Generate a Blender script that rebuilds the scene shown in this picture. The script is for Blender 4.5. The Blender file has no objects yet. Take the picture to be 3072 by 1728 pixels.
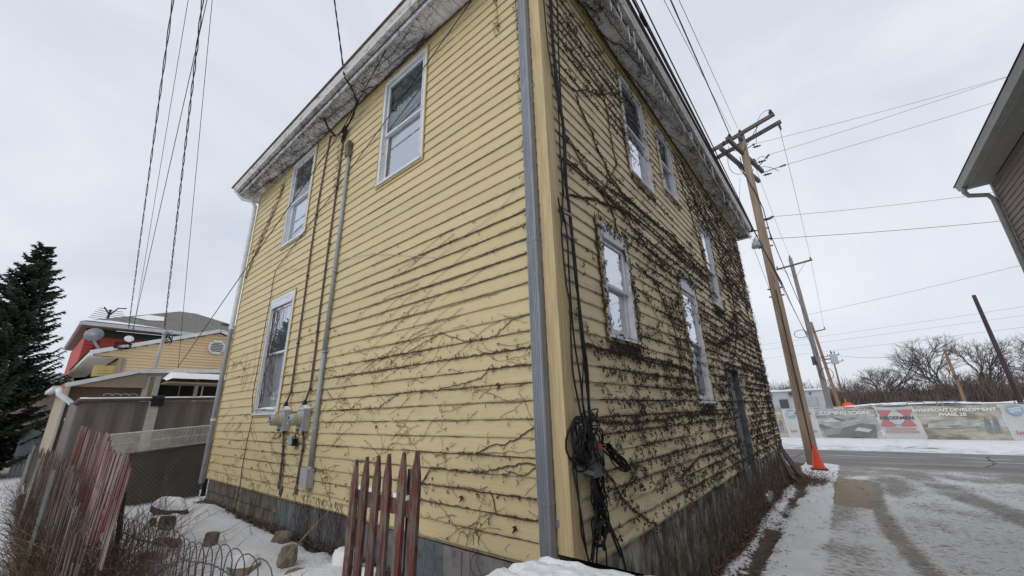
import bpy, bmesh, math, random
from math import sin, cos, pi, radians, sqrt, hypot
from mathutils import Vector, Matrix, noise as mnoise

# ------------------------------------------------------------------ camera, sky, sun, exposure
scene = bpy.context.scene
COL = scene.collection
random.seed(7)

CAM = Vector((1.757, -2.768, 1.103))
PITCH, ROLL, YAW = radians(17.722), radians(-1.594), radians(39.153)
fwd = Vector((-sin(YAW)*cos(PITCH), cos(YAW)*cos(PITCH), sin(PITCH)))
rgt = Vector((cos(YAW), sin(YAW), 0))
upv = rgt.cross(fwd)
r2 = cos(ROLL)*rgt + sin(ROLL)*upv
u2 = -sin(ROLL)*rgt + cos(ROLL)*upv
cam_data = bpy.data.cameras.new('camera')
cam_data.sensor_width = 36.0
cam_data.lens = 1168.4/3072*36.0
cam_data.clip_start = 0.05
cam_data.clip_end = 1500
cam = bpy.data.objects.new('camera', cam_data)
M = Matrix((( r2.x, u2.x, -fwd.x, CAM.x), (r2.y, u2.y, -fwd.y, CAM.y), (r2.z, u2.z, -fwd.z, CAM.z), (0, 0, 0, 1)))
cam.matrix_world = M
COL.objects.link(cam)
scene.camera = cam

SUN_EL, SUN_AZ = radians(42), radians(170)      # azimuth clockwise from +Y: sun behind the camera, to the left
world = bpy.data.worlds.new('World')
scene.world = world
world.use_nodes = True
wn, wl = world.node_tree.nodes, world.node_tree.links
for n in list(wn): wn.remove(n)
out = wn.new('ShaderNodeOutputWorld')
bg = wn.new('ShaderNodeBackground'); bg.inputs['Strength'].default_value = 0.1
sky = wn.new('ShaderNodeTexSky'); sky.sky_type = 'NISHITA'; sky.sun_disc = False
sky.sun_elevation = SUN_EL; sky.sun_rotation = SUN_AZ
tc = wn.new('ShaderNodeTexCoord')
mp = wn.new('ShaderNodeMapping'); mp.inputs['Scale'].default_value = (1, 1, 1.8)
cn = wn.new('ShaderNodeTexNoise'); cn.inputs['Scale'].default_value = 1.7; cn.inputs['Detail'].default_value = 7; cn.inputs['Roughness'].default_value = 0.52; cn.inputs['Distortion'].default_value = 0.4
rp = wn.new('ShaderNodeValToRGB')
rp.color_ramp.elements[0].position = 0.27; rp.color_ramp.elements[0].color = (0.53, 0.575, 0.665, 1)
rp.color_ramp.elements[1].position = 0.72; rp.color_ramp.elements[1].color = (0.79, 0.815, 0.865, 1)
vm = wn.new('ShaderNodeVectorMath'); vm.operation = 'SCALE'; vm.inputs['Scale'].default_value = 11.5
mixs = wn.new('ShaderNodeMixRGB'); mixs.inputs['Fac'].default_value = 0.93     # an overcast lid: a little of the blue sky comes through
wl.new(tc.outputs['Generated'], mp.inputs['Vector']); wl.new(mp.outputs['Vector'], cn.inputs['Vector'])
wl.new(cn.outputs['Fac'], rp.inputs['Fac']); wl.new(rp.outputs['Color'], vm.inputs[0])
wl.new(sky.outputs['Color'], mixs.inputs['Color1']); wl.new(vm.outputs['Vector'], mixs.inputs['Color2'])
wl.new(mixs.outputs['Color'], bg.inputs['Color']); wl.new(bg.outputs['Background'], out.inputs['Surface'])

sun_data = bpy.data.lights.new('sun', 'SUN')
sun_data.energy = 0.8; sun_data.angle = radians(35); sun_data.color = (1.0, 0.96, 0.9)
sun = bpy.data.objects.new('sun', sun_data)
sd = Vector((sin(SUN_AZ)*cos(SUN_EL), cos(SUN_AZ)*cos(SUN_EL), sin(SUN_EL)))
sun.rotation_euler = sd.to_track_quat('Z', 'Y').to_euler()
sun.location = (0, 0, 30)
COL.objects.link(sun)

vs = scene.view_settings
vs.view_transform = 'Standard'; vs.look = 'None'; vs.gamma = 1.0; vs.use_curve_mapping = False
vs.exposure = 0.0
scene.render.engine = 'CYCLES'
scene.render.resolution_x = 1024; scene.render.resolution_y = 576

# ------------------------------------------------------------------ materials
def V3(c): return (c[0], c[1], c[2], 1)
def mat(name, c1, c2=None, scale=(4, 4, 4), rough=0.7, bump=0.0, metal=0.0, spec=0.5, detail=5, lo=0.35, hi=0.65,
        spots=None, spot_scale=8, spot_lo=0.6, spot_hi=0.7, rnd=0.0, bdist=0.01, stretch2=None):
    m = bpy.data.materials.new(name); m.use_nodes = True
    nt = m.node_tree; N, Lk = nt.nodes, nt.links
    b = N['Principled BSDF']
    b.inputs['Roughness'].default_value = rough; b.inputs['Metallic'].default_value = metal
    b.inputs['Specular IOR Level'].default_value = spec
    g = N.new('ShaderNodeNewGeometry')
    mpn = N.new('ShaderNodeMapping'); mpn.inputs['Scale'].default_value = scale
    Lk.new(g.outputs['Position'], mpn.inputs['Vector'])
    nz = N.new('ShaderNodeTexNoise'); nz.inputs['Scale'].default_value = 1; nz.inputs['Detail'].default_value = detail
    Lk.new(mpn.outputs['Vector'], nz.inputs['Vector'])
    rr = N.new('ShaderNodeMapRange'); rr.inputs['From Min'].default_value = lo; rr.inputs['From Max'].default_value = hi
    Lk.new(nz.outputs['Fac'], rr.inputs['Value'])
    mx = N.new('ShaderNodeMixRGB'); mx.inputs['Color1'].default_value = V3(c1); mx.inputs['Color2'].default_value = V3(c2 or c1)
    Lk.new(rr.outputs['Result'], mx.inputs['Fac'])
    last = mx.outputs['Color']
    if spots:
        s2 = N.new('ShaderNodeTexNoise'); s2.inputs['Scale'].default_value = 1; s2.inputs['Detail'].default_value = 6
        s2.inputs['Roughness'].default_value = 0.65
        mp2 = N.new('ShaderNodeMapping'); mp2.inputs['Scale'].default_value = stretch2 or (spot_scale,)*3
        Lk.new(g.outputs['Position'], mp2.inputs['Vector']); Lk.new(mp2.outputs['Vector'], s2.inputs['Vector'])
        r3 = N.new('ShaderNodeMapRange'); r3.inputs['From Min'].default_value = spot_lo; r3.inputs['From Max'].default_value = spot_hi
        Lk.new(s2.outputs['Fac'], r3.inputs['Value'])
        m2 = N.new('ShaderNodeMixRGB'); m2.inputs['Color2'].default_value = V3(spots)
        Lk.new(r3.outputs['Result'], m2.inputs['Fac']); Lk.new(last, m2.inputs['Color1']); last = m2.outputs['Color']
    if rnd:
        oi = N.new('ShaderNodeObjectInfo'); hs = N.new('ShaderNodeHueSaturation')
        r4 = N.new('ShaderNodeMapRange'); r4.inputs['To Min'].default_value = 1-rnd; r4.inputs['To Max'].default_value = 1+rnd
        Lk.new(oi.outputs['Random'], r4.inputs['Value']); Lk.new(r4.outputs['Result'], hs.inputs['Value'])
        Lk.new(last, hs.inputs['Color']); last = hs.outputs['Color']
    Lk.new(last, b.inputs['Base Color'])
    if bump:
        bp = N.new('ShaderNodeBump'); bp.inputs['Strength'].default_value = bump; bp.inputs['Distance'].default_value = bdist
        Lk.new(nz.outputs['Fac'], bp.inputs['Height']); Lk.new(bp.outputs['Normal'], b.inputs['Normal'])
    return m

def glass(name, tint, reflect=0.25, rough=0.02):
    m = bpy.data.materials.new(name); m.use_nodes = True
    N, Lk = m.node_tree.nodes, m.node_tree.links
    for n in list(N): N.remove(n)
    o = N.new('ShaderNodeOutputMaterial')
    t = N.new('ShaderNodeBsdfTransparent'); t.inputs['Color'].default_value = V3(tint)
    g = N.new('ShaderNodeBsdfGlossy'); g.inputs['Roughness'].default_value = rough; g.inputs['Color'].default_value = (0.9, 0.93, 1, 1)
    lw = N.new('ShaderNodeFresnel'); lw.inputs['IOR'].default_value = 1.5
    ad = N.new('ShaderNodeMath'); ad.operation = 'ADD'; ad.inputs[1].default_value = reflect; ad.use_clamp = True
    mx = N.new('ShaderNodeMixShader')
    Lk.new(lw.outputs['Fac'], ad.inputs[0]); Lk.new(ad.outputs['Value'], mx.inputs['Fac'])
    Lk.new(t.outputs['BSDF'], mx.inputs[1]); Lk.new(g.outputs['BSDF'], mx.inputs[2]); Lk.new(mx.outputs['Shader'], o.inputs['Surface'])
    return m

MT = {}
MT['siding'] = mat('yellow_painted_clapboard', (0.64, 0.525, 0.295), (0.57, 0.465, 0.255), (1.3, 1.3, 55), 0.62, 0.35, lo=0.3, hi=0.7,
                   spots=(0.42, 0.35, 0.22), stretch2=(0.9, 0.9, 3.2), spot_lo=0.56, spot_hi=0.85, rnd=0.035, bdist=0.004)
MT['siding_right'] = mat('weathered_yellow_clapboard', (0.72, 0.61, 0.395), (0.61, 0.51, 0.315), (1.3, 1.3, 60), 0.7, 0.4, lo=0.3, hi=0.7,
                   spots=(0.30, 0.25, 0.18), stretch2=(1.6, 1.6, 9), spot_lo=0.52, spot_hi=0.8, rnd=0.06, bdist=0.004)
MT['trim_yellow'] = mat('ochre_trim', (0.52, 0.40, 0.15), (0.42, 0.31, 0.11), (6, 6, 2), 0.7, 0.2)
MT['post'] = mat('beige_corner_board', (0.64, 0.51, 0.28), (0.50, 0.385, 0.195), (38, 38, 1.6), 0.75, 0.7, spots=(0.40, 0.32, 0.2), stretch2=(9, 9, 1.2), spot_lo=0.5, spot_hi=0.75, bdist=0.006)
MT['alu'] = mat('dull_aluminium', (0.30, 0.315, 0.345), (0.235, 0.25, 0.28), (26, 26, 2.2), 0.48, 0.1, metal=0.35, spots=(0.42, 0.43, 0.45), stretch2=(20, 20, 6), spot_lo=0.55, spot_hi=0.8)
MT['pvc'] = mat('grey_plastic_conduit', (0.36, 0.39, 0.40), (0.30, 0.325, 0.33), (8, 8, 3), 0.5)
MT['white'] = mat('weathered_white_paint', (0.70, 0.715, 0.735), (0.60, 0.61, 0.63), (5, 5, 9), 0.55, 0.1, spots=(0.24, 0.23, 0.21), spot_scale=14, spot_lo=0.60, spot_hi=0.82)
MT['soffit'] = mat('white_vinyl_soffit', (0.80, 0.80, 0.80), (0.72, 0.72, 0.71), (4, 4, 4), 0.6, spots=(0.55, 0.53, 0.49), spot_scale=5, spot_lo=0.60, spot_hi=0.85)
MT['gutter'] = mat('streaked_white_gutter', (0.70, 0.69, 0.66), (0.54, 0.52, 0.48), (2, 2, 14), 0.6, 0.2, spots=(0.13, 0.115, 0.095), stretch2=(7, 7, 16), spot_lo=0.54, spot_hi=0.72)
MT['shingle'] = mat('dark_shingles', (0.10, 0.095, 0.09), (0.055, 0.05, 0.05), (9, 9, 9), 0.9, 0.5)
MT['rust'] = mat('rusty_drip_edge', (0.20, 0.11, 0.07), (0.10, 0.06, 0.045), (14, 14, 14), 0.8)
MT['curtain'] = mat('pale_grey_curtain', (0.42, 0.43, 0.46), (0.30, 0.31, 0.34), (16, 16, 0.8), 0.9)
MT['curtain_teal'] = mat('teal_patterned_curtain', (0.055, 0.10, 0.095), (0.10, 0.145, 0.13), (22, 22, 22), 0.9)
MT['curtain_dark'] = mat('dark_grey_curtain', (0.075, 0.085, 0.09), (0.14, 0.155, 0.16), (24, 24, 0.6), 0.9)
MT['dark'] = mat('dark_room', (0.02, 0.02, 0.022), (0.012, 0.012, 0.014), (3, 3, 3), 0.9)
MT['door_grey'] = mat('slate_grey_door_paint', (0.13, 0.14, 0.15), (0.085, 0.09, 0.10), (3, 3, 3), 0.45, spots=(0.045, 0.045, 0.045), spot_scale=5, spot_lo=0.5, spot_hi=0.7)
MT['pane'] = glass('window_glass', (0.9, 0.93, 0.93), 0.14)
MT['pane_sky'] = glass('window_glass_glossy', (0.75, 0.78, 0.80), 0.50)
MT['block'] = mat('old_concrete_block', (0.17, 0.155, 0.125), (0.10, 0.09, 0.072), (7, 7, 7), 0.95, 0.6, spots=(0.36, 0.29, 0.15), stretch2=(3, 3, 8), spot_lo=0.56, spot_hi=0.68, rnd=0.10)
MT['found_blue'] = mat('blue_grey_parging', (0.165, 0.185, 0.20), (0.115, 0.13, 0.14), (3, 3, 3), 0.9, 0.3, spots=(0.08, 0.085, 0.085), spot_scale=9, spot_lo=0.52, spot_hi=0.75)
MT['found_pale'] = mat('pale_concrete_parging', (0.29, 0.275, 0.265), (0.225, 0.215, 0.205), (4, 4, 4), 0.9, 0.3, spots=(0.13, 0.12, 0.105), spot_scale=6, spot_lo=0.56, spot_hi=0.7)
MT['found_moss'] = mat('mossy_pale_foundation', (0.36, 0.355, 0.30), (0.10, 0.095, 0.07), (5, 5, 5), 0.95, 0.8, spots=(0.05, 0.042, 0.03), stretch2=(5, 5, 4), spot_lo=0.46, spot_hi=0.62)
MT['mortar'] = mat('dirty_mortar', (0.10, 0.09, 0.075), (0.065, 0.06, 0.05), (12, 12, 12), 0.95)
MT['vine'] = mat('brown_vine_bark', (0.10, 0.058, 0.040), (0.05, 0.030, 0.022), (30, 30, 30), 0.9)
MT['vine_pale'] = mat('grey_brown_vine_bark', (0.135, 0.085, 0.058), (0.075, 0.047, 0.033), (30, 30, 30), 0.9)
MT['berry'] = mat('dried_black_berries', (0.022, 0.016, 0.020), (0.048, 0.032, 0.028), (40, 40, 40), 0.8)
MT['leaf'] = mat('russet_dead_leaf', (0.20, 0.060, 0.030), (0.10, 0.040, 0.024), (50, 50, 50), 0.85, rnd=0.3)
MT['leaf_brown'] = mat('mixed_brown_leaves', (0.15, 0.080, 0.050), (0.075, 0.045, 0.032), (60, 60, 60), 0.9)
MT['root'] = mat('grey_brown_root_bark', (0.17, 0.135, 0.11), (0.075, 0.058, 0.047), (20, 20, 20), 0.95)
MT['litter'] = mat('brown_leaf_litter', (0.11, 0.060, 0.038), (0.05, 0.032, 0.022), (14, 14, 14), 0.9)
MT['grass'] = mat('dead_straw', (0.26, 0.195, 0.115), (0.13, 0.095, 0.055), (14, 14, 14), 0.9)
MT['cable'] = mat('black_cable_sheath', (0.010, 0.010, 0.012), (0.020, 0.020, 0.023), (8, 8, 8), 0.65, spec=0.25)
MT['cable_brown'] = mat('brown_grey_cable_sheath', (0.085, 0.065, 0.06), (0.14, 0.115, 0.105), (9, 9, 9), 0.7)
MT['wire'] = mat('dark_overhead_wire', (0.035, 0.032, 0.045), (0.05, 0.045, 0.06), (3, 3, 3), 0.7)
MT['meter'] = mat('grey_meter_enamel', (0.40, 0.43, 0.44), (0.34, 0.365, 0.375), (6, 6, 6), 0.45, spots=(0.2, 0.2, 0.19), spot_scale=18, spot_lo=0.62, spot_hi=0.75)
MT['meter_ring'] = mat('cream_meter_cover', (0.46, 0.43, 0.33), (0.40, 0.37, 0.28), (6, 6, 6), 0.4)
MT['meter_face'] = mat('meter_face_blue_grey', (0.33, 0.38, 0.39), (0.25, 0.29, 0.30), (20, 20, 20), 0.25)
MT['blue'] = mat('blue_label', (0.03, 0.22, 0.36), (0.03, 0.18, 0.30), (9, 9, 9), 0.5)
MT['snow'] = mat('fresh_snow', (0.82, 0.83, 0.845), (0.73, 0.74, 0.76), (24, 24, 24), 0.85, 0.8, spec=0.2, bdist=0.02, detail=9)
MT['red_wood'] = mat('peeling_red_paint', (0.155, 0.036, 0.030), (0.085, 0.028, 0.023), (14, 14, 3), 0.85, 0.8, spots=(0.145, 0.115, 0.085), stretch2=(24, 24, 5), spot_lo=0.47, spot_hi=0.54, rnd=0.18, bdist=0.006)
MT['red_white'] = mat('faded_red_and_white_lath', (0.145, 0.034, 0.032), (0.25, 0.19, 0.175), (3.2, 3.2, 1.3), 0.9, 0.6, lo=0.44, hi=0.56, rnd=0.28, spots=(0.13, 0.075, 0.06), stretch2=(16, 16, 3), spot_lo=0.47, spot_hi=0.58)
MT['brown_lath'] = mat('dark_weathered_lath', (0.095, 0.060, 0.048), (0.19, 0.155, 0.13), (13, 13, 2.5), 0.9, 0.6, lo=0.42, hi=0.6, rnd=0.4)
MT['tpost'] = mat('green_grey_steel_post', (0.22, 0.25, 0.235), (0.30, 0.33, 0.31), (9, 9, 5), 0.7)
MT['wire_fence'] = mat('purple_brown_rusty_wire', (0.085, 0.055, 0.075), (0.05, 0.035, 0.045), (30, 30, 30), 0.7)
MT['galv'] = mat('dark_chain_link', (0.035, 0.032, 0.03), (0.055, 0.05, 0.045), (30, 30, 30), 0.6)
MT['white_wire'] = mat('off_white_coated_wire', (0.66, 0.66, 0.60), (0.5, 0.5, 0.46), (12, 12, 12), 0.6)
MT['rock'] = mat('tan_grey_fieldstone', (0.27, 0.225, 0.165), (0.12, 0.10, 0.08), (9, 9, 9), 0.9, 0.8, rnd=0.3)
MT['panel_grey'] = mat('brown_grey_tarp_wall', (0.175, 0.150, 0.132), (0.13, 0.112, 0.10), (2.2, 2.2, 0.6), 0.7)
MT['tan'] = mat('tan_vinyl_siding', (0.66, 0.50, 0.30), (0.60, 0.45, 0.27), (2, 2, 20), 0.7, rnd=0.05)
MT['tan_dark'] = mat('dark_tan_metal', (0.34, 0.275, 0.215), (0.28, 0.225, 0.175), (2, 2, 3), 0.7)  # deeper tan for the carport, garage corner trim and red house soffit
MT['orange_red'] = mat('orange_red_siding', (0.55, 0.085, 0.062), (0.48, 0.07, 0.052), (2, 2, 14), 0.7)
MT['green_trim'] = mat('dark_green_trim', (0.018, 0.05, 0.035), (0.012, 0.035, 0.026), (3, 3, 3), 0.6)
MT['roof_grey'] = mat('grey_green_shingles', (0.19, 0.185, 0.16), (0.13, 0.125, 0.11), (3, 6, 12), 0.95, 0.4)
MT['needle'] = mat('dark_spruce_needles', (0.032, 0.050, 0.036), (0.078, 0.102, 0.068), (2.5, 2.5, 2.5), 0.8)
MT['bark'] = mat('dark_bark', (0.085, 0.065, 0.05), (0.045, 0.035, 0.028), (12, 12, 4), 0.95)
MT['bare_tree'] = mat('grey_brown_bare_wood', (0.17, 0.145, 0.13), (0.12, 0.10, 0.09), (2, 2, 2), 0.95)
MT['thicket'] = mat('reddish_brown_brush', (0.17, 0.128, 0.112), (0.11, 0.082, 0.072), (0.5, 0.5, 0.5), 0.95)
MT['pole_new'] = mat('tan_brown_pole_wood', (0.37, 0.28, 0.21), (0.25, 0.18, 0.13), (7, 7, 0.8), 0.85, 0.4, spots=(0.12, 0.07, 0.045), stretch2=(16, 16, 1.5), spot_lo=0.58, spot_hi=0.70)
MT['pole_grey'] = mat('silvery_old_pole_wood', (0.28, 0.25, 0.23), (0.19, 0.165, 0.15), (9, 9, 1), 0.9)
MT['pole_orange'] = mat('orange_brown_pole_wood', (0.31, 0.185, 0.105), (0.20, 0.115, 0.07), (9, 9, 1), 0.9)
MT['pole_dark'] = mat('dark_tarred_pole_wood', (0.075, 0.05, 0.055), (0.045, 0.03, 0.035), (9, 9, 1), 0.9)
MT['arm_wood'] = mat('grey_brown_crossarm_wood', (0.16, 0.135, 0.12), (0.10, 0.083, 0.075), (8, 8, 8), 0.9)
MT['insul'] = mat('dark_glazed_insulator', (0.06, 0.055, 0.07), (0.09, 0.085, 0.10), (8, 8, 8), 0.3)
MT['cone'] = mat('red_orange_plastic', (0.78, 0.07, 0.035), (0.66, 0.055, 0.03), (5, 5, 5), 0.45)
MT['black_rubber'] = mat('black_rubber', (0.03, 0.03, 0.03), (0.05, 0.045, 0.04), (9, 9, 9), 0.8)
MT['car'] = mat('black_car_paint', (0.012, 0.013, 0.016), (0.022, 0.023, 0.026), (9, 9, 9), 0.22, spec=0.6)
MT['car_glass'] = mat('dark_car_glass', (0.02, 0.024, 0.026), (0.02, 0.024, 0.026), (3, 3, 3), 0.06, spec=0.8)
MT['rim'] = mat('silver_wheel_metal', (0.45, 0.46, 0.48), (0.38, 0.39, 0.4), (9, 9, 9), 0.35, metal=0.8)
MT['red_lens'] = mat('red_lamp_lens', (0.4, 0.01, 0.01), (0.35, 0.01, 0.01), (9, 9, 9), 0.15)
MT['ice'] = mat('cloudy_ice', (0.72, 0.75, 0.79), (0.6, 0.64, 0.69), (30, 30, 8), 0.12)
MT['brown_siding'] = mat('taupe_vinyl_siding', (0.30, 0.25, 0.22), (0.25, 0.205, 0.18), (2, 2, 30), 0.7, rnd=0.05)
MT['taupe_trim'] = mat('grey_green_aluminium_trim', (0.47, 0.47, 0.45), (0.40, 0.40, 0.38), (5, 5, 5), 0.55)
MT['bldg_white'] = mat('pale_blue_grey_metal_wall', (0.42, 0.46, 0.49), (0.36, 0.40, 0.43), (0.4, 0.4, 2), 0.7)
MT['pipe_grey'] = mat('grey_green_stacked_pipe', (0.25, 0.27, 0.265), (0.15, 0.16, 0.16), (1, 4, 4), 0.7)
MT['orange_bright'] = mat('fluorescent_orange_vinyl', (0.95, 0.08, 0.02), (0.85, 0.06, 0.02), (4, 4, 4), 0.5)
MT['yellow_post'] = mat('yellow_steel', (0.5, 0.36, 0.06), (0.4, 0.28, 0.05), (4, 4, 4), 0.6)

MT['curtain_white'] = mat('white_sheer_curtain', (0.86, 0.88, 0.90), (0.76, 0.78, 0.82), (16, 16, 0.8), 0.9)

def dark_edge(m, col, width, amount):
    """noise-broken darkening along the lower edge of every board (the board's own height coordinate)"""
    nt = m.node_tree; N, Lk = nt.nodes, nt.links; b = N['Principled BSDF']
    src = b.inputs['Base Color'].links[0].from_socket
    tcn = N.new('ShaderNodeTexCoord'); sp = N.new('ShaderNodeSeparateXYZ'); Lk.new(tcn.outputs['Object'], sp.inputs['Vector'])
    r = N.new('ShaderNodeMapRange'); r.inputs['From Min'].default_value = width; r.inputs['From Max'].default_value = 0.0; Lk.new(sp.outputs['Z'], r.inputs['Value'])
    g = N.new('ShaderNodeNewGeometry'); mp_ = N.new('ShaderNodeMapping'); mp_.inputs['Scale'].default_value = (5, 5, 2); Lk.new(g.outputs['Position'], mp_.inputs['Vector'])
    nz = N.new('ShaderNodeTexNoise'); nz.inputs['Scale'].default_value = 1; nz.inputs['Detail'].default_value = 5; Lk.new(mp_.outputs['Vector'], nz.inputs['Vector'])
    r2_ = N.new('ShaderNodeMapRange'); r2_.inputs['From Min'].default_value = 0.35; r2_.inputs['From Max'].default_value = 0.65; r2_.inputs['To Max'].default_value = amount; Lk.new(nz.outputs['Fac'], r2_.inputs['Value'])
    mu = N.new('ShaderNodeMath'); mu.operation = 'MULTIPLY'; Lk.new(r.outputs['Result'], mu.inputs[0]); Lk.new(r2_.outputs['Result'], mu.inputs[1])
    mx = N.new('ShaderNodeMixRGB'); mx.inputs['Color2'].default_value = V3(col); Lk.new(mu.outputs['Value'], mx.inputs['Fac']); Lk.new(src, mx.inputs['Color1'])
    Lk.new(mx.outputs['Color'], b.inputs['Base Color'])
dark_edge(MT['siding'], (0.30, 0.23, 0.13), 0.022, 0.7)
dark_edge(MT['siding_right'], (0.20, 0.15, 0.10), 0.026, 0.9)
# ------------------------------------------------------------------ helpers
ORG = {}
def things_origin(parent):
    return ORG.get(parent.name, Vector((0, 0, 0))) if parent else Vector((0, 0, 0))
def meta(o, label=None, cat=None, group=None, kind=None):
    if label: o['label'] = label
    if cat: o['category'] = cat
    if group: o['group'] = group
    if kind: o['kind'] = kind
    return o
def thing(name, label, cat, loc=(0, 0, 0), group=None):
    o = bpy.data.objects.new(name, None); o.empty_display_size = 0.2
    o.location = loc; COL.objects.link(o); ORG[o.name] = Vector(loc)
    return meta(o, label, cat, group)

class MB:
    def __init__(s): s.v = []; s.f = []; s.mi = []; s.m = 0
    def quad(s, a, b, c, d):
        n = len(s.v); s.v += [tuple(a), tuple(b), tuple(c), tuple(d)]; s.f.append((n, n+1, n+2, n+3)); s.mi.append(s.m)
    def tri(s, a, b, c):
        n = len(s.v); s.v += [tuple(a), tuple(b), tuple(c)]; s.f.append((n, n+1, n+2)); s.mi.append(s.m)
    def poly(s, pts):
        n = len(s.v); s.v += [tuple(p) for p in pts]; s.f.append(tuple(range(n, n+len(pts)))); s.mi.append(s.m)
    def faces(s, verts, faces):
        n = len(s.v); s.v += [tuple(p) for p in verts]
        for f in faces: s.f.append(tuple(n+i for i in f)); s.mi.append(s.m)
    def box(s, x0, x1, y0, y1, z0, z1):
        if x0 > x1: x0, x1 = x1, x0
        if y0 > y1: y0, y1 = y1, y0
        if z0 > z1: z0, z1 = z1, z0
        P = [(x0,y0,z0),(x1,y0,z0),(x1,y1,z0),(x0,y1,z0),(x0,y0,z1),(x1,y0,z1),(x1,y1,z1),(x0,y1,z1)]
        s.faces(P, [(0,3,2,1),(4,5,6,7),(0,1,5,4),(1,2,6,5),(2,3,7,6),(3,0,4,7)])
    def obox(s, c, ax, ay, az):      # centre and three half-axis vectors
        c = Vector(c); ax = Vector(ax); ay = Vector(ay); az = Vector(az)
        P = [c-ax-ay-az, c+ax-ay-az, c+ax+ay-az, c-ax+ay-az, c-ax-ay+az, c+ax-ay+az, c+ax+ay+az, c-ax+ay+az]
        s.faces(P, [(0,3,2,1),(4,5,6,7),(0,1,5,4),(1,2,6,5),(2,3,7,6),(3,0,4,7)])
    def beam(s, a, b, w, h, up=(0, 0, 1)):
        a = Vector(a); b = Vector(b); d = (b-a); L = d.length; d.normalize()
        sd_ = d.cross(Vector(up)); 
        if sd_.length < 1e-4: sd_ = d.cross(Vector((1, 0, 0)))
        sd_.normalize(); uu = sd_.cross(d)
        s.obox((a+b)/2, d*(L/2), sd_*(w/2), uu*(h/2))
    def tube(s, pts, r, n=6, cap=True):
        pts = [Vector(p) for p in pts]; k = len(pts)
        if k < 2: return
        base = len(s.v)
        t = (pts[1]-pts[0]).normalized()
        ref = Vector((0, 0, 1)) if abs(t.z) < 0.9 else Vector((1, 0, 0))
        a = t.cross(ref).normalized()
        for i, p in enumerate(pts):
            if i == 0: t = pts[1]-pts[0]
            elif i == k-1: t = pts[-1]-pts[-2]
            else: t = pts[i+1]-pts[i-1]
            if t.length < 1e-7: t = Vector((0, 0, 1))
            t.normalize()
            a = a - t*a.dot(t)
            if a.length < 1e-4: a = t.cross(Vector((0.3, 0.5, 0.8)))
            a.normalize(); b = t.cross(a)
            ri = r[i] if isinstance(r, (list, tuple)) else r
            for j in range(n):
                an = 2*pi*j/n
                q = p + a*(cos(an)*ri) + b*(sin(an)*ri)
                s.v.append((q.x, q.y, q.z))
        for i in range(k-1):
            for j in range(n):
                j2 = (j+1) % n
                s.f.append((base+i*n+j, base+i*n+j2, base+(i+1)*n+j2, base+(i+1)*n+j)); s.mi.append(s.m)
        if cap and n > 2:
            s.f.append(tuple(base+j for j in reversed(range(n)))); s.mi.append(s.m)
            s.f.append(tuple(base+(k-1)*n+j for j in range(n))); s.mi.append(s.m)
    def lathe(s, c, prof, axis=(0, 0, 1), n=12):     # prof: (radius, height) along axis
        c = Vector(c); ax = Vector(axis).normalized()
        a = ax.cross(Vector((0, 0, 1)) if abs(ax.z) < 0.9 else Vector((1, 0, 0))).normalized(); b = ax.cross(a)
        base = len(s.v)
        for r, h in prof:
            for j in range(n):
                an = 2*pi*j/n; q = c + ax*h + a*(r*cos(an)) + b*(r*sin(an)); s.v.append((q.x, q.y, q.z))
        for i in range(len(prof)-1):
            for j in range(n):
                j2 = (j+1) % n
                s.f.append((base+i*n+j, base+i*n+j2, base+(i+1)*n+j2, base+(i+1)*n+j)); s.mi.append(s.m)
        s.f.append(tuple(base+j for j in reversed(range(n)))); s.mi.append(s.m)
        s.f.append(tuple(base+(len(prof)-1)*n+j for j in range(n))); s.mi.append(s.m)
    def octa(s, c, r):
        x, y, z = c
        s.faces([(x+r,y,z),(x-r,y,z),(x,y+r,z),(x,y-r,z),(x,y,z+r*1.2),(x,y,z-r*1.2)],
                [(0,2,4),(2,1,4),(1,3,4),(3,0,4),(2,0,5),(1,2,5),(3,1,5),(0,3,5)])
    def build(s, name, mats, parent=None, smooth=False, loc=None, kind=None, label=None):
        if not isinstance(mats, (list, tuple)): mats = [mats]
        o0 = things_origin(parent)
        me = bpy.data.meshes.new(name)
        own = Vector(loc) if loc is not None else o0
        vv = [(x-own.x, y-own.y, z-own.z) for x, y, z in s.v] if own.length > 0 else s.v
        me.from_pydata(vv, [], s.f)
        for m in mats: me.materials.append(m)
        if len(mats) > 1: me.polygons.foreach_set('material_index', s.mi)
        if smooth: me.polygons.foreach_set('use_smooth', [True]*len(me.polygons))
        me.update()
        o = bpy.data.objects.new(name, me); COL.objects.link(o)
        if parent: o.parent = parent
        o.location = own - o0 if parent else own
        ORG[o.name] = own
        if kind: o['kind'] = kind
        if label: o['label'] = label
        return o

MESHES = {}
def inst(name, key, maker, material, parent, loc, smooth=False):
    """an object that shares mesh data with its look-alikes; maker fills an MB round the origin"""
    if key not in MESHES:
        b = MB(); maker(b)
        me = bpy.data.meshes.new(name); me.from_pydata(b.v, [], b.f); me.materials.append(material)
        if smooth: me.polygons.foreach_set('use_smooth', [True]*len(me.polygons))
        me.update(); MESHES[key] = me
    o = bpy.data.objects.new(name, MESHES[key]); COL.objects.link(o)
    if parent: o.parent = parent
    o.location = Vector(loc) - things_origin(parent)
    ORG[o.name] = Vector(loc)
    return o

def dup(root, delta, label=None):
    delta = Vector(delta)
    r = root.copy(); COL.objects.link(r); r.location = Vector(root.location)+delta
    ORG[r.name] = ORG[root.name]+delta
    if label: r['label'] = label
    for ch in list(root.children):
        c = ch.copy(); COL.objects.link(c); c.parent = r; ORG[c.name] = ORG.get(ch.name, Vector())+delta
        for g in ch.children:
            d = g.copy(); COL.objects.link(d); d.parent = c; ORG[d.name] = ORG.get(g.name, Vector())+delta
    return r

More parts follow.
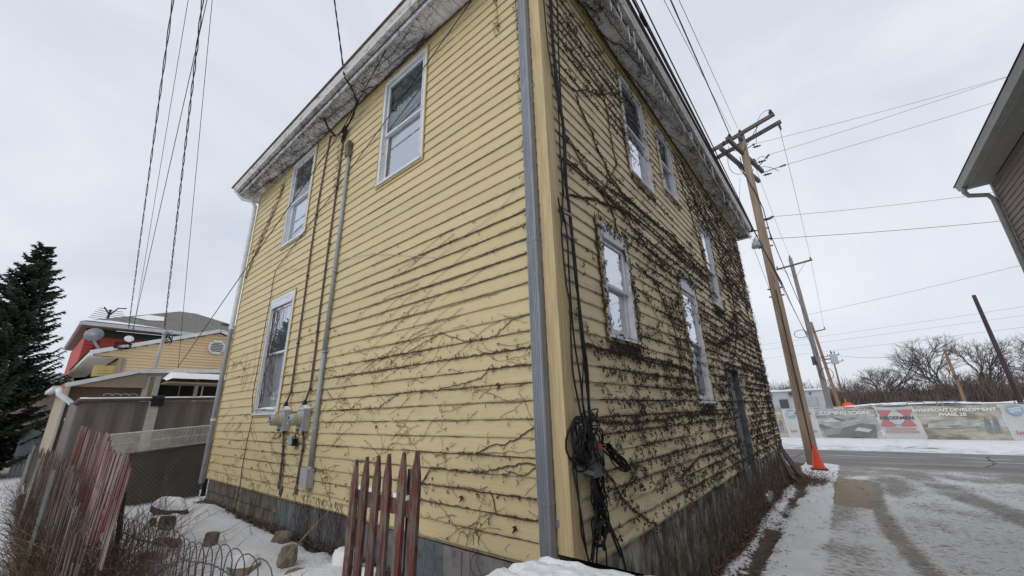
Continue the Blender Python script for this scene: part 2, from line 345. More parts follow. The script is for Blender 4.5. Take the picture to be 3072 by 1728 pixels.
def smooth01(x): x = max(0.0, min(1.0, x)); return x*x*(3-2*x)
def fbm(x, y, z=0.0, o=4): return mnoise.fractal(Vector((x, y, z)), 1.0, 2.0, o)
def sagline(a, b, sag, n=24, ext=0.0):
    a = Vector(a); b = Vector(b); o = []
    for i in range(n+1):
        t = -ext + (1+ext)*i/n
        p = a.lerp(b, t); p.z -= sag*4*t*(1-t); o.append(p)
    return o
def text_obj(name, body, size, loc, rot, material, parent, align='CENTER', bold=0.0, sx=1.0, extr=0.001):
    cu = bpy.data.curves.new(name, 'FONT'); cu.body = body; cu.size = size; cu.align_x = align; cu.align_y = 'CENTER'
    cu.offset = bold; cu.extrude = extr
    t = bpy.data.objects.new('tmp_text', cu); COL.objects.link(t)
    bpy.context.view_layer.update()
    dg = bpy.context.evaluated_depsgraph_get()
    me = bpy.data.meshes.new_from_object(t.evaluated_get(dg)); me.name = name
    bpy.data.objects.remove(t)
    R = rot.to_matrix().to_4x4() if hasattr(rot, 'to_matrix') else rot
    me.transform(R @ Matrix.Diagonal((sx, 1, 1, 1)))
    me.materials.clear(); me.materials.append(material)
    o = bpy.data.objects.new(name, me); COL.objects.link(o); o.parent = parent
    o.location = Vector(loc) - things_origin(parent)
    return o
# ------------------------------------------------------------------ ground
LOW, YARD = -0.85, -0.47
def gbase(x, y):
    up = smooth01((-0.35 - x)/1.3) * (1 - smooth01((y-5)/6.0))
    return LOW + (YARD-LOW)*up
def seg_d(x, y, pts):
    best = 9e9
    for (x0, y0), (x1, y1) in zip(pts, pts[1:]):
        dx, dy = x1-x0, y1-y0
        t = max(0, min(1, ((x-x0)*dx+(y-y0)*dy)/(dx*dx+dy*dy)))
        best = min(best, hypot(x-x0-t*dx, y-y0-t*dy))
    return best
STRIP = [(0.42, 2.0), (0.40, 5.0), (0.46, 8.9), (0.35, 11.5)]
TRACK1 = [(2.35, 2.5), (2.08, 4.4), (1.86, 6.2), (1.78, 8.2), (1.75, 11.5)]
TRACK2 = [(4.5, 5.0), (3.75, 8.0), (3.25, 10.2), (2.7, 13.4)]
def masks(x, y):
    """snow cover, leaf litter, paved"""
    n = fbm(x*1.1, y*1.1, 3.1)
    n2 = fbm(x*0.5+9, y*0.5, 7.0, 3)
    cover, dirt, pav = 0.93, 0.0, 0.0
    if y > 15.2:
        cover = 0.80+n*0.1
        if 20.6 < y < 28.6:
            cover = 0.78 + 0.25*n - 0.5*smooth01((21.6-y)/0.9) - 0.25*smooth01((y-27.9)/0.6)
            dirt = 0.5*smooth01((21.8-y)/1.0)
        return cover, dirt, 0.0
    if x > -0.2 and y > -8:
        # alley and drive
        pav = smooth01((x-1.02-0.05*n)/0.10)
        if y > 0 and x < 1.0:
            d = seg_d(x, y, STRIP) + 0.10*fbm(x*2.5, y*1.6, 21, 3)
            cover = 0.86
            cover -= 0.80*smooth01(1-(d-0.02)/0.16) * (0.75+0.7*n2)
            wallside = smooth01((0.26+0.10*n2-x)/0.22)
            cover -= 0.75*wallside; dirt += 0.95*smooth01((0.34-x)/0.2)
            dirt += 0.35*smooth01(1-d/0.2)*(0.5+n)
            cover -= 0.55*smooth01(1-hypot((x-0.25)/0.9, (y-10.9)/1.5)); dirt += 0.9*smooth01(1-hypot((x-0.2)/0.8, (y-10.7)/1.2))
            cover -= 0.45*smooth01(1-hypot((x-0.85)/0.5, (y-11.2)/1.3))*(0.6+n)
            cover -= 0.30*smooth01(1-hypot((x-1.03)/0.10, (y-8.9)/2.6))
        if pav > 0:
            c = 0.68 + 0.24*n
            c -= 0.70*smooth01(1-(hypot((x-1.42+.15*n)/0.60, (y-10.3+n)/2.9)-0.6)/0.3)*(0.85+0.5*n2)      # bare brown slab
            c -= 0.50*smooth01(1-(hypot((x-2.15)/0.60, (y-11.2)/2.2)-0.35)/0.65)*(0.75+n)
            d1 = seg_d(x, y, TRACK1); c -= 0.42*smooth01(1-(d1-0.06)/0.12)
            d2 = seg_d(x, y, TRACK2); c -= 0.38*smooth01(1-(d2-0.12)/0.3)
            c += 0.12*smooth01(1-abs(d1-0.24)/0.16)
            c -= 0.45*smooth01((y-11.6)/2.6) * (0.7+0.9*n2)
            c -= 0.20*smooth01((1.7-x)/0.6)*smooth01((y-4)/3)
            c += 0.15*smooth01(1-hypot((x-3.0)/0.9, (y-5.6)/3.2)); c += 0.25*smooth01(1-hypot((x-2.9)/0.7, (y-12.4)/1.1)); c += 0.10*fbm(x*4, y*1.2, 5.5, 3)
            cover = cover*(1-pav)+c*pav
    else:
        # yard: thin snow with straw showing, leaves along the wall
        cover = 0.90+0.06*n
        if y < 0.06 and -9 < x < 0.1:
            w = smooth01((y+0.17+0.14*n)/0.16)
            cover -= 0.6*w; dirt += 0.6*w
        if abs(y+2.15) < 0.9 and x < -1:
            w = smooth01(1-abs(y+2.2)/0.36)
            cover -= 0.85*w; dirt += 0.55*w
    return cover, dirt, pav

def axis_vals(lo, hi, dlo, dhi, d, grow=1.25, far=60):
    v = []
    t = dlo
    while t < dhi: v.append(t); t += d
    v.append(dhi)
    s = d; t = dhi
    while t < hi: s = min(s*grow, far); t += s; v.append(min(t, hi))
    s = d; t = dlo; lo_ = []
    while t > lo: s = min(s*grow, far); t -= s; lo_.append(max(t, lo))
    return lo_[::-1]+v
xs = axis_vals(-500, 500, -10.5, 4.6, 0.075)
ys = axis_vals(-300, 900, -3.2, 14.5, 0.085)
verts, cov, drt, pv, tn = [], [], [], [], []
for yy in ys:
    for xx in xs:
        z = gbase(xx, yy)
        near = -14 < xx < 9 and -9 < yy < 24
        c_, d_, p_ = masks(xx, yy) if near or yy > 15 else (0.9, 0.0, 0.0)
        if near:
            a = fbm(xx*0.9, yy*0.9, 1.0, 3)*0.035 + fbm(xx*5, yy*5, 2.0, 3)*0.012
            flat = 1-0.75*p_
            z += a*flat + 0.010*fbm(xx*16, yy*16, 6.0, 2)*flat + 0.035*smooth01((c_-0.35)/0.4)*(1-0.7*p_)
            if d_ > 0: z += 0.03*d_*abs(fbm(xx*9, yy*9, 4.0, 2))
            z += 0.22*smooth01(1-hypot((xx-0.25)/0.5, (yy-11.0)/1.0))*0.6
            for (mx_, my_, mr, mh) in ((-7.4, -0.5, 0.75, 0.17), (-3.9, -0.75, 0.6, 0.12), (-2.5, -0.55, 0.8, 0.16), (-5.6, -1.1, 0.7, 0.10)):
                z += mh*smooth01(1-hypot(xx-mx_, yy-my_)/mr)
        if yy > 15.0 and yy < 21.0: z = LOW-0.06
        if yy > 21 and yy < 29: z = LOW + 0.05+0.03*fbm(xx*0.8, yy*0.8, 0, 3)
        if yy > 30: z = LOW + 0.15 + 0.35*smooth01((yy-30)/25)
        verts.append((xx, yy, z)); cov.append(c_); drt.append(d_); pv.append(p_)
        tn.append(smooth01(1-(hypot((xx-1.40+.12*fbm(xx, yy, 1))/0.50, (yy-10.3)/2.7)-0.6)/0.35) if near else 0.0)
nx = len(xs)
faces = [(j*nx+i, j*nx+i+1, (j+1)*nx+i+1, (j+1)*nx+i) for j in range(len(ys)-1) for i in range(nx-1)]
me = bpy.data.meshes.new('snowy_ground'); me.from_pydata(verts, [], faces)
for nm, arr in (('cover', cov), ('dirt', drt), ('paved', pv), ('tan', tn)):
    at = me.attributes.new(nm, 'FLOAT', 'POINT'); at.data.foreach_set('value', arr)
me.polygons.foreach_set('use_smooth', [True]*len(me.polygons))
ground = bpy.data.objects.new('ground', me); COL.objects.link(ground); ground['kind'] = 'structure'

def ground_mat():
    m = bpy.data.materials.new('snow_over_soil_and_paving'); m.use_nodes = True
    N, Lk = m.node_tree.nodes, m.node_tree.links
    b = N['Principled BSDF']; b.inputs['Specular IOR Level'].default_value = 0.25
    g = N.new('ShaderNodeNewGeometry')
    def noise(scale, detail=6, rough=0.6):
        mp_ = N.new('ShaderNodeMapping'); mp_.inputs['Scale'].default_value = scale
        Lk.new(g.outputs['Position'], mp_.inputs['Vector'])
        n = N.new('ShaderNodeTexNoise'); n.inputs['Scale'].default_value = 1; n.inputs['Detail'].default_value = detail; n.inputs['Roughness'].default_value = rough
        Lk.new(mp_.outputs['Vector'], n.inputs['Vector']); return n.outputs['Fac']
    def attr(n):
        a = N.new('ShaderNodeAttribute'); a.attribute_name = n; return a.outputs['Fac']
    def math_(op, a, b_=None, clamp=False):
        x = N.new('ShaderNodeMath'); x.operation = op; x.use_clamp = clamp
        for i, v in enumerate((a, b_)):
            if v is None: continue
            if isinstance(v, (int, float)): x.inputs[i].default_value = v
            else: Lk.new(v, x.inputs[i])
        return x.outputs['Value']
    def rng(v, lo, hi, a=0, b_=1):
        r = N.new('ShaderNodeMapRange'); r.interpolation_type = 'SMOOTHSTEP'
        r.inputs['From Min'].default_value = lo; r.inputs['From Max'].default_value = hi
        r.inputs['To Min'].default_value = a; r.inputs['To Max'].default_value = b_
        Lk.new(v, r.inputs['Value']); return r.outputs['Result']
    def mix(f, c1, c2):
        x = N.new('ShaderNodeMixRGB')
        if isinstance(f, (int, float)): x.inputs['Fac'].default_value = f
        else: Lk.new(f, x.inputs['Fac'])
        for i, c in (('Color1', c1), ('Color2', c2)):
            if isinstance(c, tuple): x.inputs[i].default_value = V3(c)
            else: Lk.new(c, x.inputs[i])
        return x.outputs['Color']
    nA = noise((13, 13, 13), 8, 0.72); nB = noise((2.2, 2.2, 2.2), 6, 0.6); nC = noise((48, 48, 48), 4, 0.6); nS = noise((5, 15, 8), 6, 0.7)
    soil = mix(rng(nA, 0.38, 0.62), (0.060, 0.042, 0.030), (0.145, 0.115, 0.075))
    litter = mix(rng(nC, 0.4, 0.6), (0.05, 0.028, 0.018), (0.135, 0.062, 0.035))
    soil = mix(attr('dirt'), soil, litter)
    pave = mix(rng(nA, 0.35, 0.65), (0.24, 0.235, 0.225), (0.32, 0.31, 0.295))
    brown = mix(rng(nB, 0.40, 0.60), (0.33, 0.275, 0.21), (0.25, 0.24, 0.225))
    pave = mix(rng(nB, 0.3, 0.62), pave, brown)
    tanc = mix(rng(nA, 0.35, 0.65), (0.36, 0.285, 0.20), (0.30, 0.235, 0.165))
    pave = mix(attr('tan'), pave, tanc)
    base = mix(attr('paved'), soil, pave)
    # crusted, trampled snow: two noises break up the edge
    br = math_('MULTIPLY', math_('SUBTRACT', nA, 0.5), 1.35)
    br2 = math_('MULTIPLY', math_('SUBTRACT', nS, 0.5), 0.9)
    br3 = math_('MULTIPLY', math_('SUBTRACT', nC, 0.5), 0.5)
    f = math_('ADD', math_('ADD', math_('ADD', attr('cover'), br), br2), br3)
    onp = attr('paved')
    hard = rng(f, 0.46, 0.56); softm = rng(f, 0.28, 0.86, 0.0, 0.95)
    fm = N.new('ShaderNodeMix'); fm.data_type = 'FLOAT'
    Lk.new(onp, fm.inputs['Factor']); Lk.new(hard, fm.inputs[2]); Lk.new(softm, fm.inputs[3])
    snowc = mix(rng(nB, 0.35, 0.7), (0.82, 0.835, 0.855), (0.73, 0.745, 0.77))
    grey_snow = mix(rng(nA, 0.3, 0.7), (0.68, 0.685, 0.685), (0.80, 0.805, 0.805))
    snowc = mix(math_('MULTIPLY', onp, 0.8), snowc, grey_snow)
    Lk.new(mix(fm.outputs[0], base, snowc), b.inputs['Base Color'])
    b.inputs['Roughness'].default_value = 0.75
    bp = N.new('ShaderNodeBump'); bp.inputs['Strength'].default_value = 1.0; bp.inputs['Distance'].default_value = 0.02
    Lk.new(f, bp.inputs['Height']); Lk.new(bp.outputs['Normal'], b.inputs['Normal'])
    return m
me.materials.append(ground_mat())

# road across the end of the alley
def road_mat():
    m = bpy.data.materials.new('salted_asphalt'); m.use_nodes = True
    N, Lk = m.node_tree.nodes, m.node_tree.links
    b = N['Principled BSDF']; b.inputs['Roughness'].default_value = 0.8; b.inputs['Specular IOR Level'].default_value = 0.3
    g = N.new('ShaderNodeNewGeometry')
    def noise(scale, d=6):
        mp_ = N.new('ShaderNodeMapping'); mp_.inputs['Scale'].default_value = scale
        Lk.new(g.outputs['Position'], mp_.inputs['Vector'])
        n = N.new('ShaderNodeTexNoise'); n.inputs['Scale'].default_value = 1; n.inputs['Detail'].default_value = d
        Lk.new(mp_.outputs['Vector'], n.inputs['Vector']); return n.outputs['Fac']
    def rng(v, lo, hi):
        r = N.new('ShaderNodeMapRange'); r.inputs['From Min'].default_value = lo; r.inputs['From Max'].default_value = hi
        Lk.new(v, r.inputs['Value']); return r.outputs['Result']
    def mix(f, c1, c2):
        x = N.new('ShaderNodeMixRGB'); Lk.new(f, x.inputs['Fac'])
        for i, c in (('Color1', c1), ('Color2', c2)):
            if isinstance(c, tuple): x.inputs[i].default_value = V3(c)
            else: Lk.new(c, x.inputs[i])
        return x.outputs['Color']
    c = mix(rng(noise((0.25, 3.2, 1)), 0.35, 0.65), (0.185, 0.18, 0.172), (0.245, 0.238, 0.228))
    c = mix(rng(noise((30, 30, 30), 3), 0.2, 0.8), c, (0.145, 0.14, 0.138))
    c = mix(rng(noise((0.35, 5.5, 1), 8), 0.60, 0.66), c, (0.58, 0.58, 0.58))
    c = mix(rng(noise((0.12, 0.9, 1), 3), 0.56, 0.70), c, (0.27, 0.235, 0.195))
    Lk.new(c, b.inputs['Base Color'])
    return m
rb = MB()
N_ = 60
for i in range(N_):
    x0 = -60+160*i/N_; x1 = -60+160*(i+1)/N_
    def yn(x): return 15.0 + 0.25*fbm(x*0.4, 0, 0, 3)
    def yf(x): return 20.9 + 0.2*fbm(x*0.4, 5, 0, 3)
    for k in range(6):
        t0, t1 = k/6, (k+1)/6
        rb.quad((x0, yn(x0)+(yf(x0)-yn(x0))*t0, LOW-0.02), (x1, yn(x1)+(yf(x1)-yn(x1))*t0, LOW-0.02),
                (x1, yn(x1)+(yf(x1)-yn(x1))*t1, LOW-0.02), (x0, yn(x0)+(yf(x0)-yn(x0))*t1, LOW-0.02))
road = rb.build('road', road_mat()); road['kind'] = 'structure'
# tar-filled cracks in the road
cb = MB()
for pts in ([(-0.4, 16.6), (-0.2, 17.8), (-0.25, 19.5)], [(4.6, 16.4), (5.0, 17.6), (5.0, 18.6), (5.3, 20.2)], [(3.0, 16.2), (6.5, 16.0), (9, 16.3)]):
    p3 = []
    for (a0, b0), (a1, b1) in zip(pts, pts[1:]):
        for k in range(6):
            t = k/6; p3.append((a0+(a1-a0)*t+random.uniform(-.04, .04), b0+(b1-b0)*t+random.uniform(-.04, .04)))
    for (a0, b0), (a1, b1) in zip(p3, p3[1:]):
        d = Vector((a1-a0, b1-b0)).normalized()*0.022; nrm = Vector((-d.y, d.x))
        cb.quad((a0-nrm.x, b0-nrm.y, LOW-0.016), (a1-nrm.x, b1-nrm.y, LOW-0.016), (a1+nrm.x, b1+nrm.y, LOW-0.016), (a0+nrm.x, b0+nrm.y, LOW-0.016))
cr = cb.build('road_crack', MT['black_rubber']); cr['kind'] = 'structure'
# ploughed snow ridge beyond the road
sb = MB()
def ridge(y0, w, h, xa, xb, seed, step=0.3):
    rows = 7; n = int((xb-xa)/step)
    P = []
    for i in range(n+1):
        x = xa+i*step
        for k in range(rows):
            t = k/(rows-1)
            hh = h*sin(pi*t)*(0.65+0.7*fbm(x*0.5, seed, t, 3)) + 0.04*fbm(x*4, t*4, seed, 2)*sin(pi*t)
            P.append((x, y0+w*(t-0.5)+0.12*fbm(x*0.7, seed+3, 0, 3), LOW-0.03+max(0, hh)))
    sb.faces(P, [(i*rows+k, (i+1)*rows+k, (i+1)*rows+k+1, i*rows+k+1) for i in range(n) for k in range(rows-1)])
ridge(21.4, 1.3, 0.17, -14, 30, 1)
ridge(22.9, 1.6, 0.12, -14, 30, 5)
MT['plough'] = mat('dirty_ploughed_snow', (0.74, 0.76, 0.79), (0.60, 0.60, 0.60), (3, 3, 3), 0.9, 0.4, spots=(0.17, 0.14, 0.12), stretch2=(1.2, 9, 9), spot_lo=0.53, spot_hi=0.66)
rd = sb.build('ploughed_snow', MT['plough'], smooth=True); rd['kind'] = 'structure'
# snow field and long berm behind the banner fence
bb = MB()
P = []; n = 70; rows = 8
for i in range(n+1):
    x = -30+100*i/n
    for k in range(rows):
        t = k/(rows-1)
        P.append((x, 36+9*t, LOW+0.1+(1.58 + 0.014*(x) + 0.18*fbm(x*0.25, 2, 0, 3))*smooth01(min(1, t*2.2))*(1-0.15*smooth01((t-0.6)/0.4))))
bb.faces(P, [(i*rows+k, (i+1)*rows+k, (i+1)*rows+k+1, i*rows+k+1) for i in range(n) for k in range(rows-1)])
bm_ = bb.build('snow_berm', MT['snow'], smooth=True); bm_['kind'] = 'structure'
# ------------------------------------------------------------------ yellow house
E_ = 0.15                    # board exposure
XL, YF, ZS = -8.68, 11.40, 6.56
ROWS = 44
house = thing('yellow_house', 'two-storey yellow clapboard house with white eaves, overgrown with bare brown vines', 'house', (0, 0, 0))

WIN_L = [  # x0, x1, z0, z1 (outer casing)
    (-3.10, -1.99, 4.42, 6.42), (-6.66, -5.56, 4.46, 6.50), (-6.66, -5.56, 1.17, 3.36)]
WIN_R = [(2.19, 3.20, 4.42, 6.34), (3.78, 4.66, 4.88, 6.34), (6.01, 6.93, 3.16, 5.12),
         (0.90, 1.68, 1.80, 3.16), (3.70, 4.66, 1.15, 3.26)]
DOOR_R = (5.96, 7.12, -0.85, 1.90)

def board_profile(zlo, zhi, k):
    """list of (offset, z) front points for board row k clipped to zlo..zhi"""
    z0 = k*E_
    def off(z): t = (z-z0)/E_; return 0.020*(1-t)+0.004*t
    return off(zlo), off(zhi)
def add_board(b, side, a0, a1, zlo, zhi, k):
    ob, ot = board_profile(zlo, zhi, k)
    tk = 0.004
    if side == 'L':
        P = [(a0, 0.004, zlo), (a1, 0.004, zlo), (a1, -ob, zlo), (a0, -ob, zlo), (a0, 0.004, zhi), (a1, 0.004, zhi), (a1, -ot, zhi), (a0, -ot, zhi)]
    else:
        P = [(-0.004, a0, zlo), (-0.004, a1, zlo), (ob, a1, zlo), (ob, a0, zlo), (-0.004, a0, zhi), (-0.004, a1, zhi), (ot, a1, zhi), (ot, a0, zhi)]
    F = [(0,1,2,3),(7,6,5,4),(3,2,6,7),(0,3,7,4),(1,5,6,2)]
    if side == 'L': F = [tuple(reversed(f)) for f in F]
    b.faces(P, F)
RJ = random.Random(19)
def boards(side, a_lo, a_hi, holes, material, rows, zshift=0.0):
    for k in range(rows):
        z0, z1 = k*E_, (k+1)*E_
        cuts = [(h[0], h[1], h[2], h[3]) for h in holes if h[2] < z1-1e-4 and h[3] > z0+1e-4]
        cuts.sort()
        segs = []; cur = a_lo
        for (h0, h1, hz0, hz1) in cuts:
            segs.append((cur, h0, z0, z1))
            if hz0 > z0+0.004: segs.append((h0, h1, z0, hz0))
            if hz1 < z1-0.004: segs.append((h0, h1, hz1, z1))
            cur = h1
        segs.append((cur, a_hi, z0, z1))
        cut = []
        for (a0, a1, za, zb) in segs:      # butt joints between lengths of siding
            if a1-a0 > 3.0 and RJ.random() < 0.55:
                j = a0+(a1-a0)*RJ.uniform(0.3, 0.7); cut += [(a0, j-0.0012, za, zb), (j+0.0012, a1, za, zb)]
            else: cut.append((a0, a1, za, zb))
        for (a0, a1, za, zb) in cut:
            if a1-a0 < 0.02: continue
            # long runs are lapped from shorter lengths of siding
            rel0, rel1 = za-z0, zb-z0
            L = a1-a0
            key = ('board', side, round(L, 3), round(rel0, 3), round(rel1, 3), round(a0, 2) if L > 0 else 0)
            def mk(b, side=side, L=L, rel0=rel0, rel1=rel1): add_board(b, side, 0, L, rel0, rel1, 0)
            inst('siding_board', key, mk, material, house, (a0, 0, z0) if side == 'L' else (0, a0, z0))
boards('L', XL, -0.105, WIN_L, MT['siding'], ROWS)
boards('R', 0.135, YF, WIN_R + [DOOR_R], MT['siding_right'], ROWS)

# wall core behind the boards (with window openings), far walls
def wall_core(b, side, a_lo, a_hi, z_lo, z_hi, holes, t=0.14):
    ed = sorted(set([a_lo, a_hi]+[h[0]+0.05 for h in holes]+[h[1]-0.05 for h in holes]))
    for e0, e1 in zip(ed, ed[1:]):
        hs = sorted([(max(z_lo, h[2]+0.05), h[3]-0.05) for h in holes if h[0]+0.05 <= e0+1e-6 and h[1]-0.05 >= e1-1e-6])
        cur = z_lo
        for (h0, h1) in hs+[(z_hi, z_hi)]:
            if h0 > cur+0.01:
                if side == 'L': b.box(e0, e1, 0.006, t, cur, h0)
                else: b.box(-t, -0.006, e0, e1, cur, h0)
            cur = max(cur, h1)
b = MB()
wall_core(b, 'L', XL, -0.15, -0.03, ZS, WIN_L)
wall_core(b, 'R', 0.006, YF, -0.03, ZS, WIN_R+[DOOR_R])
b.box(XL, XL+0.14, 0.15, YF, -0.03, ZS); b.box(XL+0.15, -0.15, YF-0.14, YF, -0.03, ZS)
b.build('wall', MT['siding'], house)
b = MB(); b.box(XL+0.9, -0.9, 0.9, YF-0.9, -0.6, 6.5); b.build('interior', MT['dark'], house)

# corner boards
b = MB(); b.box(-0.105, 0.024, -0.026, 0.135, -0.035, ZS-0.002); b.build('corner_board', MT['post'], house)
b = MB(); b.box(0.001, 0.022, YF, YF+0.03, -0.03, ZS); b.build('corner_board', MT['trim_yellow'], house)
b = MB(); b.box(-0.09, 0.0005, YF+0.001, YF+0.024, -0.03, ZS)
b.build('corner_board', MT['trim_yellow'], house)
b = MB(); b.box(XL-0.03, XL, -0.024, 0.09, -0.03, ZS); b.build('corner_board', MT['trim_yellow'], house)
# frieze at the top of the walls
b = MB(); b.box(0.021, 0.034, 0.136, YF, 6.42, ZS-0.001)
for x0, x1 in ((XL, -6.66), (-5.56, -3.10), (-1.99, -0.106)): b.box(x0, x1, -0.030, -0.021, 6.50, ZS-0.001)
b.build('frieze', MT['trim_yellow'], house)

# foundation: bare block at the far end, blue-grey parging, pale parging near the corner, mossy wall on the alley
b = MB()
b.box(XL+0.02, -0.04, 0.045, 0.3, -1.3, -0.031); b.build('foundation', MT['mortar'], house)
random.seed(3)
for r in range(4):
    z1 = -0.04-r*0.20; x = XL+0.02-(0.2 if r % 2 else 0)
    while x < -5.30:
        x1 = min(x+0.39, -5.30); x0 = max(x, XL+0.02)
        if x1-x0 > 0.06:
            key = ('fb', round(x1-x0, 2))
            w = x1-x0
            inst('foundation_block', key, lambda b, w=w: b.box(0, w-0.012, 0.0, 0.05, 0.0, 0.188), MT['block'], house, (x0, 0.022+random.uniform(0, .006), z1-0.19))
        x += 0.40
b = MB(); b.box(-5.30, -1.42, 0.018, 0.0445, -1.3, -0.045); b.build('foundation_parging', MT['found_blue'], house)
b = MB(); b.box(-1.42, -0.04, 0.02, 0.0445, -1.3, -0.05); b.box(-1.2, -1.17, 0.012, 0.0195, -1.3, -0.06); b.build('foundation_parging', MT['found_pale'], house)
b = MB(); b.box(-5.34, -5.22, 0.008, 0.0175, -1.3, -0.05); b.build('parging_edge', MT['block'], house)
# alley side foundation, bulging towards the far corner
P = []; ny = 150; nz = 12
for i in range(ny+1):
    y = 0.02 + (YF-0.02)*i/ny
    for k in range(nz+1):
        t = k/nz; z = -1.1+(1.07)*t
        o = -0.03 + 0.05*fbm(y*1.3, z*2, 1, 3)*(1-t) + 0.06*fbm(y*5, z*6, 3, 3)*(1-t)
        o += 0.38*smooth01((y-9.9)/1.4)*smooth01(1-(z+1.1)/0.9)
        P.append((o, y, z))
b = MB(); b.faces(P, [(i*(nz+1)+k, (i+1)*(nz+1)+k, (i+1)*(nz+1)+k+1, i*(nz+1)+k+1) for i in range(ny) for k in range(nz)])
P2 = [P[-(nz+1)+k] for k in range(nz+1)]
b.faces(P2+[(-0.4, YF, p[2]) for p in P2], [(k, k+1, nz+2+k, nz+1+k) for k in range(nz)])
b.build('foundation_wall', MT['found_moss'], house, smooth=True)
b = MB(); b.box(-0.4, -0.05, 0.02, YF, -1.3, -0.032); b.build('foundation', MT['mortar'], house)

# eaves: soffit panels, fascia, gutters, hip roof
SO, GO = 0.36, 0.47
def soffit_panel_x(b): 
    b.box(0, 0.296, -SO, -0.012, 0.0, 0.014)
    for xx in (0.095, 0.195): b.box(xx, xx+0.008, -SO, -0.012, -0.009, -0.0005)
    b.box(0.0, 0.014, -SO, -0.012, -0.020, -0.0005)
def soffit_panel_y(b):
    b.box(0.036, SO, 0, 0.296, 0.0, 0.014)
    for yy in (0.095, 0.195): b.box(0.036, SO, yy, yy+0.008, -0.009, -0.0005)
    b.box(0.036, SO, 0.0, 0.014, -0.020, -0.0005)
x = XL-0.40
while x < SO-0.02:
    inst('soffit_panel', 'sofx', soffit_panel_x, MT['soffit'], house, (x, 0, ZS+0.003)); x += 0.30
y = 0.0
while y < YF+0.30:
    inst('soffit_panel', 'sofy', soffit_panel_y, MT['soffit'], house, (0, y, ZS+0.003)); y += 0.30
xa, ya = XL-0.42, -SO
b = MB()
b.box(xa, SO+0.02, ya-0.02, ya, ZS-0.03, ZS+0.22)            # fascia over the yard
b.box(SO, SO+0.02, ya, YF+SO, ZS-0.03, ZS+0.22)              # fascia over the alley
b.box(xa-0.02, xa, ya-0.02, 3.0, ZS-0.03, ZS+0.22)
b.box(SO-3, SO+0.02, YF+SO, YF+SO+0.02, ZS-0.03, ZS+0.22)
b.build('fascia', MT['white'], house)
b = MB(); b.box(-0.2, SO, YF+0.02, YF+SO, ZS+0.003, ZS+0.015); b.box(xa, XL-0.001, 0, 2.5, ZS+0.0185, ZS+0.022); b.build('soffit_return', MT['soffit'], house)
# K-style gutter: profile swept along each eave
prof = [(0.021, 0.01), (0.105, 0.0), (0.112, 0.035), (0.138, 0.08), (0.14, 0.145), (0.125, 0.15), (0.125, 0.135), (0.03, 0.13)]
def gutter(p0, p1, outd, z, label=None):
    b = MB(); p0 = Vector(p0); p1 = Vector(p1); outd = Vector(outd); n = len(prof)
    N_ = 24; V = []
    for i in range(N_+1):
        c = p0.lerp(p1, i/N_)
        for (o, h) in prof:
            q = c+outd*o; V.append((q.x, q.y, z+h+0.006*fbm(q.x*0.8, q.y*0.8, 0, 2)))
    b.faces(V, [(i*n+k, (i+1)*n+k, (i+1)*n+k+1, i*n+k+1) for i in range(N_) for k in range(n-1)])
    for i in (0, N_): b.poly([V[i*n+k] for k in range(n)])
    o = b.build('gutter', MT['gutter'], house); return o
gutter((xa-0.02, ya-0.02, 0), (SO+0.12, ya-0.02, 0), (0, -1, 0), ZS+0.055)
gutter((SO+0.02, ya-0.10, 0), (SO+0.02, YF+SO-0.35, 0), (1, 0, 0), ZS+0.055)
# bead board strip under the gutter (the second white band seen from below)
b = MB(); b.box(xa, SO+0.03, ya-0.035, ya-0.0205, ZS-0.045, ZS+0.02); b.box(SO+0.0205, SO+0.035, ya-0.02, YF+SO, ZS-0.045, ZS+0.02)
b.build('fascia_bead', MT['white'], house)
# drip edge and roof
zr = ZS+0.215
A = (xa-0.10, ya-0.175, zr); B = (SO+0.165, ya-0.175, zr); C = (SO+0.165, YF+SO+0.1, zr); D = (xa-0.1, YF+SO+0.1, zr)
xm = (A[0]+B[0])/2; R1 = (xm, ya+4.3, zr+2.0); R2 = (xm, YF+SO-4.3, zr+2.0)
b = MB(); b.poly([A, B, R1]); b.poly([B, C, R2, R1]); b.poly([C, D, R2]); b.poly([D, A, R1, R2])
b.build('roof', MT['shingle'], house)
b = MB()
for P0, P1 in ((A, B), (B, C), (C, D), (D, A)):
    b.beam((P0[0], P0[1], zr-0.012), (P1[0], P1[1], zr-0.012), 0.03, 0.018)
b.build('drip_edge', MT['rust'], house)

# windows
def rect_frame(b, side, a0, a1, z0, z1, w, o0, o1, wb=None):
    wb = w if wb is None else wb
    def bx(p, q, r, s_):
        if side == 'L': b.box(p, q, -o1, -o0, r, s_)
        else: b.box(o0, o1, p, q, r, s_)
    bx(a0, a0+w, z0, z1); bx(a1-w, a1, z0, z1)
    bx(a0+w+0.0005, a1-w-0.0005, z1-w, z1); bx(a0+w+0.0005, a1-w-0.0005, z0, z0+wb)
def plane_(b, side, a0, a1, z0, z1, o):
    if side == 'L': b.quad((a0, -o, z0), (a1, -o, z0), (a1, -o, z1), (a0, -o, z1))
    else: b.quad((o, a0, z0), (o, a1, z0), (o, a1, z1), (o, a0, z1))
def folds(b, side, a0, a1, z0, z1, o, n=14, amp=0.012):
    for i in range(n*2):
        p0 = a0+(a1-a0)*i/(2*n); p1 = a0+(a1-a0)*(i+1)/(2*n)
        d0 = amp*(1 if i % 2 else -1)*(0.6+0.5*sin(i*1.7)); d1 = amp*(-1 if i % 2 else 1)*(0.6+0.5*sin((i+1)*1.7))
        if side == 'L': b.quad((p0, -o+d0, z0), (p1, -o+d1, z0), (p1, -o+d1, z1), (p0, -o+d0, z1))
        else: b.quad((o+d0, p0, z0), (o+d1, p1, z0), (o+d1, p1, z1), (o+d0, p0, z1))
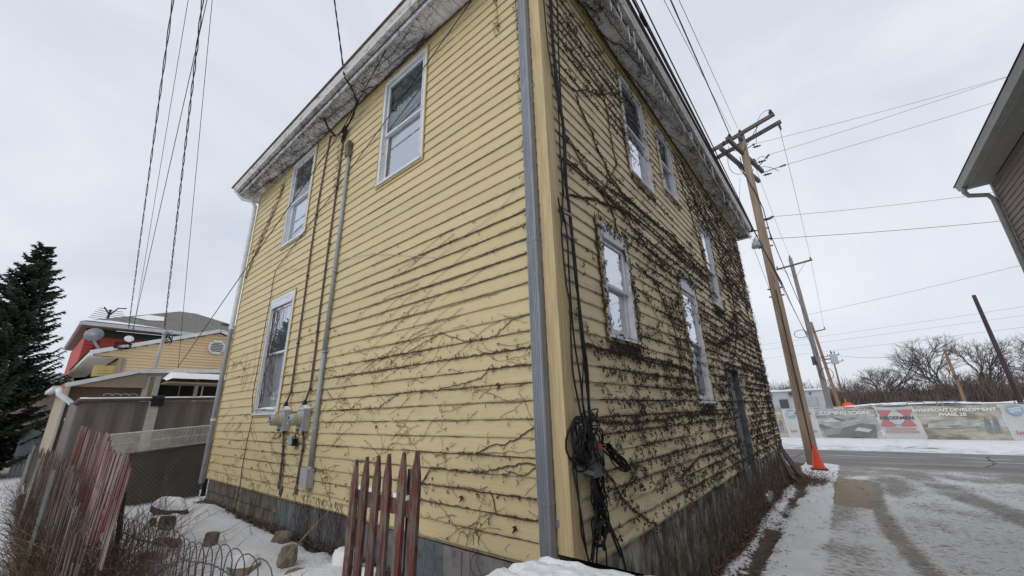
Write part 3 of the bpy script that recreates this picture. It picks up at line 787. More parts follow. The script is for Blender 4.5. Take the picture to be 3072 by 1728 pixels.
def window(side, r, curt, pane='pane', mid=0.5, label=None, top_board=0.0, lower_curt=None, open_gap=0.0, cas=0.07, pane2=None):
    a0, a1, z0, z1 = r
    b = MB(); rect_frame(b, side, a0, a1, z0, z1, cas, -0.03, 0.030)
    rect_frame(b, side, a0+cas-0.016, a1-cas+0.016, z0+cas-0.016, z1-cas+0.016, 0.016, 0.0305, 0.038)
    if top_board:
        if side == 'L': b.box(a0+cas+0.001, a1-cas-0.001, -0.035, 0.01, z1-cas-top_board, z1-cas-0.001)
        else: b.box(-0.01, 0.035, a0+cas+0.001, a1-cas-0.001, z1-cas-top_board, z1-cas-0.001)
    w = b.build('window', MT['white'], house, label=label)
    i0, i1, j0, j1 = a0+cas, a1-cas, z0+cas, z1-cas-top_board
    zm = j0+(j1-j0)*mid
    # reveal
    b = MB(); rect_frame(b, side, i0, i1, j0, j1, 0.018, -0.13, -0.032); b.build('window_reveal', MT['white'], w)
    # sashes
    b = MB(); rect_frame(b, side, i0+0.019, i1-0.019, zm-0.02, j1-0.020, 0.034, -0.030, 0.004); b.build('upper_sash', MT['white'], w)
    b = MB(); rect_frame(b, side, i0+0.019, i1-0.019, j0+0.02+open_gap, zm+0.018, 0.036, -0.062, -0.034, 0.05); b.build('lower_sash', MT['white'], w)
    b = MB(); plane_(b, side, i0+0.03, i1-0.03, zm-0.01, j1-0.03, -0.013); b.build('pane', MT[pane], w)
    b = MB(); plane_(b, side, i0+0.03, i1-0.03, j0+0.03+open_gap, zm+0.01, -0.048); b.build('pane', MT[pane2 or pane], w)
    b = MB(); folds(b, side, i0, i1, zm, j1, -0.075); b.build('curtain', MT[curt], w)
    b = MB(); folds(b, side, i0, i1, j0, zm-0.001, -0.105, 11); b.build('curtain', MT[lower_curt or curt], w)
    # sill and yellow channel round the casing
    b = MB()
    if side == 'L': b.box(a0+0.01, a1-0.01, -0.055, -0.0385, z0+0.01, z0+0.04)
    else: b.box(0.0385, 0.055, a0+0.01, a1-0.01, z0+0.01, z0+0.04)
    b.build('sill', MT['white'], w)
    b = MB(); rect_frame(b, side, a0-0.022, a1+0.022, z0-0.022, z1+0.022, 0.0215, 0.0205, 0.034); b.build('channel_trim', MT['trim_yellow'], w)
    return w
w0 = window('L', WIN_L[0], 'curtain_teal', 'pane', 0.46, 'upper window with teal curtain and pushed-up broken lower sash', lower_curt='curtain', pane2='pane_sky')
# loose grey plank and pulled curtain in the broken lower sash
b = MB(); b.beam((-2.985, 0.05, 4.53), (-2.93, 0.05, 5.30), 0.07, 0.012, (0, 1, 0)); b.build('loose_plank', MT['brown_lath'], w0)
b = MB(); b.obox((-2.54, 0.03, 5.36), (0.42, 0, 0.0), (0, 0.012, 0), (0, 0, 0.028)); b.build('mossy_rail', mat('mossy_sash_rail', (0.10, 0.10, 0.05), (0.22, 0.21, 0.15), (22, 22, 22), 0.9), w0)
w1 = window('L', WIN_L[1], 'curtain_dark', 'pane', 0.50, 'upper window nearest the far corner, half hidden by vines', lower_curt='curtain_white', pane2='pane_sky')
w2 = window('L', WIN_L[2], 'curtain_white', 'pane_sky', 0.53, 'tall ground floor window with lace curtain and snow on its sill', top_board=0.13, pane2='pane')
b = MB()
P = []
for i in range(13):
    t = i/12; x = -6.55+0.88*t
    for k in range(5):
        u = k/4; P.append((x, -0.076-0.0+0.10*u-0.01, 1.256+0.055*sin(pi*min(1, t*1.1))*(0.4+0.6*u)+0.006*fbm(x*9, u*3, 0, 2) if 0 < i < 12 else 1.256))
b.faces(P, [(i*5+k, (i+1)*5+k, (i+1)*5+k+1, i*5+k+1) for i in range(12) for k in range(4)])
b.build('snow_on_sill', MT['snow'], w2, smooth=True)
window('R', WIN_R[0], 'curtain_dark', 'pane', 0.50, 'larger upper window beside the corner, its lower half pale', lower_curt='curtain_white', pane2='pane_sky')
window('R', WIN_R[1], 'curtain_dark', 'pane', 0.50, 'small upper window under the vine-hung eave')
window('R', WIN_R[2], 'curtain_white', 'pane_sky', 0.44, 'narrow window high up among the dense vines', lower_curt='curtain_dark', pane2='pane')
window('R', WIN_R[3], 'curtain_white', 'pane_sky', 0.50, 'small window wreathed in vines next to the hanging cables', top_board=0.12)
window('R', WIN_R[4], 'curtain_white', 'pane_sky', 0.50, 'tall ground floor window with grey curtain beside the door', top_board=0.18, lower_curt='curtain_dark', pane2='pane')

# side door
d0, d1, dz0, dz1 = DOOR_R
b = MB()
b.box(-0.13, 0.035, d0, d0+0.06, -0.9, dz1); b.box(-0.13, 0.035, d1-0.06, d1, -0.9, dz1); b.box(-0.13, 0.035, d0+0.0605, d1-0.0605, dz1-0.07, dz1)
door = b.build('door', MT['door_grey'], house, label='grey side door in the vine-covered alley wall')
b = MB(); b.box(-0.12, -0.06, d0+0.0605, d1-0.0605, -0.55, dz1-0.071)
for (p, q, r, s_) in ((0.12, 0.5, 0.95, 1.65), (0.58, 0.92, 0.95, 1.65), (0.12, 0.92, -0.35, 0.75)):
    b.box(-0.0595, -0.05, d0+p, d0+q, r, s_)
b.build('door_slab', MT['door_grey'], door)
b = MB(); b.lathe((-0.06, d0+0.14, 0.5), [(0.012, 0), (0.012, 0.03), (0.03, 0.04), (0.028, 0.06), (0.0, 0.065)], (1, 0, 0), 10); b.build('handle', MT['alu'], door)
b = MB(); b.box(0.0, 0.10, 7.30, 7.95, -1.0, -0.66); b.build('door_step', MT['found_moss'], door)
P = []
for i in range(9):
    for k in range(6):
        P.append((0.005+0.085*k/5, 7.32+0.6*i/8, -0.655+0.07*sin(pi*i/8)*sin(pi*(0.15+0.8*k/5))))
b = MB(); b.faces(P, [(i*6+k, i*6+k+1, (i+1)*6+k+1, (i+1)*6+k) for i in range(8) for k in range(5)]); b.build('snow_on_step', MT['snow'], door, smooth=True)
# nails and vent holes
b = MB()
for (x, z) in ((-0.71, 0.42), (-0.155, 0.055), (-0.9, 0.19), (-1.3, 0.16), (-2.2, 2.3), (-3.0, 5.0)): b.lathe((x, -0.012, z), [(0.011, 0), (0.011, 0.006), (0.004, 0.009)], (0, -1, 0), 8)
b.build('nail_head', MT['insul'], house)

# downspouts
def ribbed_pipe(b, x0, x1, yo, yi, z0, z1):
    # rectangular fluted pipe: outline with 5 shallow grooves on the front
    pts = [(x0, yi), (x0, yo+0.008), (x0+0.008, yo)]
    n = 5; w = (x1-x0-0.03)/n
    for i in range(n):
        s_ = x0+0.015+i*w
        pts += [(s_, yo), (s_+w*0.25, yo+0.006), (s_+w*0.6, yo+0.006), (s_+w*0.85, yo)]
    pts += [(x1-0.008, yo), (x1, yo+0.008), (x1, yi)]
    k = len(pts)
    V = [(p[0], p[1], z0) for p in pts]+[(p[0], p[1], z1) for p in pts]
    b.faces(V, [(i, (i+1) % k, k+(i+1) % k, k+i) for i in range(k)]+[tuple(reversed(range(k))), tuple(range(k, 2*k))])
ds = thing('downspout', 'fluted grey aluminium downspout running up the near house corner', 'downspout', (-0.16, -0.06, 0.04))
for (za, zb, dx) in ((0.05, 0.44, 0.004), (0.44, 2.62, 0.0), (2.62, 6.40, 0.005)):
    b = MB(); ribbed_pipe(b, -0.228+dx, -0.112-dx*0.5, -0.105, -0.0265, za, zb+0.0); b.build('pipe_section', MT['alu'], ds)
for z in (0.43, 2.60):
    b = MB(); ribbed_pipe(b, -0.231, -0.109, -0.108, -0.026, z, z+0.03); b.build('joint_collar', MT['alu'], ds)
b = MB(); b.box(-0.255, -0.085, -0.0285, -0.0265, 0.28, 0.33); b.box(-0.255, -0.085, -0.0285, -0.0265, 4.4, 4.45); b.build('strap', MT['alu'], ds)
b = MB(); b.beam((-0.17, -0.07, 6.38), (-0.17, -0.40, 6.56), 0.11, 0.075, (1, 0, 0)); b.build('elbow', MT['alu'], ds)
ds2 = thing('downspout', 'pale downspout curling from the gutter down the far left house corner', 'downspout', (XL-0.06, -0.07, -0.2))
b = MB(); b.tube([(XL-0.075, -0.075, -0.1), (XL-0.075, -0.075, 3.1)], 0.05, 10); b.build('pipe_section', MT['alu'], ds2)
b = MB(); b.tube([(XL-0.075, -0.075, 3.1), (XL-0.075, -0.075, 5.9)], 0.047, 10); b.build('pipe_section', MT['white'], ds2)
b = MB(); b.tube([(XL-0.075, -0.075, 5.9), (XL-0.08, -0.08, 6.25), (XL-0.12, -0.14, 6.38), (XL-0.28, -0.33, 6.44), (XL-0.33, -0.42, 6.56), (XL-0.33, -0.43, 6.64)], 0.047, 10); b.build('elbow', MT['white'], ds2)
b = MB()
for z in (1.1, 3.08, 4.9): b.lathe((XL-0.075, -0.075, z), [(0.054, 0), (0.054, 0.05)], n=10)
b.build('joint_collar', MT['white'], ds2)

# icicles under the alley gutter
random.seed(21)
for i in range(34):
    y = random.choice([random.uniform(1.0, 3.6), random.uniform(3.0, 8.0), random.uniform(8.0, 11.3)])
    L = random.uniform(0.10, 0.42)*(0.75 if i % 3 else 1.0); x = SO+random.uniform(0.015, 0.10)
    zt = ZS-0.03
    b = MB(); b.tube([(x, y, zt), (x+.003, y, zt-L*0.4), (x, y+.004, zt-L*0.8), (x, y, zt-L)], [0.013, 0.009, 0.005, 0.001], 6)
    o = b.build('icicle', MT['ice'], loc=(x, y, zt), smooth=True)
    meta(o, 'slender icicle hanging among vines from the eave over the alley', 'icicle', 'icicles along the alley eave')
# ------------------------------------------------------------------ things fixed to the house
# conduit with junction box
cd = thing('conduit', 'grey plastic conduit running down the yellow wall to a junction box', 'conduit', (-4.12, -0.06, 0.25))
b = MB(); b.tube([(-4.10, -0.055, 0.47), (-4.105, -0.055, 2.04)], 0.033, 10); b.build('pipe_section', MT['pvc'], cd, smooth=True)
b = MB(); b.tube([(-4.105, -0.055, 2.04), (-4.075, -0.05, 4.0), (-4.07, -0.05, 5.48)], 0.030, 10); b.build('pipe_section', MT['pvc'], cd, smooth=True)
for z in (2.03, 0.95, 3.3, 4.7):
    b = MB(); b.lathe((-4.10 if z < 2.1 else -4.08, -0.053, z), [(0.037, 0), (0.039, 0.006), (0.039, 0.02), (0.037, 0.026)], n=12); b.box(-4.16, -4.03, -0.022, -0.016, z+0.004, z+0.022); b.build('strap', MT['pvc'], cd)
b = MB(); b.box(-4.215, -4.03, -0.115, -0.02, 0.215, 0.445); b.box(-4.222, -4.023, -0.124, -0.1155, 0.208, 0.452)
b.lathe((-4.10, -0.055, 0.445), [(0.042, 0), (0.042, 0.03)], n=10); b.build('junction_box', MT['meter'], cd)
b = MB(); b.box(-4.13, -4.02, -0.10, -0.02, 5.46, 5.74); b.lathe((-4.075, -0.06, 5.74), [(0.045, 0), (0.04, 0.03), (0.02, 0.05)], n=8); b.build('top_box', MT['block'], cd)

def service_cable(label, pts, r, straps):
    t = thing('service_cable', label, 'cable', pts[0])
    b = MB(); b.tube(pts, r, 6); b.build('cable_run', MT['cable_brown'], t, smooth=True)
    for s_ in straps:
        best = min(range(len(pts)-1), key=lambda i: abs((pts[i][2]+pts[i+1][2])/2-s_))
        (xa_, _, za_), (xb_, _, zb_) = pts[best], pts[best+1]
        u = (s_-za_)/(zb_-za_) if abs(zb_-za_) > 1e-6 else 0
        x = xa_+(xb_-xa_)*u
        b = MB(); b.box(x-0.03, x+0.035, -0.05, -0.021, s_-0.008, s_+0.012); b.build('strap', MT['vine'], t)
    return t
service_cable('thicker flat brown service cable dropping from under the eave to the left electric meter', [(-4.97, -0.03, 6.40), (-5.03, -0.03, 5.9), (-5.10, -0.035, 5.0), (-5.13, -0.035, 4.0), (-5.12, -0.035, 3.0), (-5.12, -0.035, 2.1), (-5.11, -0.04, 1.52), (-5.14, -0.07, 1.36), (-5.15, -0.08, 1.28)], 0.016, (4.7, 3.5, 2.3, 1.5))
service_cable('dark service cable dropping beside the conduit to the right electric meter', [(-4.40, -0.03, 6.28), (-4.41, -0.03, 5.6), (-4.42, -0.035, 4.75), (-4.45, -0.035, 3.6), (-4.47, -0.03, 2.7), (-4.44, -0.035, 2.06), (-4.44, -0.04, 1.55), (-4.47, -0.07, 1.36), (-4.475, -0.08, 1.27)], 0.017, (5.0, 3.9, 2.4, 1.52))
service_cable('brown cable hanging below the left electric meter to a tapered end', [(-5.13, -0.06, 0.93), (-5.13, -0.045, 0.80), (-5.12, -0.035, 0.66), (-5.10, -0.035, 0.5), (-5.09, -0.035, 0.30), (-5.09, -0.03, 0.22)], 0.015, (0.70, 0.58))
service_cable('brown cable hanging below the right electric meter to a tapered end', [(-4.46, -0.06, 0.93), (-4.44, -0.045, 0.82), (-4.44, -0.035, 0.72), (-4.46, -0.035, 0.55), (-4.49, -0.035, 0.32), (-4.50, -0.03, 0.21)], 0.016, (0.66,))
for x, z, nm in ((-5.09, 0.21, 'left'), (-4.50, 0.19, 'right'), (-5.0, 0.12, 'thin')):
    b = MB(); b.lathe((x, -0.03, z), [(0.016, 0.03), (0.030, -0.01), (0.026, -0.07), (0.008, -0.11)], n=8)
    meta(b.build('cable_end_cap', MT['cable_brown'], loc=(x, -0.03, z)), 'lead-grey tapered cable end cap under the %s meter cable' % nm, 'end cap')
b = MB(); b.tube([(-5.08, -0.03, 0.62), (-5.03, -0.028, 0.45), (-5.0, -0.028, 0.14)], 0.006, 5)
meta(b.build('thin_cable', MT['vine_pale'], loc=(-5.08, -0.03, 0.62)), 'thin pale cable branching from beneath the left electric meter', 'cable')

def meter(x, z, label):
    t = thing('electric_meter', label, 'electric meter', (x, -0.02, z))
    b = MB(); b.box(x-0.105, x+0.105, -0.125, -0.02, z, z+0.31)
    b.faces([(x-0.105,-0.02,z+0.31),(x+0.105,-0.02,z+0.31),(x+0.105,-0.125,z+0.31),(x-0.105,-0.125,z+0.31),
             (x-0.045,-0.02,z+0.365),(x+0.045,-0.02,z+0.365),(x+0.045,-0.105,z+0.365),(x-0.045,-0.105,z+0.365)],
            [(4,5,6,7),(0,1,5,4),(1,2,6,5),(2,3,7,6),(3,0,4,7)])
    b.build('box', MT['meter'], t)
    b = MB(); b.box(x-0.108, x+0.108, -0.128, -0.125, z+0.285, z+0.29); b.box(x-0.02, x+0.02, -0.15, -0.1255, z-0.005, z+0.03); b.build('cover_seam', MT['insul'], t)
    b = MB(); b.lathe((x, -0.08, z+0.36), [(0.036, 0), (0.036, 0.03), (0.022, 0.045), (0.018, 0.08)], n=10); b.build('cable_hub', MT['cable'], t)
    c = (x-0.005, -0.126, z+0.165)
    b = MB(); b.lathe(c, [(0.094, 0), (0.094, 0.03), (0.086, 0.034), (0.084, 0.10), (0.083, 0.125), (0.076, 0.135)], (0, -1, 0), 24); d = b.build('meter_cover', MT['meter_ring'], t, smooth=False)
    b = MB(); b.lathe((c[0], -0.2615, c[2]), [(0.074, 0), (0.070, 0.012), (0.05, 0.017)], (0, -1, 0), 24); b.build('meter_face', MT['meter_face'], d)
    b = MB(); b.box(c[0]-0.055, c[0]+0.055, -0.2815, -0.279, c[2]-0.038, c[2]-0.012); b.build('blue_label', MT['blue'], d)
    b = MB(); b.box(c[0]-0.022, c[0]+0.020, -0.2815, -0.279, c[2]+0.010, c[2]+0.042); b.build('dial_window', MT['cable'], d)
    b = MB(); b.poly([(c[0]-0.03, -0.2815, c[2]-0.04), (c[0]+0.03, -0.2815, c[2]-0.04), (c[0]+0.0, -0.2815, c[2]-0.062)]); b.build('white_label', MT['white'], d)
    P = []
    for i in range(7):
        for k in range(5):
            P.append((x-0.10+0.20*i/6, -0.118+0.09*k/4, z+0.315+0.062*sin(pi*i/6)**0.6*(0.75+0.25*sin(pi*k/4))))
    b = MB(); b.faces(P, [(i*5+k, (i+1)*5+k, (i+1)*5+k+1, i*5+k+1) for i in range(6) for k in range(4)]); b.build('snow_cap', MT['snow'], t, smooth=True)
    return t
meter(-5.13, 0.925, 'grey electric meter box with round meter and snow cap, the one nearer the window')
meter(-4.46, 0.925, 'grey electric meter box with round meter and snow cap, the one nearer the conduit')
t = thing('phone_box', 'small tilted grey wire box with black clip under the right electric meter', 'wire box', (-4.72, -0.05, 0.74))
b = MB(); b.obox((-4.74, -0.07, 0.79), (0.06, 0.0, 0.015), (0, 0.04, 0), (-0.012, 0, 0.055)); b.build('box', MT['meter'], t)
b = MB(); b.obox((-4.66, -0.07, 0.77), (0.028, 0.0, 0.0), (0, 0.03, 0), (0.0, 0, 0.05)); b.tube([(-4.66, -0.07, 0.82), (-4.655, -0.07, 0.90), (-4.63, -0.06, 0.91), (-4.62, -0.04, 0.86)], 0.007, 5); b.build('black_clip', MT['cable'], t)
b = MB(); b.box(-5.355, -5.315, -0.026, -0.021, 0.83, 0.885)
meta(b.build('number_tag', MT['insul'], loc=(-5.33, -0.024, 0.83)), 'tiny dark tag nailed below the left electric meter', 'tag')

# thin black wire from the soffit, past the window, down to the ground
b = MB(); b.tube(sagline((-1.02, -0.06, 6.45), (-6.64, -0.035, 4.05), 0.05, 16)+[(-6.70, -0.04, 3.98), (-6.76, -0.035, 3.75), (-6.73, -0.035, 3.40), (-6.69, -0.06, 2.9), (-6.68, -0.075, 1.5), (-6.62, -0.04, 1.1), (-6.70, -0.035, 0.75), (-6.72, -0.035, 0.3), (-6.70, -0.03, 0.03), (-6.80, 0.0, -0.25), (-6.84, -0.02, -0.45)], 0.0065, 5)
meta(b.build('wall_wire', MT['cable'], loc=(-1.02, -0.06, 6.45), smooth=True), 'thin black wire strung across the yellow wall then down beside the tall lower window', 'wire')
b = MB(); b.tube([(-0.24, -0.03, 3.50), (-0.30, -0.03, 3.32), (-0.66, -0.03, 3.10), (-1.11, -0.03, 3.0), (-1.6, -0.03, 2.86), (-3.0, -0.03, 3.32), (-4.6, -0.03, 3.6), (-5.5, -0.03, 3.72), (-6.62, -0.03, 4.04)], 0.0035, 4)
meta(b.build('loose_string', MT['white_wire'], loc=(-0.24, -0.03, 3.5)), 'slack pale string looping across the yellow wall from the downspout', 'string')

# black cables and coils on the alley side of the corner
cbun = thing('cable_bundle', 'bundle of black cables hanging down the alley wall beside the house corner', 'cables', (0.05, 0.25, 3.0))
def rp(lst, x=0.055): return [(x+0.01*sin(i*2.1), y, z) for i, (y, z) in enumerate(lst)]
runs = [([(0.02, 6.5), (0.03, 5.567), (0.075, 5.0), (0.114, 4.593), (0.173, 4.219), (0.17, 3.62), (0.16, 3.1)], .008),
        ([(0.16, 6.5), (0.166, 5.726), (0.185, 5.178), (0.19, 4.369), (0.255, 3.888), (0.235, 3.37), (0.245, 2.911), (0.249, 2.271), (0.30, 2.097), (0.309, 1.71), (0.319, 1.438), (0.323, 1.052), (0.332, 0.808), (0.281, 0.36), (0.18, 0.04)], .013),
        ([(0.19, 6.5), (0.20, 5.8), (0.205, 5.2), (0.22, 4.4), (0.262, 3.9), (0.25, 3.3), (0.262, 2.9), (0.27, 2.3), (0.29, 1.9), (0.30, 1.4), (0.31, 1.0), (0.35, 0.7), (0.42, 0.35), (0.52, 0.12), (0.66, -0.05)], .011),
        ([(0.33, 6.5), (0.342, 5.91), (0.284, 4.729), (0.242, 3.864), (0.20, 3.5), (0.172, 3.223), (0.115, 2.914), (0.11, 2.8)], .009),
        ([(0.053, 3.03), (0.067, 2.808), (0.081, 2.633), (0.085, 2.182), (0.105, 2.005), (0.104, 1.51), (0.11, 1.3), (0.17, 1.02)], .008),
        ([(0.10, 2.95), (0.15, 2.7), (0.16, 2.2), (0.15, 1.7), (0.19, 1.35), (0.24, 1.05), (0.30, 0.7), (0.36, 0.42), (0.488, 0.248), (0.66, -0.02), (0.72, -0.3)], .008),
        ([(0.30, 1.9), (0.26, 1.5), (0.23, 1.2), (0.28, 0.95), (0.30, 0.75)], .006)]
for pts, r in runs:
    sm = []
    P = rp(pts)
    for i in range(len(P)-1):
        p0 = Vector(P[max(0, i-1)]); p1 = Vector(P[i]); p2 = Vector(P[i+1]); p3 = Vector(P[min(len(P)-1, i+2)])
        for k in range(3):
            t = k/3; sm.append(0.5*((2*p1)+(-p0+p2)*t+(2*p0-5*p1+4*p2-p3)*t*t+(-p0+3*p1-3*p2+p3)*t**3))
    sm.append(Vector(P[-1]))
    b = MB(); b.tube(sm, r, 6); b.build('cable', MT['cable'], cbun, smooth=True)
for z, y in ((2.93, 0.11), (2.70, 0.19)):
    b = MB(); b.beam((0.024, y-0.04, z), (0.07, y+0.13, z-0.02), 0.03, 0.02); b.build('cable_clamp', MT['alu'], cbun)

def loops(b, cy, cz, ry, rz, n, r, tilt=0.0, x0=0.05, jit=0.04, droop=0.0):
    for i in range(n):
        a0 = random.uniform(0, 2*pi); wy = ry*random.uniform(0.6, 1.1); wz = rz*random.uniform(0.75, 1.1)
        oy = random.uniform(-jit, jit); oz = random.uniform(-jit, jit); xx = x0+random.uniform(0, 0.09)
        P = []
        for k in range(17):
            an = 2*pi*k/16
            y_ = wy*sin(an)*(1-0.35*cos(an)); z_ = wz*cos(an)
            yy_ = y_*cos(tilt)+z_*sin(tilt); zz_ = -y_*sin(tilt)+z_*cos(tilt)
            P.append((xx+0.025*sin(an*2+a0), cy+oy+yy_, cz+oz+zz_-droop*abs(sin(an))))
        b.tube(P, r, 5, cap=False)
random.seed(5)
ct = thing('cable_coil', 'big tangled coil of black cable hung on the alley wall by the house corner', 'cable coil', (0.06, 0.2, 0.85))
b = MB(); loops(b, 0.08, 0.85, 0.105, 0.165, 12, 0.007, 0.05); b.build('coil_loops', MT['cable'], ct, smooth=True)
b = MB(); loops(b, 0.27, 0.85, 0.08, 0.13, 5, 0.0065, -0.1); loops(b, 0.27, 1.03, 0.07, 0.05, 4, 0.006); b.build('coil_loops', MT['cable'], ct, smooth=True)
c2 = thing('cable_coil', 'flat black cable coil sticking out to the right above the lower clapboards', 'cable coil', (0.06, 0.6, 0.7))
b = MB(); loops(b, 0.62, 0.71, 0.027, 0.20, 10, 0.007, -0.98, jit=0.018); b.build('coil_loops', MT['cable'], c2, smooth=True)
c3 = thing('cable_coil', 'lower black cable tangle tied in a bundle above the foundation', 'cable coil', (0.06, 0.3, 0.3))
b = MB(); loops(b, 0.35, 0.32, 0.03, 0.16, 7, 0.007, -0.28, jit=0.02); loops(b, 0.26, 0.20, 0.05, 0.10, 5, 0.007, 0.5, jit=0.02); loops(b, 0.30, 0.55, 0.09, 0.18, 6, 0.0055, -0.1); b.build('coil_loops', MT['cable'], c3, smooth=True)
for pts in ([(0.03, 0.75), (0.03, 0.45), (0.06, 0.25), (0.13, 0.03), (0.20, -0.03), (0.26, 0.06), (0.33, 0.3), (0.35, 0.45)],
            [(0.30, 0.5), (0.24, 0.2), (0.18, 0.0), (0.10, 0.1), (0.05, 0.35), (0.0, 0.7)],
            [(0.36, 0.25), (0.38, 0.05), (0.40, -0.1)]):
    b = MB(); b.tube(rp(pts), 0.007, 5); b.build('cable', MT['cable'], c3, smooth=True)
bx_ = thing('terminal_box', 'dark grey cable terminal box on a metal bracket behind the black coil', 'terminal box', (0.06, 0.3, 0.65))
b = MB(); b.box(0.03, 0.12, 0.20, 0.37, 0.60, 0.86); b.build('box', MT['door_grey'], bx_)
b = MB(); b.box(0.1205, 0.125, 0.22, 0.35, 0.80, 0.84); b.build('red_label', MT['red_lens'], bx_)
b = MB(); b.beam((0.03, 0.0, 0.70), (0.11, 0.2, 0.63), 0.012, 0.03); b.build('bracket', MT['alu'], bx_)

# overhead service drops: twisted ones over the yard, straight ones to the house
def drop(label, a, b_, sag, r, twist=0.0, cat='overhead wire', group=None, n=60, matk='wire', ext=0.0, rate=0.75):
    L = sagline(a, b_, sag, n, ext)
    m = MB()
    if twist:
        P1, P2 = [], []
        fine = []
        for i in range(len(L)-1):
            for k in range(3): fine.append(L[i].lerp(L[i+1], k/3))
        for i, p in enumerate(fine):
            s_ = i*rate
            P1.append(p+Vector((0.0, cos(s_)*twist, sin(s_)*twist))); P2.append(p-Vector((0.0, cos(s_)*twist, sin(s_)*twist)))
        m.tube(P1, r, 4); m.tube(P2, r, 4)
    else: m.tube(L, r, 4)
    return meta(m.build('overhead_wire', MT[matk], loc=L[0], smooth=True), label, cat, group)
def through(near, far, k=1.0):        # carry the line on past its overhead point towards the street poles behind the camera
    near = Vector(near); far = Vector(far); return near+(near-far)*k
drop('leftmost twisted service cable coming down to the red house', through((-6.742, -2.578, 9.0), (-24, -0.27, 5.36), 0.9), (-24, -0.27, 5.36), 0.25, 0.0085, 0.014)
drop('thin grey wire beside the leftmost twisted cable, ending at the garage roof', through((-6.533, -2.398, 9.0), (-17, -0.78, 3.69), 0.9), (-17, -0.78, 3.69), 0.15, 0.005)
drop('dark wire crossing the thin grey one to reach the garage rake', through((-6.265, -2.167, 9.0), (-17, -0.83, 4.03), 0.9), (-17, -0.83, 4.03), 0.15, 0.007)
drop('twisted service cable coming down to the top of the garage mast', through((-6.314, -2.209, 9.0), (-15, -0.30, 3.98), 0.9), (-15, -0.30, 3.98), 0.22, 0.009, 0.015)
drop('rightmost thin wire over the yard, ending at the carport fascia', through((-6.178, -2.092, 9.0), (-12.5, -0.18, 2.53), 0.9), (-12.5, -0.18, 2.53), 0.15, 0.0055)
drop('thick black service drop curving down to the house eave above the meters', through((-4.356, -0.523, 9.0), (-3.60, -0.40, 6.55), 2.0), (-3.60, -0.50, 6.56), -0.06, 0.011, 0.008, matk='cable', rate=0.35)
b = MB(); b.tube([(-3.60, -0.50, 6.56), (-3.62, -0.36, 6.47), (-3.75, -0.15, 6.36), (-4.1, -0.10, 6.15), (-4.35, -0.06, 6.1), (-4.42, -0.06, 6.25)], 0.014, 6); b.tube([(-3.7, -0.2, 6.4), (-3.95, -0.1, 6.2), (-4.5, -0.07, 6.15), (-4.95, -0.05, 6.35)], 0.009, 5)
b.tube([(-4.72, -0.30, 6.50), (-4.68, -0.20, 6.28), (-4.6, -0.1, 6.15)], 0.02, 6)
for i in range(9): b.tube([(-4.35+random.uniform(-.1, .1), -0.05, 6.2+random.uniform(-.12, .1)), (-4.3+random.uniform(-.15, .15), -0.09, 6.1), (-4.25+random.uniform(-.2, .1), -0.05, 6.0+random.uniform(-.1, .1))], 0.008, 4)
meta(b.build('splice_bundle', MT['cable'], loc=(-4.3, -0.1, 6.1), smooth=True), 'tangle of black cable splices under the eave at the top of the service cables', 'cables')
A0 = Vector((-1.22, -0.52, 7.0)); A1 = Vector((-4.28, -0.12, 6.12)); A2 = Vector((-12.5, -0.20, 2.55))
m = MB(); m.tube([A0+(A0-A1)*1.5, A0, A0.lerp(A1, .5)+Vector((0, 0, -0.03)), A1]+[A1.lerp(A2, t/12)+Vector((0, -0.15*sin(pi*t/12), -0.42*4*(t/12)*(1-t/12))) for t in range(1, 13)], 0.008, 5)
meta(m.build('overhead_wire', MT['cable'], loc=A0, smooth=True), 'black wire slanting from over the gutter across the wall down to the carport', 'overhead wire')

# cables along the alley over the eave
# ------------------------------------------------------------------ utility poles and street wires
def pole_body(b, base, top, r0, r1, n=12):
    base = Vector(base); top = Vector(top); P = []; R = []
    for i in range(13):
        t = i/12; P.append(base.lerp(top, t)); R.append(r0+(r1-r0)*t)
    b.tube(P, R, n)
def insulator(b, c, r=0.07, h=0.16, axis=(0, 0, 1)):
    b.lathe(c, [(r*0.25, 0), (r*0.25, h*0.15), (r, h*0.25), (r*0.5, h*0.42), (r*0.9, h*0.55), (r*0.45, h*0.72), (r*0.6, h*0.85), (r*0.2, h)], axis, 8)
PB = Vector((0.448, 14.44, LOW)); PT = Vector((0.66, 14.45, 12.25))
def pp(z): return PB.lerp(PT, (z-PB.z)/(PT.z-PB.z))
p1 = thing('utility_pole', 'tall tan wooden utility pole with stacked crossarms next to the orange cone', 'utility pole', PB)
b = MB(); pole_body(b, PB-Vector((0, 0, .3)), PT, 0.195, 0.13); b.build('pole', MT['pole_new'], p1, smooth=True)
def arm(a, b_, w, label=None):
    m = MB(); m.beam(a, b_, w, w*1.15); return m.build('crossarm', MT['arm_wood'], p1)
def PX(z, dx, dy=0): q = pp(z); return Vector((q.x+dx, q.y+dy, z))
arm((-0.72, 14.23, 11.82), (1.95, 14.24, 12.42), 0.12); arm((-0.66, 14.62, 11.62), (2.10, 14.63, 12.22), 0.12)
arm((0.27, 13.1, 11.45), (1.02, 16.1, 11.05), 0.13); arm((-0.05, 13.2, 11.2), (0.80, 16.3, 10.75), 0.13)
arm((0.62, 14.0, 11.9), (0.72, 14.85, 11.9), 0.10)
for a, b_ in (((0.62, 14.3, 11.3), (1.35, 14.25, 12.2)), ((0.60, 14.3, 11.3), (-0.25, 14.3, 11.9)), ((0.55, 14.4, 10.0), (0.1, 13.5, 11.2)), ((0.6, 14.4, 10.2), (0.75, 15.5, 11.0))):
    m = MB(); m.beam(a, b_, 0.035, 0.012); m.build('brace', MT['arm_wood'], p1)
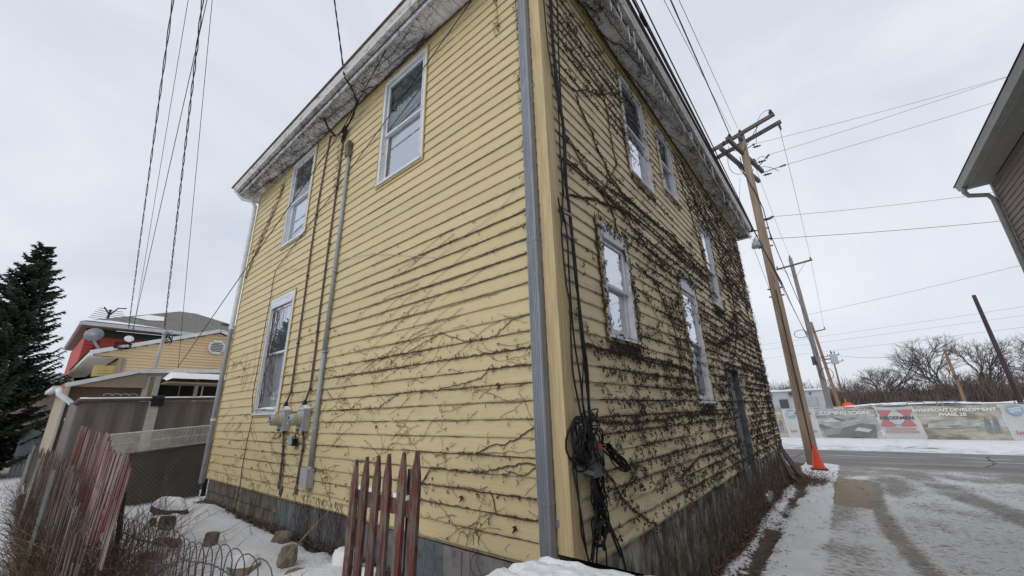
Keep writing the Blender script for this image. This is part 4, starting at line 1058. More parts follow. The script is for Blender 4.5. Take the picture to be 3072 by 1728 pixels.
for c in ((1.85, 14.24, 12.46), (0.66, 14.45, 12.25), (-0.6, 14.24, 11.9), (0.35, 13.3, 11.5), (0.1, 13.3, 11.27), (0.85, 15.4, 11.2)):
    m = MB(); insulator(m, c, 0.085, 0.24); m.build('insulator', MT['insul'], p1)
for c, ax in (((2.0, 14.5, 12.1), (0.1, 0.1, -1)), ((0.95, 14.5, 11.45), (1, 0.5, 0.15)), ((0.97, 14.6, 10.75), (1, .4, .1)), ((1.05, 14.8, 10.2), (1, .4, .1)), ((0.68, 14.5, 8.15), (1, .4, .05)), ((-0.55, 14.4, 11.6), (0.1, -.6, -1)), ((0.40, 14.3, 7.72), (-1, -0.2, 0.3)), ((0.60, 14.62, 5.4), (0.3, 1, 0))):
    m = MB(); insulator(m, c, 0.06, 0.34, ax); m.build('insulator', MT['insul'], p1)
m = MB(); m.lathe((0.30, 14.25, 7.0), [(0.17, 0), (0.16, 0.10), (0.09, 0.26), (0.07, 0.36), (0.0, 0.40)], n=12); m.tube([(0.30, 14.25, 7.38), (0.36, 14.3, 7.5), (0.48, 14.4, 7.5)], 0.02, 6); m.build('lamp_bell', MT['pvc'], p1, smooth=True)
for zz_, sgn in ((7.0, 1), (7.75, 1), (5.3, 1), (5.0, -1), (7.3, 1)):
    q = pp(zz_); m = MB(); m.beam((q.x-0.24, q.y-0.03, zz_), (q.x+0.25, q.y+0.05, zz_+0.02), 0.03, 0.05); m.build('bracket', MT['insul'], p1)
m = MB(); m.tube([(PX(11.2, -0.2)), PX(10.4, -0.17, -.05), PX(9.8, -0.05, -.18), PX(9.2, 0.10, -.16), PX(8.6, 0.2, -.05), PX(7.9, 0.22, 0), PX(7.2, 0.24, 0)], 0.018, 6); m.build('riser_cable', MT['cable'], p1, smooth=True)
m = MB(); m.beam(PX(-0.8, 0.06, -0.197), PX(5.2, 0.03, -0.172), 0.035, 0.02, (0, 1, 0)); m.build('ground_wire_cover', MT['pole_dark'], p1)
for (a, b_, c) in (((1.87, 14.24, 12.7), (1.3, 14.3, 12.95), (1.12, 14.4, 11.5)), ((1.35, 14.7, 10.8), (1.15, 14.7, 11.25), (0.9, 14.9, 10.9)), ((1.6, 14.7, 10.1), (1.3, 14.7, 10.55), (0.95, 15.3, 10.9)), ((0.15, 14.4, 11.9), (-0.3, 14.3, 10.4), (0.45, 14.4, 10.35))):
    P = [Vector(a).lerp(Vector(b_), t/6).lerp(Vector(b_).lerp(Vector(c), t/6), t/6) for t in range(7)]
    m = MB(); m.tube(P, 0.010, 4); m.build('jumper_wire', MT['wire'], p1)

for a, c in (((0.66, 14.45, 11.45), (1.05, 14.52, 11.59)), ((0.95, 15.6, 11.1), (1.42, 14.53, 10.87)), ((1.02, 16.1, 11.0), (1.85, 14.53, 10.19)), ((0.58, 14.47, 8.16), (1.06, 14.52, 8.18)), ((0.58, 14.46, 7.3), (0.82, 14.51, 7.3))):
    m = MB(); m.tube([a, c], 0.018, 5); m.tube([Vector(a).lerp(Vector(c), .80), c], 0.04, 6); m.build('tension_link', MT['insul'], p1)
def simple_pole(label, base, top, r0, r1, mk, arms=(), extra=None, ins=True):
    t = thing('utility_pole', label, 'utility pole', base)
    b = MB(); pole_body(b, base, top, r0, r1, 8); b.build('pole', MT[mk], t, smooth=True)
    for (a, b_, w) in arms:
        m = MB(); m.beam(a, b_, w, w); m.build('crossarm', MT['arm_wood'], t)
        if ins:
            for u in (0.04, 0.96):
                m = MB(); insulator(m, Vector(a).lerp(Vector(b_), u)+Vector((0, 0, w/2)), 0.07, 0.2); m.build('insulator', MT['insul'], t)
    return t
p2 = simple_pole('silvery grey utility pole with a single crossarm, second along the alley line', (0.76, 32.22, LOW), (0.70, 32.22, 11.75), 0.19, 0.12, 'pole_grey',
                 [((-0.32, 32.12, 11.05), (1.98, 32.12, 11.25), 0.11)])
for a, b_ in (((0.72, 32.1, 10.1), (0.0, 32.1, 11.0)), ((0.72, 32.1, 10.1), (1.5, 32.1, 11.1))):
    m = MB(); m.beam(a, b_, 0.035, 0.015); m.build('brace', MT['arm_wood'], p2)
m = MB(); insulator(m, (0.70, 32.22, 11.75), 0.07, 0.25); m.build('insulator', MT['insul'], p2)
m = MB(); m.tube([(0.2+0.45*cos(a)*0.9, 32.0, 5.95+0.28*sin(a)) for a in [2*pi*i/16 for i in range(17)]], 0.02, 5); m.build('wire_coil', MT['wire'], p2)
m = MB(); m.tube([(1.05+0.35*cos(a), 32.0, 3.05+0.42*sin(a)) for a in [2*pi*i/16 for i in range(17)]], 0.02, 5); m.build('wire_coil', MT['wire'], p2)
m = MB(); m.box(0.42, 0.60, 31.95, 32.15, 3.7, 4.3); m.tube([(0.62, 32, 4.2), (0.72, 32, 3.7), (0.66, 32.0, 2.9)], 0.035, 5); m.build('splice_box', MT['insul'], p2)
p3 = simple_pole('orange-brown leaning utility pole carrying a grey transformer can', (1.12, 47.22, LOW), (0.58, 47.22, 9.15), 0.17, 0.11, 'pole_orange',
                 [((-0.1, 47.1, 8.0), (1.6, 47.1, 8.25), 0.10)])
m = MB(); m.lathe((1.62, 47.0, 4.75), [(0.0, 0), (0.28, 0.02), (0.30, 0.05), (0.30, 0.92), (0.26, 0.98), (0, 1.0)], n=14); m.build('transformer_can', MT['bldg_white'], p3, smooth=False)
m = MB(); insulator(m, (1.5, 47.0, 5.75), 0.08, 0.35); insulator(m, (1.75, 47.0, 5.75), 0.08, 0.25); m.beam((0.9, 47.1, 5.3), (1.4, 47.0, 5.3), 0.05, 0.12); m.beam((0.2, 47.1, 5.5), (1.2, 47.0, 5.55), 0.06, 0.06); m.build('bracket', MT['insul'], p3)
simple_pole('distant pole with two short crossarms rising behind the orange warning sign', (1.38, 67.23, LOW), (1.44, 67.23, 7.9), 0.13, 0.08, 'pole_orange',
            [((0.93, 67.1, 7.40), (2.25, 67.1, 7.48), 0.09), ((0.5, 67.1, 6.42), (2.5, 67.1, 6.60), 0.09)])
p5 = simple_pole('distant leaning pole with one crossarm in front of the bare trees', (10.70, 56.58, LOW), (10.55, 56.58, 6.2), 0.16, 0.11, 'pole_orange',
            [((9.85, 56.5, 5.90), (11.1, 56.5, 6.0), 0.09)])
m = MB(); m.box(10.42, 10.82, 56.3, 56.45, 3.15, 3.5); m.build('dark_box', MT['insul'], p5)
simple_pole('dark bare pole without crossarms leaning behind the banner fence on the right', (8.74, 30.5, LOW), (8.58, 30.54, 6.78), 0.125, 0.085, 'pole_dark')

def wire(label, a, b_, sag=0.15, r=0.006, matk='wire', cat='overhead wire', group=None, n=30, tw=0.0):
    return drop(label, a, b_, sag, r, tw, cat, group, n, matk)
# bundle: thick telephone cables right over the alley eave
ATT = Vector((0.80, 14.62, 5.4))
names = ['thick black telephone cable closest to the gutter, over the alley', 'black telephone cable second from the gutter with a splice case, over the alley',
         'slim black cable between the two thick ones over the alley', 'purple-brown cable farthest from the gutter of the alley bundle']
for i, ((x, y, z), dz, r) in enumerate([((0.75, 0.854, 5.825), 0.12, .012), ((0.75, 1.05, 6.03), 0.02, .015), ((0.75, 1.163, 6.149), -0.10, .007), ((0.75, 1.45, 6.45), -0.24, .010)]):
    near = Vector((x, y, z)); att = ATT+Vector((0, 0, dz))
    wire(names[i], near+(near-att)*0.5, att, 0.0, r, 'wire')
    wire('%s black cable of the span between the first and second poles' % ('uppermost', 'second', 'third', 'lowest')[i], att, (0.76+0.08*i, 32.05, 4.45-0.1*i), 0.25, r*0.55, 'wire')
m = MB(); q = Vector((0.76, 1.33, 6.14)); dd = (Vector((0.75, 1.05, 6.03))-ATT).normalized()
L0_ = Vector((0.75, 1.05, 6.03))
m.tube([L0_-dd*t for t in (0.22, 0.26, 0.42, 0.46)], [0.016, 0.026, 0.026, 0.016], 8)
meta(m.build('splice_case', MT['cable'], loc=(0.755, 1.6, 6.0), smooth=True), 'short fat black splice sleeve on the alley telephone cable', 'splice case')
# upper conductors
for lab, nr, far, r, tw in (('thick twisted power cable climbing to the top crossarms', (0.73, 3.857, 9.0), (0.33, 14.3, 12.0), .014, 0.014),
                        ('thin bare wire running alongside the twisted power cable', (0.626, 3.767, 9.0), (0.37, 14.38, 12.55), .006, 0),
                        ('thin bare wire farthest right of the alley line', (0.86, 3.968, 9.0), (0.62, 14.40, 12.55), .006, 0)):
    nr = Vector(nr); far = Vector(far); wire(lab, nr+(nr-far)*0.6, far, 0.0, r, 'wire', tw=tw)
wire('thin conductor from the first pole top to the second pole crossarm end', (2.0, 14.5, 11.95), (1.9, 32.12, 11.4), 0.5, 0.007)
wire('thin conductor from the first pole to the second pole top', (0.85, 14.6, 10.9), (0.70, 32.2, 12.0), 0.3, 0.006)
wire('wavy twisted cable from the first pole mid-height to the second pole', (0.80, 14.6, 7.7), (0.85, 32.1, 6.6), 0.4, 0.014, tw=0.02)
wire('thin conductor from the second pole to the third pole', (1.9, 32.12, 11.4), (1.5, 47.1, 8.4), 0.3, 0.008)
wire('telephone cable from the second pole to the third pole', (0.8, 32.0, 4.4), (1.1, 47.1, 4.9), 0.3, 0.02)
wire('thin guy wire beside the first pole slanting toward the house', (0.3, 14.3, 10.2), (0.20, 11.6, 7.2), 0.0, 0.006)
wire('slack drop wire below the eave running to the first pole', (0.42, 11.6, 6.3), (0.55, 14.3, 3.9), 0.05, 0.006)
# spans leaving the first pole to the right
for lab, a, m2 in (('topmost thin wire crossing the sky to the upper right', (1.05, 14.52, 11.59), (8.93, 21.18, 14.65)), ('second thin wire crossing the sky to the right', (1.42, 14.53, 10.87), (10.36, 20.7, 14.24)),
                  ('third thin wire crossing the sky toward the taupe house', (1.85, 14.53, 10.19), (9.94, 20.85, 13.37)), ('fourth thin wire running level to the taupe house gutter', (1.06, 14.52, 8.18), (7.51, 21.56, 9.84)),
                  ('fifth slightly wavy wire ending behind the taupe downspout', (0.82, 14.51, 7.3), (8.01, 21.44, 8.4)), ('lowest thin wire reaching the taupe house downspout', (0.9, 30.0, 6.9), (10.5, 27.5, 7.75))):
    a = Vector(a); m2 = Vector(m2); wire(lab, a, a+(m2-a)*2.2, 0.25, 0.007 if 'fifth' not in lab else 0.010)
FAR = [((-9, 47.0, 7.2), (19, 45.5, 8.2)), ((-9, 47.0, 6.7), (19, 45.5, 7.5)), ((-9, 47.0, 5.8), (19, 45.5, 6.6))]
for k in range(3):
    wire('%s far wire crossing the sky behind the second pole' % ('uppermost', 'middle', 'lowest')[k], FAR[k][0], FAR[k][1], 0.1, 0.007)
wire('far thin wire from the distant pole to the leaning distant pole', (1.6, 67.2, 7.5), (10.5, 56.6, 6.1), 0.6, 0.015)
# ------------------------------------------------------------------ climbing vines
def surf(z): 
    fr = (z/E_) % 1.0
    return (0.020*(1-fr)+0.004*fr) if z > 0 else 0.0
class Vine:
    def __init__(s, side, slope_out=None):
        s.side = side; s.tw = MB(); s.be = MB(); s.th = MB()
    def P(s, a, z, o=0.0):
        if s.side == 'L': return (a, -(surf(z)+o), z)
        if s.side == 'R': return ((surf(z)+o), a, z)
        if s.side == 'SL': return (a, -z, ZS-0.006-o)        # under the yard soffit: z is the distance out from the wall
        if s.side == 'SR': return (z, a, ZS-0.006-o)
    def stem(s, pts, r0, r1, mb=None, n=3, off=0.004):
        k = len(pts)
        (mb or s.tw).tube([s.P(a, z, off+r0*0.6+(0.006*random.random())) for a, z in pts], [r0+(r1-r0)*i/(k-1) for i in range(k)], n, cap=False)
    def spur(s, a, z, L, ang, r=0.0013):
        if s.side == 'R': r *= 1.5
        a1 = a+L*cos(ang)*0.55; z1 = z+L*sin(ang)*0.55; ang2 = ang+random.uniform(-1.1, 1.1)
        p = [s.P(a, z, 0.005), s.P(a1, z1, 0.012+random.random()*0.012), s.P(a1+L*0.5*cos(ang2), z1+L*0.5*sin(ang2), 0.01+random.random()*0.03)]
        s.tw.tube(p, [r*1.3, r, r*0.8], 3, cap=False)
        return a1+L*0.5*cos(ang2), z1+L*0.5*sin(ang2)
    def cluster(s, a, z, size=0.05, n=6, hang=True):
        o = random.uniform(0.012, 0.04)
        top = s.P(a, z, o)
        L = size*random.uniform(0.8, 1.6)
        if s.side in 'LR':
            end = (a+random.uniform(-.012, .012), z-L)
            s.tw.tube([top, s.P(end[0], end[1], o+0.01)], [0.0015, 0.001], 3, cap=False)
            for i in range(n):
                t = random.uniform(0.25, 1.05)
                c = s.P(a+(end[0]-a)*t+random.uniform(-.3, .3)*size, z-L*t, o+random.uniform(-.008, .018))
                s.be.octa(c, random.uniform(0.0034, 0.0068)*(1.35 if s.side == 'R' else 0.85))
        else:
            c0 = Vector(top)
            for i in range(n):
                s.be.octa(c0+Vector((random.uniform(-.5, .5)*size, random.uniform(-.5, .5)*size, -random.random()*L)), random.uniform(0.003, 0.0055))
    def walk(s, a, z, ang, L, step=0.035, wander=0.25, r=0.0025, spur_p=0.6, cl_p=0.12, snap=0.0, cl_size=0.05, bounds=None, spur_L=0.035, fork=0.0, depth=0, target=None):
        pts = [(a, z)]; n = max(2, int(L/step)); base = ang
        for i in range(n):
            ang += random.uniform(-wander, wander)
            ang += (base-ang)*0.18
            a2 = a+step*cos(ang); z2 = z+step*sin(ang)
            if snap and s.side in 'LR':      # tendency to creep along the lower edge of a board
                zz = round(z2/E_)*E_-0.006
                if abs(z2-zz) < 0.035: z2 += (zz-z2)*snap
            if bounds and not bounds(a2, z2): break
            a, z = a2, z2; pts.append((a, z))
            if random.random() < spur_p:
                e = s.spur(a, z, spur_L*random.uniform(0.4, 1.3), ang+random.choice((-1, 1))*random.uniform(0.7, 1.6))
                if random.random() < cl_p: s.cluster(e[0], e[1], cl_size, random.randint(4, 8))
            if fork and depth < 2 and random.random() < fork:
                s.walk(a, z, ang+random.choice((-1, 1))*random.uniform(0.35, 0.9), L*(1-i/n)*random.uniform(0.3, 0.8), step, wander, r*0.75, spur_p, cl_p, 0.0 if depth else snap, cl_size, bounds, spur_L, fork*0.6, depth+1)
        if len(pts) > 1: s.stem(pts, r, max(0.0011, r*0.5))
        return pts
    def path(s, pts, r0, r1, jit=0.012, n=5, dense=0.04, sp=0.5, clp=0.3, own=None, cl_size=0.05, twin=0):
        fine = []
        for (a0, z0), (a1, z1) in zip(pts, pts[1:]):
            k = max(1, int(hypot(a1-a0, z1-z0)/dense))
            for i in range(k): t = i/k; fine.append((a0+(a1-a0)*t+random.uniform(-jit, jit), z0+(z1-z0)*t+random.uniform(-jit, jit)))
        fine.append(pts[-1])
        s.stem(fine, r0, r1, own or s.th, n)
        for q in range(twin):
            s.stem([(a+random.uniform(-.03, .03), z+random.uniform(-.03, .03)) for a, z in fine], r0*0.4, r1*0.4)
        for a, z in fine:
            if random.random() < sp:
                e = s.spur(a, z, random.uniform(.02, .07), random.uniform(0, 2*pi), 0.0022)
                if random.random() < clp: s.cluster(e[0], e[1], cl_size, random.randint(5, 9))

random.seed(11)
def on_right(a, z): return 0.17 < a < YF+0.02 and -0.05 < z < 6.45
def in_win(a, z, side='R', m=0.0):
    for h in (WIN_R+[DOOR_R] if side == 'R' else WIN_L):
        if h[0]+m < a < h[1]-m and h[2]+m < z < h[3]-m: return True
    return False
VR = Vine('R')
vt = thing('climbing_vine', 'dense leafless brown vine with black berry stalks covering the alley wall of the yellow house', 'vine', (0.05, 6.0, -0.8))
# long stems read off the wall
VPATH = [
 ([(0.30, 4.70), (0.53, 4.74), (0.70, 4.80), (1.05, 5.08), (1.35, 5.2), (1.77, 5.56), (2.17, 5.82)], .007, .005, 1),
 ([(0.68, 4.70), (0.82, 4.53), (1.0, 4.39), (1.07, 4.25), (1.28, 4.12), (1.40, 3.95), (1.55, 3.95), (1.79, 3.85), (2.3, 3.88), (3.1, 3.9)], .009, .005, 2),
 ([(0.30, 3.93), (0.49, 3.91), (0.63, 3.78), (0.81, 3.74), (1.0, 3.67), (1.19, 3.64), (1.53, 3.62), (2.3, 3.63)], .007, .005, 1),
 ([(0.28, 3.62), (0.53, 3.63), (0.79, 3.63), (1.04, 3.63), (1.22, 3.60), (1.53, 3.59), (2.4, 3.3), (3.3, 3.2)], .008, .006, 1),
 ([(1.50, 5.5), (1.54, 5.27), (1.61, 5.09), (1.59, 4.77), (1.63, 4.48), (1.70, 4.28), (1.39, 3.92), (1.17, 3.65)], .007, .009, 0),
 ([(0.33, 3.20), (0.96, 3.42), (1.99, 3.64), (2.82, 3.66), (3.68, 3.62), (4.72, 3.65), (5.67, 3.65)], .010, .007, 2),
 ([(1.0, 3.61), (1.32, 3.47), (1.50, 3.12), (1.72, 2.53), (1.75, 2.07), (1.70, 1.75)], .009, .007, 1),
 ([(0.42, 1.68), (0.91, 1.67), (1.61, 1.68), (2.53, 1.68), (3.40, 1.65), (3.7, 1.5)], .013, .008, 2),
 ([(1.39, 3.76), (2.3, 3.86), (3.14, 3.88), (3.85, 3.97), (5.0, 3.75), (6.0, 3.72)], .009, .006, 2),
 ([(6.0, 5.6), (6.6, 5.5), (7.02, 5.3), (7.6, 4.95), (7.95, 4.7), (8.47, 3.9), (8.2, 3.0), (7.5, 2.4), (7.0, 2.09)], .010, .008, 3),
 ([(0.42, 1.02), (1.19, 0.97), (2.2, 0.98), (3.13, 1.01), (4.5, 1.0), (5.77, 0.96)], .009, .006, 2),
 ([(1.28, 0.57), (1.1, 0.5), (0.94, 0.43), (0.80, 0.37), (0.70, 0.31)], .010, .006, 0),
 ([(0.55, 0.62), (0.9, 0.3), (1.3, 0.09), (1.6, -0.02)], .008, .006, 1),
 ([(0.85, 3.18), (0.84, 2.8), (0.86, 2.4), (0.88, 2.0), (0.86, 1.75)], .008, .006, 2),
 ([(2.05, 5.2), (2.12, 4.9), (2.15, 4.5), (2.3, 4.3), (2.9, 4.3)], .006, .005, 1),
 ([(4.9, 6.3), (5.6, 5.9), (6.6, 5.6), (7.8, 5.0), (9.0, 4.4), (10.5, 4.0)], .008, .005, 3),
 ([(5.5, 6.35), (6.8, 6.0), (8.2, 5.5), (9.8, 5.0), (11.0, 4.7)], .008, .005, 3),
 ([(7.3, 2.2), (8.6, 2.0), (9.8, 1.8), (11.2, 1.9)], .009, .005, 3),
 ([(1.9, 2.9), (2.6, 2.8), (3.0, 2.3), (3.6, 2.3)], .007, .004, 2),
 ([(4.8, 2.3), (5.6, 2.25), (6.3, 2.4), (7.4, 2.7), (8.8, 2.8), (10.4, 3.2)], .009, .005, 3),
 ([(4.7, 1.5), (5.3, 1.35), (5.9, 1.5)], .008, .005, 2),
 ([(2.4, 0.3), (3.4, 0.45), (4.6, 0.4), (5.8, 0.5)], .008, .005, 2),
 ([(3.0, 1.35), (3.2, 2.0), (2.9, 2.7)], .006, .004, 1),
 ([(7.5, 0.1), (8.2, 0.6), (9.1, 0.9), (10.2, 1.3), (11.2, 1.4)], .009, .005, 3),
 ([(7.9, 3.2), (9.0, 3.5), (10.1, 3.3), (11.2, 3.6)], .009, .005, 3),
 ([(10.6, -0.3), (10.5, 1.2), (10.8, 2.5), (10.4, 3.9), (10.9, 5.2), (10.6, 6.2)], .012, .006, 3),
 ([(5.9, 4.1), (5.7, 4.7), (5.4, 5.3), (5.0, 5.9), (4.95, 6.3)], .008, .006, 2)]
for pts, r0, r1, tw in VPATH:
    m = MB(); VR.path(pts, r0, r1, own=m, sp=0.65, clp=0.55, twin=tw)
    m.build('stem', MT['vine_pale'] if tw == 0 else MT['vine'], vt)
def dens(a, z):
    d = 0.10
    if a < 2.2 and 4.85 < z < 6.25: d = 0.72
    if a > 0.45 and z < 1.75: d = 0.66
    if a > 1.7 and 1.0 < z < 3.9: d = 0.78
    if 2.0 < a < 6.0 and z > 3.9: d = 0.13
    if a > 4.7 and z < 3.3: d = 0.85
    if a > 6.9: d = 0.80 if z > 3.2 else 1.0
    if a > 4.9 and z > 5.1: d = 0.75
    if a < 1.0 and z < 3.1 and z > 1.7: d = 0.35
    if a < 0.42 and z < 3: d = 0.0
    return d
# creepers along the board edges
for k in range(1, 44):
  z = k*E_-0.007
  for rep in range(2):
    a = 0.2+0.4*rep
    while a < YF:
        d = dens(a, z)
        L = random.uniform(0.5, 1.7)
        if random.random() < (d*1.05 if rep == 0 else (d-0.3)*0.8) and not in_win(a, z):
            up = (a < 2.2 and z > 4.8)
            VR.walk(a, z, random.uniform(-.06, .06), L, 0.04, 0.16, random.uniform(.003, .0062), 0.95, 0.42 if not up else 0.38, 0.75, 0.045, on_right, 0.040)
        a += L*random.uniform(0.75, 1.15)
# wandering stems
cnt = 0
while cnt < 620:
    a = random.uniform(0.4, YF); z = random.uniform(0.0, 6.3)
    if random.random() > dens(a, z)*1.0: continue
    cnt += 1
    if in_win(a, z, 'R', 0.06): 
        if random.random() < 0.75: continue
    ang = random.choice((random.uniform(-.8, .8), random.uniform(2.4, 3.9), random.uniform(-.6, .3)))
    L = random.uniform(0.25, 1.0)
    VR.walk(a, z, ang, L, 0.035, 0.30, random.uniform(.0018, .0035), 0.6, 0.45, 0.25, 0.055, lambda p, q: on_right(p, q) and not in_win(p, q, 'R', 0.10), 0.042, 0.05)
# ragged fringes round the windows and lone hanging berry stalks
for h in WIN_R+[DOOR_R]:
    near = 1.0 if h[0] < 1 else (0.8 if h[2] < 4 else 0.25)
    per = []
    for i in range(int(420*near)):
        sdx = random.random()
        if sdx < 0.45: a, z = (random.choice((h[0], h[1]))+random.uniform(-.07, .07), random.uniform(h[2], h[3]))
        elif sdx < 0.8: a, z = (random.uniform(h[0], h[1]), h[2]+random.uniform(-.12, .05))
        else: a, z = (random.uniform(h[0], h[1]), h[3]+random.uniform(-.08, .08))
        VR.spur(a, z, random.uniform(.03, .09), random.uniform(0, 6.28), 0.0016)
        if random.random() < 0.6: VR.cluster(a, z, 0.055, 6)
for i in range(3800):
    a = random.uniform(0.4, YF); z = random.randint(1, 42)*E_+random.uniform(-0.03, 0.015)
    if fbm(a*1.4, z*1.4, 33, 3) < -0.02: continue
    if random.random() < dens(a, z) and not in_win(a, z, 'R', 0.04): VR.cluster(a, z, random.uniform(.03, .065), random.randint(4, 8))
# hanging pieces past the far corner and the free-hanging twigs under the eave
for i in range(60):
    z = random.uniform(0.3, 6.3); y = YF+random.uniform(-0.02, 0.03)
    VR.tw.tube([(0.03, y, z), (0.05, y+random.uniform(.02, .09), z+random.uniform(-.05, .04)), (0.06, y+random.uniform(.04, .12), z-random.uniform(.02, .12))], [.002, .0018, .0012], 3, cap=False)
    for q in range(4): VR.be.octa((0.05+random.uniform(-.03, .05), y+random.uniform(.02, .1), z-random.random()*.1), 0.006)
VR.tw.build('twigs', MT['vine'], vt, kind='stuff'); VR.be.build('berry_stalks', MT['berry'], vt, kind='stuff')

# under the alley eave
def eave_vine(side, a0, a1, n, label, depth, mainpts, dfun):
    v = Vine(side); t = thing('climbing_vine', label, 'vine', v.P((a0+a1)/2, 0.05, 0.0))
    for pts, r0, r1 in mainpts:
        m = MB(); v.path(pts, r0, r1, 0.008, own=m, sp=0.35, clp=0.3, n=6); m.build('stem', MT['vine'], t)
    for i in range(n):
        a = random.uniform(a0, a1)
        if random.random() > dfun(a): continue
        o = random.uniform(0.02, depth)
        ang = random.choice((random.uniform(-.6, .6), random.uniform(2.5, 3.8), random.uniform(0.9, 1.9)))
        v.walk(a, o, ang, random.uniform(0.15, 0.7), 0.03, 0.30, random.uniform(.0015, .0032), 0.45, 0.40, 0, 0.05, lambda p, q: a0 < p < a1 and 0.012 < q < depth, 0.035, 0.06)
    # ragged fringe hanging on the gutter edge
    for i in range(int(n*3.4)):
        a = random.uniform(a0, a1)
        if random.random() > dfun(a): continue
        o = depth+random.uniform(-0.02, 0.12); z = ZS+random.uniform(-0.05, 0.06)
        w = (a, -o, z) if side == 'SL' else (o, a, z)
        p = [Vector(w)]
        for q in range(3): p.append(p[-1]+Vector((random.uniform(-.035, .035), random.uniform(-.035, .035), random.uniform(-.05, .02))))
        v.tw.tube(p, [.0022, .002, .0016, .0012], 3, cap=False)
        if random.random() < .6:
            for q in range(5): v.be.octa(p[random.randint(1, 3)]+Vector((random.uniform(-.02, .02), random.uniform(-.02, .02), random.uniform(-.03, .01))), random.uniform(.003, .006))
    v.tw.build('twigs', MT['vine'], t, kind='stuff'); v.be.build('berry_stalks', MT['berry'], t, kind='stuff')
    return t
random.seed(31)
eave_vine('SR', 0.1, YF+0.3, 400, 'tangled bare vine creeping under the white soffit over the alley', 0.35,
    [([(0.1, .05), (0.6, .06), (1.35, .07), (2.1, .05), (3.2, .06), (4.4, .05), (5.6, .06), (7.0, .05), (9.0, .05), (11.2, .06)], .016, .009),
     ([(1.6, .06), (1.9, .14), (2.0, .22), (2.3, .25), (2.9, .30)], .009, .005), ([(1.15, .30), (1.3, .22), (1.2, .15), (1.0, .10)], .008, .004),
     ([(2.4, .06), (3.2, .14), (4.0, .20), (4.6, .25)], .008, .004), ([(0.7, .3), (1.0, .24), (1.5, .26), (2.2, .31)], .007, .004),
     ([(4.6, .05), (5.2, .2), (5.8, .3)], .007, .004), ([(7.5, .05), (8.0, .2), (8.8, .28)], .007, .004)], lambda a: 0.95)
eave_vine('SL', XL-0.35, -0.5, 300, 'bare vine with a thick brown stem running under the white soffit over the yard', 0.35,
    [([(-0.9, .02), (-1.46, .03), (-1.95, .05), (-2.8, .05), (-3.9, .03), (-4.4, .04), (-5.5, .03), (-6.6, .05), (-7.6, .12), (-8.6, .2)], .022, .008),
     ([(-1.9, .04), (-2.3, .12), (-2.9, .14), (-3.5, .22)], .008, .004), ([(-3.3, .04), (-3.6, .15), (-4.2, .2), (-4.9, .25)], .007, .004),
     ([(-5.0, .04), (-5.6, .15), (-6.2, .16)], .007, .004), ([(-2.1, .30), (-2.6, .24), (-3.1, .26)], .006, .004)], lambda a: 0.25+0.65*smooth01((-1.2-a)/1.0)+0.3*smooth01((-6-a)/2))

# ---- yard wall
random.seed(77)
VL = Vine('L')
vl = thing('climbing_vine', 'thin leafless vine fanning out along the clapboards of the yard wall from the corner downspout', 'vine', (-1.5, -0.05, -0.4))
def on_left(a, z): return XL+0.05 < a < -0.24 and 0.0 < z < 6.4 and not in_win(a, z, 'L', 0.05)
LP = [([(-0.201, 1.024), (-0.343, 0.951), (-0.445, 0.889), (-0.548, 0.866), (-0.607, 0.844), (-0.703, 0.842), (-0.83, 0.80), (-0.945, 0.755), (-1.2, 0.75)], .006, .0045),
      ([(-1.05, 0.60), (-1.35, 0.60), (-1.58, 0.60), (-1.64, 0.53), (-1.70, 0.46), (-1.8, 0.38)], .008, .006),
      ([(-0.19, 0.713), (-0.262, 0.695), (-0.398, 0.707), (-0.577, 0.669), (-0.818, 0.618), (-1.078, 0.597)], .007, .005),
      ([(-0.191, 0.698), (-0.315, 0.661), (-0.391, 0.614), (-0.545, 0.623), (-0.649, 0.608)], .005, .0035),
      ([(-0.788, 0.458), (-0.741, 0.383), (-0.713, 0.308)], .0055, .0045),
      ([(-0.211, 0.297), (-0.719, 0.30), (-1.067, 0.30), (-1.57, 0.30), (-2.2, 0.30)], .006, .004),
      ([(-0.22, 0.45), (-0.9, 0.45), (-1.6, 0.45), (-2.4, 0.44), (-3.1, 0.45)], .005, .003),
      ([(-0.22, 1.65), (-1.0, 1.65), (-1.9, 1.65), (-2.7, 1.63), (-3.8, 1.65)], .005, .003),
      ([(-0.22, 1.95), (-0.5, 1.93), (-0.7, 1.8), (-1.1, 1.8), (-1.5, 1.95), (-2.1, 1.8), (-3.0, 1.8)], .0045, .003),
      ([(-0.25, 1.50), (-0.8, 1.50), (-0.9, 1.42), (-1.5, 1.35), (-2.2, 1.35), (-2.6, 1.2), (-3.6, 1.2)], .0045, .003),
      ([(-0.303, 5.859), (-0.285, 5.506), (-0.271, 5.095), (-0.267, 4.833), (-0.306, 4.594), (-0.251, 4.345), (-0.243, 4.066), (-0.284, 3.761), (-0.268, 3.515), (-0.24, 3.14), (-0.245, 2.798), (-0.25, 2.465)], .0035, .003),
      ([(-0.62, 6.3), (-0.60, 5.9), (-0.59, 5.6)], .003, .002),
      ([(-8.6, 4.3), (-8.3, 4.75), (-8.0, 5.0), (-7.7, 5.35), (-7.35, 5.8), (-7.1, 6.2)], .006, .004),
      ([(-8.5, 4.9), (-8.1, 5.2), (-7.8, 5.45)], .005, .003)]
for i, (pts, r0, r1) in enumerate(LP):
    m = MB(); VL.path(pts, r0, r1, 0.009, own=m, sp=0.6, clp=0.30 if i < 10 else 0.5, dense=0.035); m.build('stem', MT['vine_pale'], vl)
